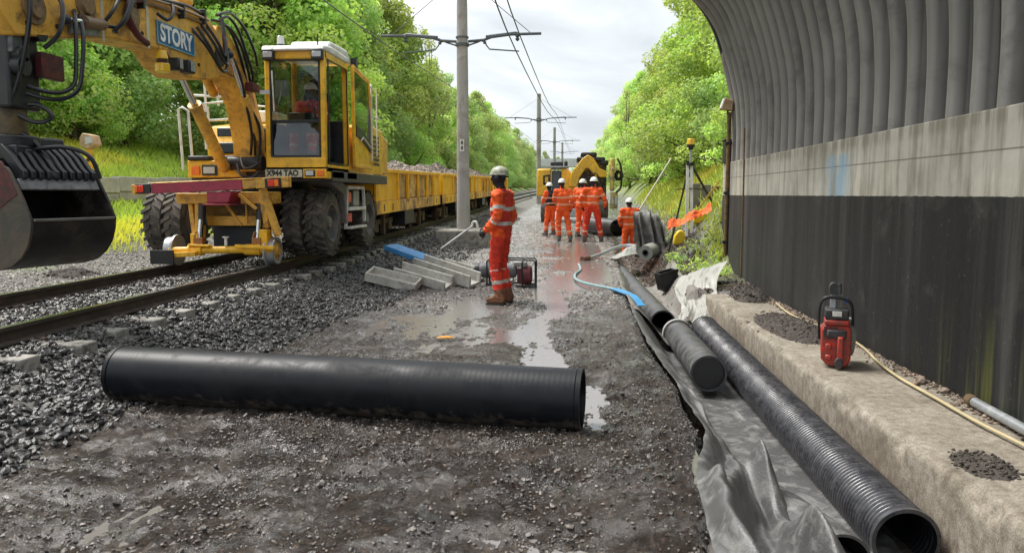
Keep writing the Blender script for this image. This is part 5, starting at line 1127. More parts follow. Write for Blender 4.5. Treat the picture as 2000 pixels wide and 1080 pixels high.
# side body beneath door and rear house
mb = MB(); mb.yz([(12.80, 1.86), (15.3, 1.86), (15.3, 2.75), (14.4, 2.80), (13.6, 2.70), (12.80, 2.62)], -5.1, -3.76); E_(mb, 'rear_body', YEL, .03)
mb = MB()
for i in range(7): mb.box(-3.765, -3.745, 14.25, 14.95, 2.05+i*.085, 2.10+i*.085)
E_(mb, 'louvre', DARK, 0)
mb = MB(); mb.yz([(14.9, 1.86), (15.9, 1.90), (15.95, 2.6), (15.3, 2.75), (14.9, 2.7)], -5.9, -3.8); E_(mb, 'counterweight', YELD, .06)
# sill with number plate and lamps
mb = MB(); mb.box(x0, -4.07, y0-.03, y0+.02, 1.76, 1.875); pl = E_(mb, 'number_plate', CREAM, .004)
text_mesh('plate_text', 'X944 TAO', M('plate_black', (.02, .02, .02), .5), pl, (-4.37, y0-.033, 1.818), FACE_CAM, .082, .92, .002, .005)
mb = MB(); mb.box(-4.06, x1, y0-.01, y0+.06, 1.745, 1.885); mb.box(x1-.06, x1, y0+.06, 14.3, 1.74, 1.885); E_(mb, 'sill', YEL, .008)
mb = MB(); mb.box(-4.03, -3.87, y0-.03, y0-.012, 1.77, 1.87); sl_ = E_(mb, 'work_lamp', DARK, .006)
mb = MB(); mb.box(-4.01, -3.89, y0-.042, y0-.032, 1.785, 1.855); E_(mb, 'lamp_glass', CLEARL, .004, sl_)
mb = MB(); mb.box(-3.84, -3.73, y0-.03, y0-.012, 1.775, 1.865); E_(mb, 'indicator_lamp', ORL, .005)
mb = MB(); mb.box(x1+.001, x1+.02, y0+.25, 12.35, 1.755, 1.87); mb.box(x1+.001, x1+.02, 12.55, 13.1, 1.755, 1.87); E_(mb, 'sill_pad', DARK, .004)
# cab work lights, mirrors, beacon, aerial, wiper
for xx in (-4.55, -3.80):
    mb = MB(); mb.box(xx-.09, xx+.09, y0-.02, y0+.06, 3.50, 3.66); wk = E_(mb, 'work_light', DARK, .015)
    mb = MB(); mb.box(xx-.07, xx+.07, y0-.035, y0-.022, 3.54, 3.62); E_(mb, 'light_glass', CLEARL, .005, wk)
mb = MB(); mb.cyl((-4.50, 11.9, 3.75), (-4.50, 11.9, 3.80), .07, n=16); bc = E_(mb, 'beacon_base', DARK, .005)
mb = MB(); mb.cyl((-4.50, 11.9, 3.80), (-4.50, 11.9, 3.93), .06, .05, n=16); E_(mb, 'beacon', CLEARL, .01, bc)
mb = MB(); mb.cyl((-3.88, 11.8, 3.72), (-3.88, 11.8, 3.93), .012, n=6); mb.box(-3.72, -3.62, 13.0, 13.08, 3.62, 3.78); E_(mb, 'aerial', DARK, 0)
mb = MB(); mb.tube([(-4.50, 11.50, 3.35), (-4.48, 11.49, 2.75)], .012, 6); mb.box(-4.68, -4.54, 11.46, 11.50, 3.00, 3.06); E_(mb, 'wiper', WHITEP, 0)
mb = MB(); mb.box(-4.50, -4.30, 11.62, 11.64, 2.98, 3.22); E_(mb, 'cab_notice', CREAM, 0)
# cab interior
mb = MB(); mb.box(-4.42, -3.95, 12.25, 12.65, 2.05, 2.45); mb.box(-4.40, -3.97, 12.55, 12.68, 2.4, 3.15); mb.box(-4.30, -4.05, 12.56, 12.66, 3.15, 3.38); E_(mb, 'seat', NAVY, .05)
mb = MB(); mb.box(-4.45, -4.30, 11.9, 12.5, 2.45, 2.62); mb.box(-4.08, -3.93, 11.9, 12.5, 2.45, 2.62); mb.box(-4.35, -4.0, 11.72, 11.86, 2.45, 2.75); mb.cyl((-4.17, 11.8, 1.9), (-4.17, 11.8, 2.5), .05, n=10); mb.cyl((-4.38, 11.95, 2.6), (-4.38, 11.9, 2.85), .02, n=8); mb.cyl((-4.0, 11.95, 2.6), (-4.0, 11.9, 2.85), .02, n=8); E_(mb, 'controls', DARK, .015)
# steps and tank between the axles
mb = MB(); P = [(-3.86, 13.1, 1.62), (-3.86, 14.15, 1.62), (-3.86, 14.15, 1.30), (-3.86, 13.1, 1.30)]
mb.bar(P[0], P[1], .06); mb.bar(P[1], (-3.86, 14.2, 1.0), .05); mb.bar((-3.86, 13.1, 1.25), (-3.86, 14.15, 1.25), .10, .06); mb.bar((-3.86, 13.1, .92), (-3.86, 14.15, .92), .12, .04); mb.bar((-3.86, 13.1, 1.62), (-3.9, 13.1, .9), .05); E_(mb, 'step_frame', WHITEP, .006)
mb = MB(); mb.box(-4.2, -3.95, 13.2, 13.55, 1.28, 1.58); mb.box(-4.2, -3.92, 13.75, 14.1, 1.28, 1.58); E_(mb, 'side_tank', GALV, .02)
mb = MB(); mb.box(-3.93, -3.88, 13.12, 13.45, 1.02, 1.18); mb.box(-3.90, -3.87, 13.2, 13.4, 1.36, 1.54); E_(mb, 'side_lamp', REDL, .01)
mb = MB(); mb.yz([(12.95, 1.50), (13.05, 1.0), (13.15, 1.0), (13.2, 1.62), (12.8, 1.72), (12.2, 1.74), (12.2, 1.70)], -4.26, -3.86); E_(mb, 'mudguard', M('grey_mudguard', (.16, .155, .15), .6, 0, (.3, .26, .22), 6), .015)
mb = MB(); mb.box(-6.6, -4.1, 15.3, 15.6, .9, 1.4); mb.box(-6.1, -4.4, 15.9, 16.0, .7, 1.5); E_(mb, 'rear_frame', YELD, .02)

# boom: lower part, knee, dipper reaching toward the tunnel
BX0, BX1 = -5.20, -4.78
mb = MB(); mb.yz([(11.75, 1.85), (11.95, 2.15), (11.95, 2.5), (11.55, 3.15), (11.0, 3.62), (10.70, 3.78), (10.45, 3.80), (10.20, 3.45), (10.4, 3.12), (10.95, 3.12), (11.32, 2.80), (11.52, 2.3), (11.56, 1.85)], BX0+.04, BX1-.04); boom = E_(mb, 'boom', YELD, .02)
mb = MB()
for sx in (BX1-.038, BX0+.018): mb.yz([(11.82, 2.1), (11.82, 2.45), (11.45, 3.05), (10.9, 3.5), (10.6, 3.6), (10.4, 3.45), (10.55, 3.2), (11.0, 3.16), (11.38, 2.8), (11.6, 2.25)], sx, sx+.02)
E_(mb, 'boom_side_plate', M('boom_plate_yellow', (.66, .33, .03), .5, 0, (.22, .12, .05), 6, .42, .64), .004, boom)
mb = MB(); mb.cyl((BX0-.06, 11.62, 1.98), (BX1+.06, 11.62, 1.98), .12, n=20); mb.cyl((BX0-.03, 10.35, 3.35), (BX1+.03, 10.35, 3.35), .13, n=20); E_(mb, 'pivot_pin', DARK, .008, boom)
mb = MB(); mb.box(BX1-.01, BX1+.10, 11.2, 11.5, 3.02, 3.14); E_(mb, 'boom_bracket', REDBK, .01, boom)
# jib from the knee
mb = MB(); mb.yz([(10.55, 3.25), (10.45, 3.62), (10.0, 3.86), (9.3, 3.84), (8.2, 3.72), (7.1, 3.50), (6.35, 3.28), (6.25, 3.05), (6.45, 2.86), (7.1, 2.96), (7.9, 3.12), (8.95, 3.18), (9.15, 3.04), (9.45, 2.95), (9.95, 2.99), (10.3, 3.05)], BX0, BX1); jib = E_(mb, 'jib', YELD, .02)
mb = MB(); mb.yz([(8.55, 3.14), (8.55, 3.74), (8.60, 3.74), (8.60, 3.14)], BX1, BX1+.008); mb.yz([(7.7, 3.06), (7.7, 3.62), (7.74, 3.62), (7.74, 3.06)], BX1, BX1+.008); E_(mb, 'weld_strip', CREAM, 0, jib)
mb = MB(); mb.yz([(8.76, 3.235), (9.64, 3.235), (9.64, 3.50), (8.76, 3.50)], BX1+.001, BX1+.012); sg = E_(mb, 'name_board', M('sign_blue', (.012, .14, .31), .4, 0, (.04, .18, .32), 9), .002, jib)
gm = MB(); [gm.box(BX1+.012, BX1+.016, *q) for q in ((8.76, 9.64, 3.490, 3.50), (8.76, 9.64, 3.235, 3.245), (8.76, 8.77, 3.245, 3.49), (9.63, 9.64, 3.245, 3.49))]; E_(gm, 'board_border', M('sign_border', (.25, .45, .5), .5), 0, sg)
text_mesh('board_text', 'STORY', M('sign_white', (.85, .86, .84), .5), sg, (BX1+.017, 9.20, 3.365), FACE_RIGHT, .19, .90, .002, .009)
for (q, zz) in ((6.7, 3.15), (7.45, 3.35), (8.25, 3.42)):
    mb = MB(); mb.lathe((BX1-.01, q, zz), (BX1+.05, q, zz), [(0, 0), (0, .15), (.03, .15), (.03, .10), (.06, .09), (.06, 0)], 24); E_(mb, 'pivot_boss', M('boss_brown', (.24, .15, .07), .5, 0, (.05, .04, .03), 9), .004, jib)
mb = MB(); mb.tube([(BX1+.06, 8.35, 3.62), (BX1+.07, 8.15, 3.55), (BX1+.07, 8.08, 3.38), (BX1+.07, 8.25, 3.22), (BX1+.06, 8.45, 3.17)], .038, 8, 5); E_(mb, 'hose_guard', REDBK, 0, jib)
bolts = [(9.05, 3.28), (9.75, 3.15), (9.9, 3.55), (8.45, 3.28), (7.95, 3.2), (7.0, 3.05), (6.6, 3.0)]
for q_, z_ in bolts:
    mb = MB(); mb.cyl((BX1-.01, q_, z_), (BX1+.018, q_, z_), .022, n=6); E_(mb, 'bolt', DARK, 0, jib)
mb = MB(); mb.yz([(7.15, 3.02), (7.60, 3.07), (7.62, 3.16), (7.15, 3.12)], BX1, BX1+.05); E_(mb, 'valve_block', STEELG, .008, jib)
# work lamps and yellow beacon hanging below the knee
mb = MB(); mb.box(-4.80, -4.66, 9.28, 9.44, 2.98, 3.14); mb.box(-4.80, -4.66, 9.02, 9.12, 2.97, 3.12); wl2 = E_(mb, 'jib_lamp', DARK, .02, jib)
mb = MB(); mb.yz([(9.30, 3.0), (9.42, 3.0), (9.42, 3.12), (9.30, 3.12)], -4.658, -4.648); mb.yz([(9.035, 2.99), (9.105, 2.99), (9.105, 3.10), (9.035, 3.10)], -4.658, -4.648); E_(mb, 'jib_lamp_glass', M('lamp_grey_glass', (.25, .27, .27), .2), .004, jib)
mb = MB(); mb.cyl((-4.78, 8.86, 2.92), (-4.78, 8.86, 3.02), .085, n=20); mb.cyl((-4.78, 8.86, 3.07), (-4.78, 8.86, 3.17), .07, .05, n=20); E_(mb, 'jib_beacon', BEAC, .01, jib)
mb = MB(); mb.cyl((-4.78, 8.86, 3.02), (-4.78, 8.86, 3.07), .06, n=16); E_(mb, 'beacon_neck', REDBK, 0, jib)
# rams
def ram(a, b, r, split=.55, nm='ram', body=YELD):
    a = Vector(a); b = Vector(b); m_ = a.lerp(b, split)
    mb = MB(); mb.cyl(a, m_, r, n=18); mb.cyl(m_-(b-a).normalized()*.06, m_+(b-a).normalized()*.02, r*1.15, n=18); mb.ball(tuple(a), r*1.1, 12, 8); o = E_(mb, nm, body, 0)
    mb = MB(); mb.cyl(m_, b, r*.55, n=14); E_(mb, 'rod', CHROME if body is not BLACKP else CHROME, 0, o)
    mb = MB(); mb.ball(tuple(b), r*.95, 12, 8); E_(mb, 'rod_eye', DARK, 0, o); return o
ram((-5.28, 11.45, 1.92), (-5.30, 10.15, 3.25), .085, .62)
ram((-4.70, 11.40, 2.35), (-4.72, 10.55, 3.42), .06, .5)
ram((-5.28, 11.2, 3.0), (-5.1, 9.6, 3.95), .07, .6)
ram((-4.99, 9.9, 3.98), (-4.99, 7.2, 3.72), .085, .6)
ram((-4.72, 7.62, 3.20), (-4.72, 7.05, 3.12), .055, .5, body=M('ram_brown', (.20, .13, .07), .45))
# pipes along the top of the jib
for q_ in (7.45, 8.4, 9.3, 9.85):
    mb = MB(); mb.box(BX1-.03, BX1+.08, q_-.02, q_+.02, 3.44+(q_-7.45)*.10, 3.62+(q_-7.45)*.10); E_(mb, 'pipe_clamp', DARK, .004, jib)
for k, (dx_, dz) in enumerate(((.02, .0), (.06, .05), (-.02, .09))):
    mb = MB(); mb.tube([(BX1+dx_, 9.95, 3.70+dz), (BX1+dx_, 9.2, 3.68+dz), (BX1+dx_, 8.3, 3.60+dz), (BX1+dx_, 7.3, 3.44+dz)], .018, 8, 3); E_(mb, 'hydraulic_pipe', M('pipe_bronze', (.38, .27, .18), .35, .5), 0, jib)
# hoses at the knee and top
HOS = [[(-4.76, 9.72, 3.62), (-4.66, 9.82, 3.40), (-4.62, 9.95, 3.20), (-4.62, 10.12, 3.12), (-4.64, 10.28, 3.22), (-4.70, 10.35, 3.55), (-4.76, 10.45, 3.85)],
       [(-4.80, 9.85, 3.72), (-4.66, 9.98, 3.45), (-4.60, 10.08, 3.26), (-4.60, 10.22, 3.24), (-4.66, 10.32, 3.50), (-4.74, 10.40, 3.88)],
       [(-4.84, 9.60, 3.64), (-4.68, 9.72, 3.42), (-4.63, 9.92, 3.24), (-4.64, 10.06, 3.18)],
       [(-4.80, 10.0, 3.75), (-4.68, 10.12, 3.50), (-4.64, 10.22, 3.34), (-4.68, 10.34, 3.60), (-4.80, 10.5, 3.92)],
       [(-4.78, 10.42, 3.86), (-4.74, 10.60, 3.93), (-4.72, 10.85, 3.82), (-4.72, 11.1, 3.55), (-4.74, 11.35, 3.30), (-4.8, 11.5, 3.12)],
       [(-4.82, 10.42, 3.92), (-4.78, 10.75, 4.02), (-4.74, 11.1, 3.90), (-4.70, 11.35, 3.62), (-4.72, 11.5, 3.42)],
       [(-4.80, 10.46, 3.82), (-4.75, 10.70, 3.78), (-4.72, 10.95, 3.60), (-4.74, 11.2, 3.32), (-4.78, 11.4, 3.06)],
       [(-4.90, 10.44, 3.86), (-4.84, 10.68, 3.86), (-4.80, 10.9, 3.70), (-4.80, 11.15, 3.40), (-4.84, 11.4, 3.1)],
       [(-4.74, 10.55, 3.50), (-4.68, 10.75, 3.2), (-4.70, 11.0, 2.8), (-4.72, 11.2, 2.4), (-4.85, 11.45, 2.1)],
       [(-4.68, 11.1, 2.75), (-4.62, 11.25, 2.5), (-4.66, 11.35, 2.2), (-4.72, 11.4, 2.0)],
       [(-5.05, 11.4, 1.95), (-4.95, 11.3, 1.8), (-4.8, 11.35, 1.75), (-4.72, 11.45, 1.85)], [(-5.0, 11.45, 2.05), (-4.9, 11.3, 1.9), (-4.78, 11.3, 1.9), (-4.70, 11.45, 2.0)]]
for h_ in HOS:
    mb = MB(); mb.tube(h_, .021, 8, 6); E_(mb, 'hose', HOSE, 0)
HOS2 = [[(-4.72, 8.30, 3.78), (-4.66, 8.1, 3.55), (-4.64, 7.95, 3.35), (-4.66, 7.82, 3.22), (-4.72, 7.7, 3.2)], [(-4.70, 8.15, 3.82), (-4.62, 8.0, 3.55), (-4.62, 7.85, 3.3), (-4.68, 7.75, 3.15)],
        [(-4.74, 7.95, 3.8), (-4.66, 7.85, 3.55), (-4.64, 7.7, 3.36), (-4.7, 7.6, 3.2)],
        [(-4.72, 7.62, 3.62), (-4.70, 7.5, 3.58), (-4.68, 7.3, 3.60), (-4.7, 7.1, 3.7)],
        [(-4.76, 7.25, 3.25), (-4.66, 7.10, 3.08), (-4.62, 7.02, 2.75), (-4.62, 6.95, 2.50), (-4.72, 6.78, 2.42), (-4.95, 6.62, 2.52), (-5.1, 6.5, 2.75)],
        [(-4.76, 7.32, 3.22), (-4.64, 7.18, 3.02), (-4.60, 7.08, 2.72), (-4.60, 6.98, 2.46), (-4.72, 6.80, 2.36), (-4.95, 6.60, 2.45), (-5.12, 6.48, 2.66)],
        [(-5.25, 6.5, 2.5), (-5.0, 6.55, 2.28), (-4.78, 6.62, 2.14), (-4.68, 6.72, 2.20), (-4.80, 6.7, 2.30), (-5.0, 6.6, 2.28)],
        [(-4.9, 6.6, 2.05), (-4.80, 6.62, 1.98), (-4.72, 6.66, 1.85), (-4.66, 6.7, 1.72)],
        [(-4.82, 6.62, 1.90), (-4.55, 6.68, 1.92), (-4.36, 6.74, 1.84), (-4.30, 6.78, 1.64)]]
HOS2 += [[(-4.74, 9.9, 3.80), (-4.72, 9.4, 3.80), (-4.72, 8.9, 3.74), (-4.74, 8.4, 3.70)], [(-4.70, 9.0, 3.72), (-4.64, 8.9, 3.60), (-4.66, 8.8, 3.50), (-4.74, 8.72, 3.56)],
         [(-4.75, 6.95, 3.35), (-4.64, 6.9, 3.2), (-4.62, 6.8, 2.95), (-4.72, 6.72, 2.8)], [(-4.80, 6.6, 3.5), (-4.70, 6.55, 3.2), (-4.70, 6.5, 2.9), (-4.78, 6.5, 2.6), (-4.9, 6.5, 2.3)],
         [(-5.0, 6.7, 1.95), (-4.9, 6.75, 1.80), (-4.8, 6.8, 1.70)], [(-4.78, 11.3, 2.9), (-4.72, 11.25, 2.6), (-4.74, 11.35, 2.3), (-4.8, 11.5, 2.1)]]
for h_ in HOS2:
    mb = MB(); mb.tube(h_, .020, 8, 6); E_(mb, 'hose', HOSE, 0)
# dipper end linkage hanging down
mb = MB(); mb.bar((-4.98, 6.60, 3.55), (-4.98, 6.62, 2.35), .17, .22); mb.box(-5.25, -4.86, 6.45, 6.85, 2.25, 2.95); E_(mb, 'dipper', DARK, .03)
mb = MB(); mb.bar((-4.84, 6.55, 3.45), (-4.86, 6.52, 2.72), .08, .12); mb.bar((-4.84, 6.58, 2.75), (-5.0, 6.5, 2.55), .10, .10); E_(mb, 'link_arm', M('link_grey', (.11, .12, .125), .4, .4, (.05, .05, .05), 10), .012)
mb = MB(); [mb.cyl((-5.1, yy, zz), (-4.78, yy, zz), rr_, n=16) for yy, zz, rr_ in ((6.55, 3.05, .09), (6.55, 2.72, .07), (6.55, 2.62, .09), (6.8, 2.95, .08))]; E_(mb, 'link_pin', DARK, .006)
mb = MB(); mb.box(-4.84, -4.76, 6.75, 7.05, 2.55, 2.78); E_(mb, 'link_plate', REDBK, .01)
mb = MB(); mb.cyl((-5.05, 6.62, 2.30), (-5.05, 6.62, 2.02), .17, n=24); E_(mb, 'rotator', M('rotator_brown', (.12, .085, .035), .5, 0, (.03, .03, .03), 8), .01)
mb = MB(); mb.cyl((-5.05, 6.62, 2.02), (-5.05, 6.62, 1.92), .26, n=28); mb.box(-5.4, -4.80, 6.4, 6.85, 1.80, 1.93); mb.box(-5.3, -4.82, 6.45, 6.8, 1.62, 1.80); mb.box(-4.86, -4.78, 6.5, 6.6, 1.65, 1.9); mb.cyl((-4.84, 6.5, 1.72), (-4.6, 6.65, 1.66), .045, n=12); E_(mb, 'coupler', DARK, .015)
# clam bucket: axis runs from near-left to far-right
ang = R(75)                                      # axis direction from +X towards +Y
Bm = Matrix.Translation((-4.82, 6.71, 1.28)) @ Matrix.Rotation(ang, 4, 'Z')     # local x = axis, local -y towards camera
# profile in local (y,z): lip at front, round belly, back up to the hinge
bp = [(-.40, .0), (-.385, -.10), (-.34, -.22), (-.26, -.32), (-.14, -.40), (.02, -.44), (.2, -.42), (.36, -.32), (.44, -.15), (.46, .05), (.42, .22), (.34, .36), (.22, .45)]
HWB = .42
def bk(mb): mb.T = Bm; return mb
mb = bk(MB()); th = .022; inner = [(a*.94, b_*.94+.0) for a, b_ in bp]; poly = bp+inner[::-1]
mb.prism(poly, (-HWB, 0, 0), (0, 1, 0), (0, 0, 1), (1, 0, 0), 2*HWB); bkt = mb.build('bucket', BUCKET, ex, bevel=.004, smooth=40)
for sx, mt in ((-1, BUCKPL), (1, BUCKET)):
    mb = bk(MB()); mb.prism(bp+[(.0, .50), (-.16, .45), (-.20, .40), (-.33, .16)], (sx*HWB-(.0 if sx > 0 else .025), 0, 0), (0, 1, 0), (0, 0, 1), (1, 0, 0), .025); mb.build('end_plate', mt, bkt, bevel=.004)
mb = bk(MB()); mb.box(-HWB, HWB, -.41, -.385, -.012, .012); mb.build('cutting_edge', M('edge_steel', (.30, .29, .27), .3, .8), bkt, bevel=.004)
mb = bk(MB()); mb.prism([(-.27, .22), (-.16, .42), (-.10, .50), (.10, .52), (.25, .45), (.2, .2), (-.05, .10)], (-HWB-.03, 0, 0), (0, 1, 0), (0, 0, 1), (1, 0, 0), .022); mb.build('red_side_plate', REDBK, bkt, bevel=.004)
# clamp with tines over the mouth
mb = bk(MB()); mb.prism([(-.22, .36), (-.27, .26), (-.24, .25), (-.19, .34)], (-HWB+.02, 0, 0), (0, 1, 0), (0, 0, 1), (1, 0, 0), 2*HWB-.04); gr = mb.build('clamp_bar', M('clamp_grey', (.20, .20, .20), .4, .5, (.06, .06, .06), 9), ex, bevel=.01)
for i in range(10):
    xx = -HWB+.08+i*(2*HWB-.14)/9
    mb = bk(MB()); mb.prism([(-.20, .46), (-.25, .42), (-.25, .36), (-.20, .33), (-.15, .36), (-.10, .44), (.06, .62), (.0, .66), (-.12, .56)], (xx-.022, 0, 0), (0, 1, 0), (0, 0, 1), (1, 0, 0), .044); mb.build('tine', DARK, gr, bevel=.008)
mb = bk(MB()); mb.prism([(-.0, .48), (.15, .48), (.2, .74), (.06, .74)], (-.30, 0, 0), (0, 1, 0), (0, 0, 1), (1, 0, 0), .62); mb.cyl((-HWB+.05, .05, .46), (HWB-.05, .05, .50), .05, n=16); mb.build('clamp_mount', DARK, gr, bevel=.02)

# ------------------------------------------------------------------ people
J0 = dict(pelvis=(0, 0, .96), waist=(0, -.005, 1.12), chest=(0, -.015, 1.34), neck=(0, -.01, 1.50), head=(0, .02, 1.655),
          hipL=(-.095, 0, .93), kneeL=(-.115, .03, .52), ankL=(-.125, -.02, .11), hipR=(.095, 0, .93), kneeR=(.115, .03, .52), ankR=(.125, -.02, .11),
          shL=(-.195, -.02, 1.44), elL=(-.255, -.05, 1.17), wrL=(-.245, .06, .95), shR=(.195, -.02, 1.44), elR=(.255, -.05, 1.17), wrR=(.245, .06, .95))
BANDF = M('band_far', (.80, .42, .27), .6); MUDDY = M('muddy_trouser', (.33, .12, .07), .85, 0, (.12, .09, .08), 14, .45, .6)
def seg_dist(P, a, b):
    a = np.array(a); b = np.array(b); d = b-a; t = np.clip(((P-a) @ d)/(d @ d), 0, 1); return np.linalg.norm(P-(a+t[:, None]*d), axis=1), t
def person(label, loc, rz, J={}, vox=.022, helmet=HELW, top=ORANGE, leg=ORANGE, vest=None, hood=None, footdir=0, sink=0, boots=True, group=None, seated=False, boot_mat=DIRTB, defenders=False, patch=None, band=None):
    j = dict(J0); j.update(J); t = thing('person', label, 'person', loc, rz, group)
    mb = MB()
    def cone(a, b, r1, r2):
        a = Vector(a); b = Vector(b); mb.cyl(a, b, r1, r2, n=16); mb.ball(a, r1, 12, 8); mb.ball(b, r2, 12, 8)
    def off(p, dx, dy=0, dz=0): return (p[0]+dx, p[1]+dy, p[2]+dz)
    for s_ in (-1, 1):
        cone(off(j['pelvis'], s_*.055), off(j['waist'], s_*.05), .125, .118)
        cone(off(j['waist'], s_*.05), off(j['chest'], s_*.075), .118, .128)
        cone(off(j['chest'], s_*.075), off(j['neck'], s_*.075, 0, -.07), .125, .085)
    cone(off(j['neck'], 0, 0, -.04), off(j['head'], 0, -.01, -.05), .068, .055)
    hd = Vector(j['head']); mb.ball(tuple(hd+Vector((0, .0, .02))), .098, 16, 12, (.84, 1.0, 1.12)); mb.ball(tuple(hd+Vector((0, .035, -.055))), .06, 12, 8, (.85, 1, .9))
    mb.cyl(hd+Vector((0, .085, .01)), hd+Vector((0, .118, -.022)), .012, .018, n=8)
    for s_ in (-1, 1): mb.ball(tuple(hd+Vector((s_*.083, -.005, -.005))), .022, 8, 6, (.5, 1, 1.4))
    segs = []
    for s_, q in ((-1, 'L'), (1, 'R')):
        cone(j['hip'+q], j['knee'+q], .105, .080); cone(j['knee'+q], j['ank'+q], .082, .068)
        cone(off(j['neck'], s_*.07, 0, -.08), j['sh'+q], .095, .085); cone(j['sh'+q], j['el'+q], .078, .064); cone(j['el'+q], j['wr'+q], .064, .050)
        segs += [(j['hip'+q], j['knee'+q], 'thigh'), (j['knee'+q], j['ank'+q], 'calf'), (j['sh'+q], j['el'+q], 'uarm'), (j['el'+q], j['wr'+q], 'farm')]
    segs += [(j['pelvis'], j['neck'], 'torso'), (off(j['head'], 0, 0, -.06), off(j['head'], 0, 0, .08), 'head')]
    me = bpy.data.meshes.new('tmp'); me.from_pydata(mb.v, [], mb.f); ob = bpy.data.objects.new('tmp', me); COL.objects.link(ob)
    md = ob.modifiers.new('r', 'REMESH'); md.mode = 'VOXEL'; md.voxel_size = vox
    m2 = ob.modifiers.new('s', 'SMOOTH'); m2.iterations = 3; m2.factor = .5
    dg = bpy.context.evaluated_depsgraph_get(); bm_ = bpy.data.meshes.new_from_object(ob.evaluated_get(dg)); bpy.data.objects.remove(ob)
    n = len(bm_.vertices); V = np.empty(n*3, np.float32); bm_.vertices.foreach_get('co', V); V = V.reshape(-1, 3)
    NN = np.empty(n*3, np.float32); bm_.vertices.foreach_get('normal', NN); NN = NN.reshape(-1, 3)
    wr = np.array([mnoise.fractal(Vector((v[0]*9, v[1]*9, v[2]*14+hash(label) % 97)), .8, 2.0, 3) for v in V.tolist()])
    below = V[:, 2] < j['neck'][2]-.02
    V = V+NN*(wr*(.020 if vox < .02 else .015)*below)[:, None]; bm_.vertices.foreach_set('co', V.ravel())
    cen = np.array([p_.center[:] for p_ in bm_.polygons]); D = []; T = []
    RW = dict(thigh=.095, calf=.075, uarm=.07, farm=.056, torso=.15, head=.09)
    for a, b_, k in segs:
        d_, t_ = seg_dist(cen, a, b_); D.append(d_-RW[k]*1.0); T.append(t_)
    D = np.array(D); w_ = D.argmin(0); T = np.array(T)[w_, np.arange(len(cen))]
    kinds = [s[2] for s in segs]; mats = [top, leg, band or BANDF, SKIN, vest or top, hood or SKIN, patch or top, MUDDY]; MI = np.zeros(len(cen), np.int32)
    for i in range(len(cen)):
        k = kinds[w_[i]]; tt = T[i]
        if k == 'torso': MI[i] = 2 if (.17 < tt < .26 or .52 < tt < .60) else (4 if tt > .08 else 1)
        elif k == 'thigh': MI[i] = 0 if tt < .06 else 1
        elif k == 'calf': MI[i] = 7 if tt > .80 else 2 if (.04 < tt < .17 or .50 < tt < .62) else 1
        elif k == 'uarm': MI[i] = 2 if .52 < tt < .70 else 0
        elif k == 'farm': MI[i] = 2 if .30 < tt < .46 else (6 if tt < .2 else 0)
        else: MI[i] = 5 if (cen[i][1] < j['head'][1]+.04 or hood) else 3
        if k == 'torso' and tt > .985 and abs(cen[i][0]) < .06 and cen[i][2] > j['neck'][2]+.03: MI[i] = 5
    bm_.materials.clear()
    for q in mats: bm_.materials.append(q)
    bm_.polygons.foreach_set('material_index', MI); bm_.polygons.foreach_set('use_smooth', [True]*len(bm_.polygons))
    bm_.name = 'body'; b_o = bpy.data.objects.new('body', bm_); COL.objects.link(b_o); b_o.parent = t; MW[b_o.name] = MW[t.name].copy()
    Bd = lambda m_, nme, mt, bv=0: m_.build(nme, mt, t, world=False, bevel=bv)
    # helmet
    h = hd+Vector((0, -.005, .045)); mb = MB(); vs = []; fs = []; nn = 20; kk = 7
    for a in range(kk+1):
        ph = math.pi/2*a/kk
        for b2 in range(nn):
            th_ = 2*math.pi*b2/nn; r_ = .118*math.sin(ph) if a else .001; vs.append((h.x+r_*math.cos(th_)*.90, h.y+r_*math.sin(th_)*1.08, h.z+.115*math.cos(ph)))
    for a in range(kk):
        for b2 in range(nn): fs.append((a*nn+b2, (a+1)*nn+b2, (a+1)*nn+(b2+1) % nn, a*nn+(b2+1) % nn))
    mb.add(vs, fs)
    rim = [(h.x+.118*math.cos(2*math.pi*q/nn)*.92, h.y+.118*math.sin(2*math.pi*q/nn)*1.1, h.z) for q in range(nn)]; mb.tube(rim+[rim[0]], .008, 6)
    mb.add([(h.x-.07, h.y+.115, h.z+.005), (h.x+.07, h.y+.115, h.z+.005), (h.x+.055, h.y+.175, h.z-.012), (h.x-.055, h.y+.175, h.z-.012), (h.x-.07, h.y+.115, h.z-.004), (h.x+.07, h.y+.115, h.z-.004), (h.x+.055, h.y+.175, h.z-.02), (h.x-.055, h.y+.175, h.z-.02)], [(0, 1, 2, 3), (7, 6, 5, 4), (0, 4, 5, 1), (1, 5, 6, 2), (2, 6, 7, 3), (3, 7, 4, 0)])
    mb.box(h.x-.008, h.x+.008, h.y-.11, h.y+.11, h.z+.085, h.z+.10) if False else None
    Bd(mb, 'helmet', helmet)
    if defenders:
        mb = MB()
        for s_ in (-1, 1): mb.lathe((hd.x+s_*.08, hd.y-.01, hd.z), (hd.x+s_*.135, hd.y-.01, hd.z), [(0, 0), (0, .035), (.02, .042), (.045, .036), (.055, 0)], 14)
        mb.tube([(hd.x-.10, hd.y-.09, hd.z+.02), (hd.x, hd.y-.125, hd.z+.015), (hd.x+.10, hd.y-.09, hd.z+.02)], .010, 6, 3); Bd(mb, 'ear_defenders', NAVY)
    # gloves with five fingers
    for q, s_ in (('L', -1), ('R', 1)):
        wv = Vector(j['wr'+q]); el = Vector(j['el'+q]); d_ = (wv-el).normalized(); side = Vector((0, 1, 0)); side = (side-d_*side.dot(d_)).normalized(); nrm_ = d_.cross(side)*(-s_ if False else 1)
        inn = Vector((-s_, 0, 0)); inn = (inn-d_*inn.dot(d_)); inn = (inn-side*inn.dot(side)).normalized()
        mb = MB(); mb.cyl(wv-d_*.03, wv+d_*.02, .045, .036, n=12); mb.tube([wv, wv+d_*.05, wv+d_*.095], lambda u: .036-.006*u, 10)
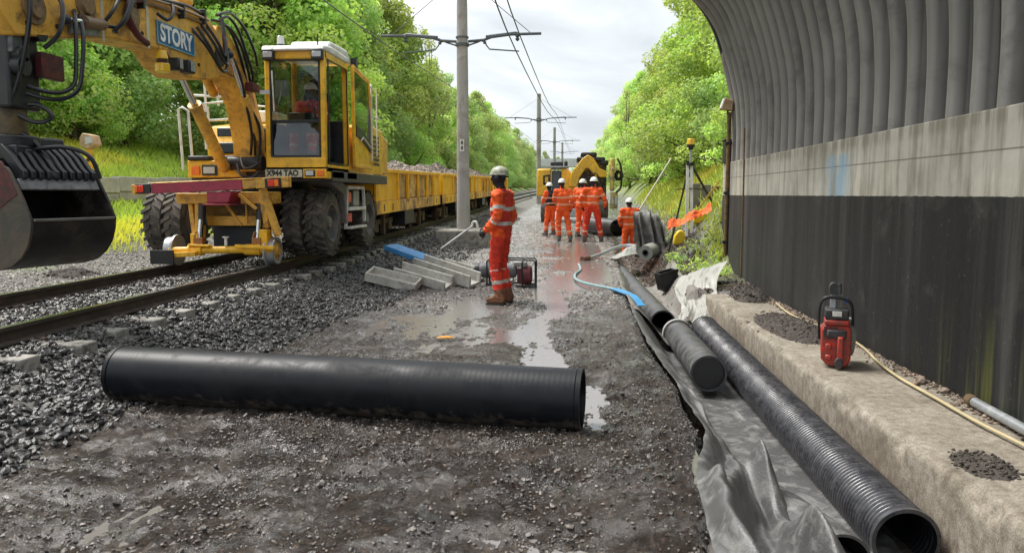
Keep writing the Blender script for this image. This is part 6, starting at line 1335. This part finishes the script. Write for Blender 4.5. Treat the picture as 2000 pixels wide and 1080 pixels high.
        for f_, (o_, ln) in enumerate(((-.030, .062), (-.010, .075), (.011, .080), (.031, .070))):
            b0 = wv+d_*.085+side*o_; p1 = b0+d_*ln*.45+inn*.006; p2 = b0+d_*ln*.78+inn*.026; p3 = b0+d_*ln*.92+inn*.048
            mb.tube([b0, p1, p2, p3], lambda u: .0125-.003*u, 8, 2)
        b0 = wv+d_*.03+side*.032; mb.tube([b0, b0+side*.022+d_*.028+inn*.012, b0+side*.028+d_*.060+inn*.026], lambda u: .014-.003*u, 8, 2)
        Bd(mb, 'glove', GLOVE)
    if boots:
        for q, s_ in (('L', -1), ('R', 1)):
            a_ = Vector(j['ank'+q]); kz = 0
            mb = MB(); mb.cyl((a_.x, a_.y, a_.z-.03), (a_.x, a_.y, a_.z+.08), .062, .068, n=14)
            mb.prism([(-.075, -.10), (.165, -.10), (.19, -.07), (.17, -.035), (.09, -.015), (.05, .03), (-.065, .03), (-.085, -.03)], (a_.x-.048, a_.y, a_.z), (0, 1, 0), (0, 0, 1), (1, 0, 0), .096); bo = mb.build('boot', boot_mat, t, world=False, bevel=.02)
            mb = MB(); mb.box(a_.x-.05, a_.x+.05, a_.y-.08, a_.y+.185, a_.z-.125, a_.z-.10); mb.build('sole', BOOTS, bo, world=False, bevel=.008)
    return t
gzf = lambda x, y: float(gz(np.array(x), np.array(y), False))
# near worker, turned to the left, seen from behind his shoulder
Jn = dict(kneeL=(-.10, .05, .52), ankL=(-.11, -.02, .125), kneeR=(.09, .03, .52), ankR=(.10, -.05, .125), elL=(-.25, -.06, 1.18), wrL=(-.21, .12, 1.00), elR=(.26, -.07, 1.17), wrR=(.25, .05, .93), head=(0, .03, 1.665))
person('worker in orange standing nearest, turned away to the left, in a pale green helmet', (-.95, 10.50, gzf(-.95, 10.5)+.0), R(74), Jn, vox=.016, helmet=HELG, top=ORANGE, leg=ORANGE2, hood=NAVY, boot_mat=BOOT, defenders=True, band=BAND, vest=ORANGE3, patch=M('sleeve_patch', (.22, .12, .14), .8))
Js = dict(kneeL=(-.17, .05, .50), ankL=(-.20, -.05, .11), kneeR=(.18, .02, .50), ankR=(.24, .02, .11), elL=(-.31, -.02, 1.20), wrL=(-.28, .12, .98), elR=(.32, -.04, 1.21), wrR=(.34, .08, .98), head=(.03, .05, 1.65), chest=(.02, .03, 1.34), neck=(.02, .04, 1.50))
person('worker in bright orange walking away, standing in front of the left pair', (-.23, 22.2, gzf(-.23, 22.2)), R(4), dict(kneeL=(-.11, .06, .52), ankL=(-.10, .04, .11), kneeR=(.15, -.02, .52), ankR=(.22, -.08, .12), elL=(-.25, .06, 1.20), wrL=(-.08, .24, 1.16), elR=(.27, -.10, 1.18), head=(-.03, .04, 1.655)), hood=NAVY)
person('worker with legs apart and grey trouser bands, back turned, right one of the middle pair', (.62, 22.3, gzf(.62, 22.3)), R(-6), Js, hood=NAVY, leg=ORANGE2)
person('worker wearing a dark rucksack vest over orange, leftmost of the far group', (-.66, 24.9, gzf(-.66, 24.9)), R(38), dict(elL=(-.24, .08, 1.18), wrL=(-.12, .26, 1.10), head=(0, .07, 1.63), neck=(0, .03, 1.49), ankL=(-.12, .08, .11)), hood=NAVY, vest=NAVY)
person('worker half hidden behind the man with legs apart, left one of the middle pair', (.34, 24.3, gzf(.34, 24.3)), R(-32), dict(elR=(.26, .06, 1.18), wrR=(.10, .25, 1.12), head=(0, .06, 1.63), neck=(0, .02, 1.49)), hood=NAVY)
person('worker in white helmet standing down in the trench on the right', (1.63, 21.6, gzf(1.63, 21.6)-.16), R(10), dict(elL=(-.27, .02, 1.18), wrL=(-.2, .2, 1.02), elR=(.28, .02, 1.18), wrR=(.2, .2, 1.02), head=(0, .05, 1.64)), hood=NAVY)
for o_ in [q for q in COL.objects if q.name.startswith('person')]:
    lb = o_['label']; k_ = .955 if 'rucksack' in lb else 1.03 if 'legs apart' in lb else .97 if 'half hidden' in lb else 1.035 if 'nearest' in lb else 1
    o_.scale = (k_*(1.04 if 'legs apart' in lb else 1), k_, k_)
# machine operator, seated in the cab
Jd = dict(pelvis=(0, 0, .55), waist=(0, -.01, .70), chest=(0, .0, .92), neck=(0, .02, 1.08), head=(0, .06, 1.23), hipL=(-.10, .02, .55), hipR=(.10, .02, .55), kneeL=(-.14, .44, .58), kneeR=(.14, .44, .58), ankL=(-.14, .52, .18), ankR=(.14, .52, .18),
          shL=(-.19, .02, 1.02), shR=(.19, .02, 1.02), elL=(-.25, .10, .78), elR=(.25, .10, .78), wrL=(-.20, .34, .76), wrR=(.20, .34, .76))
person('excavator operator in orange sitting in the yellow cab behind the windscreen', (-4.19, 12.38, 1.90), R(180), Jd, hood=NAVY, top=ORANGE2, leg=ORANGE2)

# ------------------------------------------------------------------ far excavator
t = thing('crawler_excavator', 'far yellow excavator facing us at the end of the excavated strip', 'excavator', (.2, 34, gzf(.2, 34)))
zg = gzf(.2, 34)-.05
def F_(mb, n, mt, bv=.02, par=None): return mb.build(n, mt, par or t, bevel=bv)
for x in (-1.05, 1.35):
    for y in (33.2, 35.6):
        mb = MB(); mb.cyl((x-.22, y, zg+.5), (x+.22, y, zg+.5), .5, n=24); wh = F_(mb, 'wheel', TYRE, .04)
        mb = MB(); mb.cyl((x-.24, y, zg+.5), (x+.24, y, zg+.5), .24, n=16); F_(mb, 'rim', RIM, .01, wh)
mb = MB(); mb.box(-.95, 1.25, 32.9, 36, zg+.5, zg+.85); mb.box(-.4, .7, 32.3, 32.9, zg+.35, zg+.5); F_(mb, 'chassis', DARK)
mb = MB(); mb.box(-.15, .45, 32.2, 32.3, zg+.25, zg+.62); F_(mb, 'blade', GALV)
mb = MB(); mb.box(-1.47, -.84, 33.4, 36.5, zg+1.12, zg+2.30); mb.xz([(-.42, zg+.95), (.30, zg+.95), (.22, zg+1.6), (.10, zg+2.0), (-.10, zg+2.26), (-.42, zg+2.34)], 33.2, 36.4); F_(mb, 'upper_body', YEL, .08)
mb = MB(); mb.box(-1.18, -.85, 33.385, 33.40, zg+1.62, zg+1.70); mb.box(-1.20, -1.12, 33.385, 33.40, zg+1.62, zg+2.0); mb.box(-.98, -.90, 33.385, 33.40, zg+1.5, zg+2.05); mb.bar((-1.16, 33.39, zg+1.98), (-.94, 33.39, zg+2.02), .012, .07); F_(mb, 'panel_mark', DARK, 0)
mb = MB(); mb.box(-.84, -.42, 33.35, 34.6, zg+1.1, zg+2.2); F_(mb, 'cab_glass', M('dark_window', (.05, .06, .07), .15), .04)
mb = MB(); mb.box(-.90, -.10, 33.15, 34.8, zg+2.34, zg+2.40); mb.box(-.86, -.82, 33.3, 33.36, zg+1.0, zg+2.34); F_(mb, 'cab_frame', GALV, .01)
mb = MB(); mb.box(-.9, -.35, 33.8, 34.6, zg+2.32, zg+2.62); mb.box(-.3, -.15, 33.8, 34.4, zg+2.40, zg+2.65); F_(mb, 'roof_box', DARK, .05)
bm1 = [(-.10, zg+1.55), (.0, zg+2.10), (.48, zg+2.72), (.70, zg+2.86), (.92, zg+2.74), (1.20, zg+2.30), (1.50, zg+2.16), (1.50, zg+1.92), (1.05, zg+1.92), (.74, zg+2.30), (.62, zg+2.30), (.36, zg+1.92), (.25, zg+1.5)]
mb = MB(); mb.xz(bm1, 32.8, 33.15); F_(mb, 'boom', YEL, .03)
mb = MB(); mb.box(.24, 1.45, 33.4, 35.6, zg+2.62, zg+2.80); mb.box(.42, 1.10, 33.45, 35.4, zg+2.80, zg+3.0); mb.box(1.25, 1.60, 33.4, 34.5, zg+2.45, zg+2.66); F_(mb, 'cab_roof', DARK, .05)
mb = MB(); mb.box(.32, 1.52, 33.5, 36, zg+1.0, zg+2.62); F_(mb, 'engine_bay', M('engine_dark', (.03, .032, .036), .6, 0, (.20, .13, .05), 6, .5, .6), .05)
mb = MB(); mb.cyl((1.74, 33.0, zg+1.35), (1.74, 33.0, zg+2.70), .10, n=16); mb.box(1.60, 1.70, 32.95, 33.1, zg+1.9, zg+2.5); mb.box(1.68, 1.98, 32.9, 33.2, zg+.6, zg+1.3); mb.box(1.70, 1.96, 32.88, 33.1, zg+2.2, zg+2.34); F_(mb, 'stick', M('stick_pale_yellow', (.70, .52, .14), .5, 0, (.25, .22, .17), 4, .42, .6), .02)
mb = MB(); mb.lathe((1.98, 32.95, zg+2.0), (2.08, 33.05, zg+2.0), [(0, .1), (0, .22), (.1, .22), (.1, .1)], 24, True); mb.tube([(1.95, 33, zg+2.7), (2.1, 32.9, zg+2.3), (2.1, 32.9, zg+1.5), (1.9, 32.9, zg+1.3)], .04, 8, 4); F_(mb, 'hose_loop', HOSE, 0)
mb = MB(); [mb.tube(q, .03, 6, 3) for q in ([(.5, 32.7, zg+1.6), (.7, 32.6, zg+1.9), (1.0, 32.6, zg+1.8), (1.2, 32.7, zg+1.3)], [(.8, 32.7, zg+1.5), (1.0, 32.6, zg+2.1), (1.3, 32.65, zg+1.6), (1.4, 32.7, zg+1.1)])]; F_(mb, 'hose', HOSE, 0)
mb = MB(); mb.box(1.72, 1.80, 32.88, 32.9, zg+.8, zg+1.1); mb.box(1.86, 1.94, 32.88, 32.9, zg+.8, zg+1.1); F_(mb, 'work_lamp', CLEARL, 0)

# ------------------------------------------------------------------ trees
def leaf_cloud(centres, radii, per, leaf, seed, squash=.75):
    g = np.random.default_rng(seed); Vs = []; Ts = []
    for c_, r_ in zip(centres, radii):
        n = int(per*(r_**2)); d_ = g.normal(0, 1, (n, 3)); d_ /= np.linalg.norm(d_, axis=1)[:, None]
        rad = r_*(.55+.5*g.random(n)**.6); P = c_+d_*rad[:, None]*np.array([1, 1, squash])
        P += .25*r_*np.stack([fbm(P[:, 0]*2, P[:, 2]*2, seed, 2)-.5]*3, -1)
        nv = d_*.7+g.normal(0, .6, (n, 3))+np.array([0, 0, .5]); nv /= np.linalg.norm(nv, axis=1)[:, None]
        a = np.cross(nv, g.normal(0, 1, (n, 3))); a /= np.linalg.norm(a, axis=1)[:, None]; b_ = np.cross(nv, a)
        L = leaf*g.uniform(.6, 1.4, n)[:, None]; W_2 = L*.33
        q = np.stack([P-a*L*.5, P+b_*W_2+nv*.1*L, P+a*L*.5, P-b_*W_2+nv*.1*L], 1)
        Vs.append(q.reshape(-1, 3)); tv = g.uniform(.74, 1.25); lv = tv*g.uniform(.75, 1.25, n)*(.80+.25*(d_[:, 2]+1)/2*1.0)  # tint bakes in shade: lighter on top of each clump, darker beneath
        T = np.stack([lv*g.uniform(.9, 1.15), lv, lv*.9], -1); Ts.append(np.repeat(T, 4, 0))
    V = np.concatenate(Vs); F = np.arange(len(V)).reshape(-1, 4); return V, F, np.concatenate(Ts)
def make_tree(name, h, rw, base, nclump, per, leaf, mat, seed, label, cat='tree', slim=False, open_=False):
    g = np.random.default_rng(seed); t = thing(name, label, cat, (0, 0, 0))
    C = []; Rr = []
    for i in range(nclump):
        u = g.random()**.8; z = base+(h-base)*u
        env = rw*(math.sin(math.pi*min(1, .18+.86*u**.85))**.6 if not slim else (1-u)**.7*.9+.1)
        a = g.uniform(0, 2*math.pi); rr_ = env*math.sqrt(g.uniform(.12, 1)); C.append((rr_*math.cos(a), rr_*math.sin(a), z)); Rr.append(g.uniform(.20, .42)*rw*(.75 if open_ else 1)*(1.1-.4*u))
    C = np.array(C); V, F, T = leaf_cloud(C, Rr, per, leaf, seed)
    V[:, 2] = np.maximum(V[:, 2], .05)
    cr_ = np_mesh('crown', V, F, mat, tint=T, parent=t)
    mb = MB(); tr_ = rw*.055+.02
    top = Vector((g.normal(0, .2), g.normal(0, .2), h*.82)); mid = Vector((g.normal(0, .15), g.normal(0, .15), h*.4)); mb.tube([(0, 0, -.4), tuple(mid*.5), tuple(mid), tuple((mid+top)/2), tuple(top)], lambda u: tr_*(1-.85*u), 8, 4)
    for i in range(0, nclump, max(1, nclump//14)):
        z0_ = max(.3, C[i][2]*g.uniform(.45, .75)); s0 = Vector((mid.x*z0_/(h*.4) if z0_ < h*.4 else mid.x, mid.y if z0_ > h*.4 else mid.y*z0_/(h*.4), z0_)); mb.tube([s0, s0.lerp(Vector(C[i]), .5)+Vector((0, 0, -.15)), Vector(C[i])], lambda u: tr_*.45*(1-.8*u), 6, 3)
    mb.build('trunk', BARK, t, smooth=60); return t
protos = {
 'bushA': make_tree('leafy_bush', 4.6, 2.5, .2, 52, 700, .125, LEAFB, 11, 'big bright green bush on the left bank beyond the arm', 'bush'),
 'bushB': make_tree('leafy_bush', 3.8, 2.2, .1, 46, 740, .12, LEAFM, 12, 'darker green bush on the left bank', 'bush'),
 'treeA': make_tree('broadleaf_tree', 10.5, 3.2, 1.2, 70, 380, .18, LEAFB, 13, 'tall bright leafy tree'),
 'treeB': make_tree('broadleaf_tree', 9.5, 2.9, .6, 62, 400, .175, LEAFM, 14, 'tall mid green leafy tree'),
 'treeC': make_tree('broadleaf_tree', 10.0, 2.6, .8, 56, 380, .175, LEAFG, 15, 'tall grey green leafy tree'),
 'birch': make_tree('birch_tree', 9.5, 1.9, 1.8, 44, 330, .13, LEAFG, 16, 'slim birch tree', slim=True, open_=True),
 'scrub': make_tree('scrub_bush', 2.2, 1.5, .05, 26, 520, .12, LEAFB, 17, 'low bright scrub', 'bush'),
}
used = set()
def place(kind, x, y, s, label, group, sz=None, z=None):
    o = protos[kind] if kind not in used else copy_tree(protos[kind]); used.add(kind)
    o.location = (x, y, gzf(x, y) if z is None else z); o.rotation_euler.z = random.uniform(0, 6.28); o.scale = (s, s, sz or s); o['label'] = label
    if group: o['group'] = group
GL = 'trees and bushes along the left bank'; GR = 'trees and bushes along the right bank'
# left bank close
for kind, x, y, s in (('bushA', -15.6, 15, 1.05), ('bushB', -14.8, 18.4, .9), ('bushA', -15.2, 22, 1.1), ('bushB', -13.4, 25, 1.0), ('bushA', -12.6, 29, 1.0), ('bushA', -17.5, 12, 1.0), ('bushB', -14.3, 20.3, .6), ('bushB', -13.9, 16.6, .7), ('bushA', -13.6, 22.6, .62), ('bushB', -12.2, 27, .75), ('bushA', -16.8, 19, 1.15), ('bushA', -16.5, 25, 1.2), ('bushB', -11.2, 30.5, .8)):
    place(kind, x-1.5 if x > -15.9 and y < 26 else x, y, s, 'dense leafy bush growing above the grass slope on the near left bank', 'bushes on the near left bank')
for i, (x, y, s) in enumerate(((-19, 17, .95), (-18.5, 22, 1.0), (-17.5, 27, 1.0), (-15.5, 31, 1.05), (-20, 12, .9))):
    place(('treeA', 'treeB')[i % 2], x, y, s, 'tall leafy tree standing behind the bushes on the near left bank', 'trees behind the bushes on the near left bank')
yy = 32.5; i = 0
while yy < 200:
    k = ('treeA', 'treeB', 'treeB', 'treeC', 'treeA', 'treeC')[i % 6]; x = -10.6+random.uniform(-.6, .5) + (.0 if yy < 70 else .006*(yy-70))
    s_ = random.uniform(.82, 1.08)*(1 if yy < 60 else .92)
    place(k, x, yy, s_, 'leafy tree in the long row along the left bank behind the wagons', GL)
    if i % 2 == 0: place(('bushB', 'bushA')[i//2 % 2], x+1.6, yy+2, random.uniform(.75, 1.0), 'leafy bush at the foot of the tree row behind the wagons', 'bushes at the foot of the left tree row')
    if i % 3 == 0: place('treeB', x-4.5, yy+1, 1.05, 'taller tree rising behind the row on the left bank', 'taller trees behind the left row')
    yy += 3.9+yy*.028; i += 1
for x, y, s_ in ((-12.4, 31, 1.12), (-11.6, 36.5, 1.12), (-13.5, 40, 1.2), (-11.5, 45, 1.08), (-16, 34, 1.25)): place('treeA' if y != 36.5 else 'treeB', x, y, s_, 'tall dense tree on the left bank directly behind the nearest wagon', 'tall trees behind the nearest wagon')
place('birch', -9.4, 51, 1.05, 'slim tree with thin airy top on the left, beside the tallest part of the pole', None)
# right bank
yy = 17.2; i = 0
while yy < 190:
    k = ('treeA', 'treeB', 'treeA', 'treeC', 'treeA')[i % 5]; x = 7.0+random.uniform(-.3, .5)+ .012*max(0, yy-30)
    place(k, x, yy, random.uniform(.78, .98)*(1 if yy > 24 else .95), 'leafy tree in the row along the top of the right bank', GR)
    place(('bushA', 'bushB', 'bushA')[i % 3], x-2.3+random.uniform(-.2, .3), yy+1.4, random.uniform(.72, .95), 'leafy bush on the right bank in front of the tree row', 'bushes on the right bank')
    if yy < 40: place('scrub', 4.2+random.uniform(-.3, .3), yy+2.6, random.uniform(.6, .9), 'low bright scrub on the slope of the right bank', 'scrub on the right bank')
    yy += 3.5+yy*.028; i += 1
place('birch', 4.4, 62, .78, 'slim wispy birch leaning out of the trees on the right', None)
for y in (44, 58, 75, 98): place('scrub', 4.4, y, 1.3, 'low bright scrub at the foot of the far right bank', 'scrub at the foot of the far right bank')
for x, y in ((-7, 205), (7, 200), (-4, 235), (2, 240), (8, 230), (-11, 225)): place('treeC', x, y, 1.0, 'tree closing the view beyond the pale bridge', 'trees beyond the pale bridge')
for k in protos:
    if k not in used:
        for ch in list(protos[k].children): bpy.data.objects.remove(ch)
        bpy.data.objects.remove(protos[k])
# weeds on the right bank foot
def weeds(x0, x1, y0, y1, n, label):
    g = np.random.default_rng(5); C = []
    while len(C) < n:
        x, y = g.uniform(x0, x1), g.uniform(y0, y1); C.append((x, y, gzf(x, y)+.08))
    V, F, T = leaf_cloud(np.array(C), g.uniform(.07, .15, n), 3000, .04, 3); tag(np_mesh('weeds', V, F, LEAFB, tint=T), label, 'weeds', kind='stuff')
weeds(2.2, 4.2, 14.9, 26, 70, 'leafy weeds mixed in the grass of the right bank')
weeds(1.95, 2.85, 13.6, 15.2, 26, 'small leafy weeds growing on the cut soil beside the tunnel wall')
weeds(-12.9, -9.5, 9, 26, 60, 'leafy weeds below the retaining wall on the left') if False else None
bpy.context.view_layer.update()
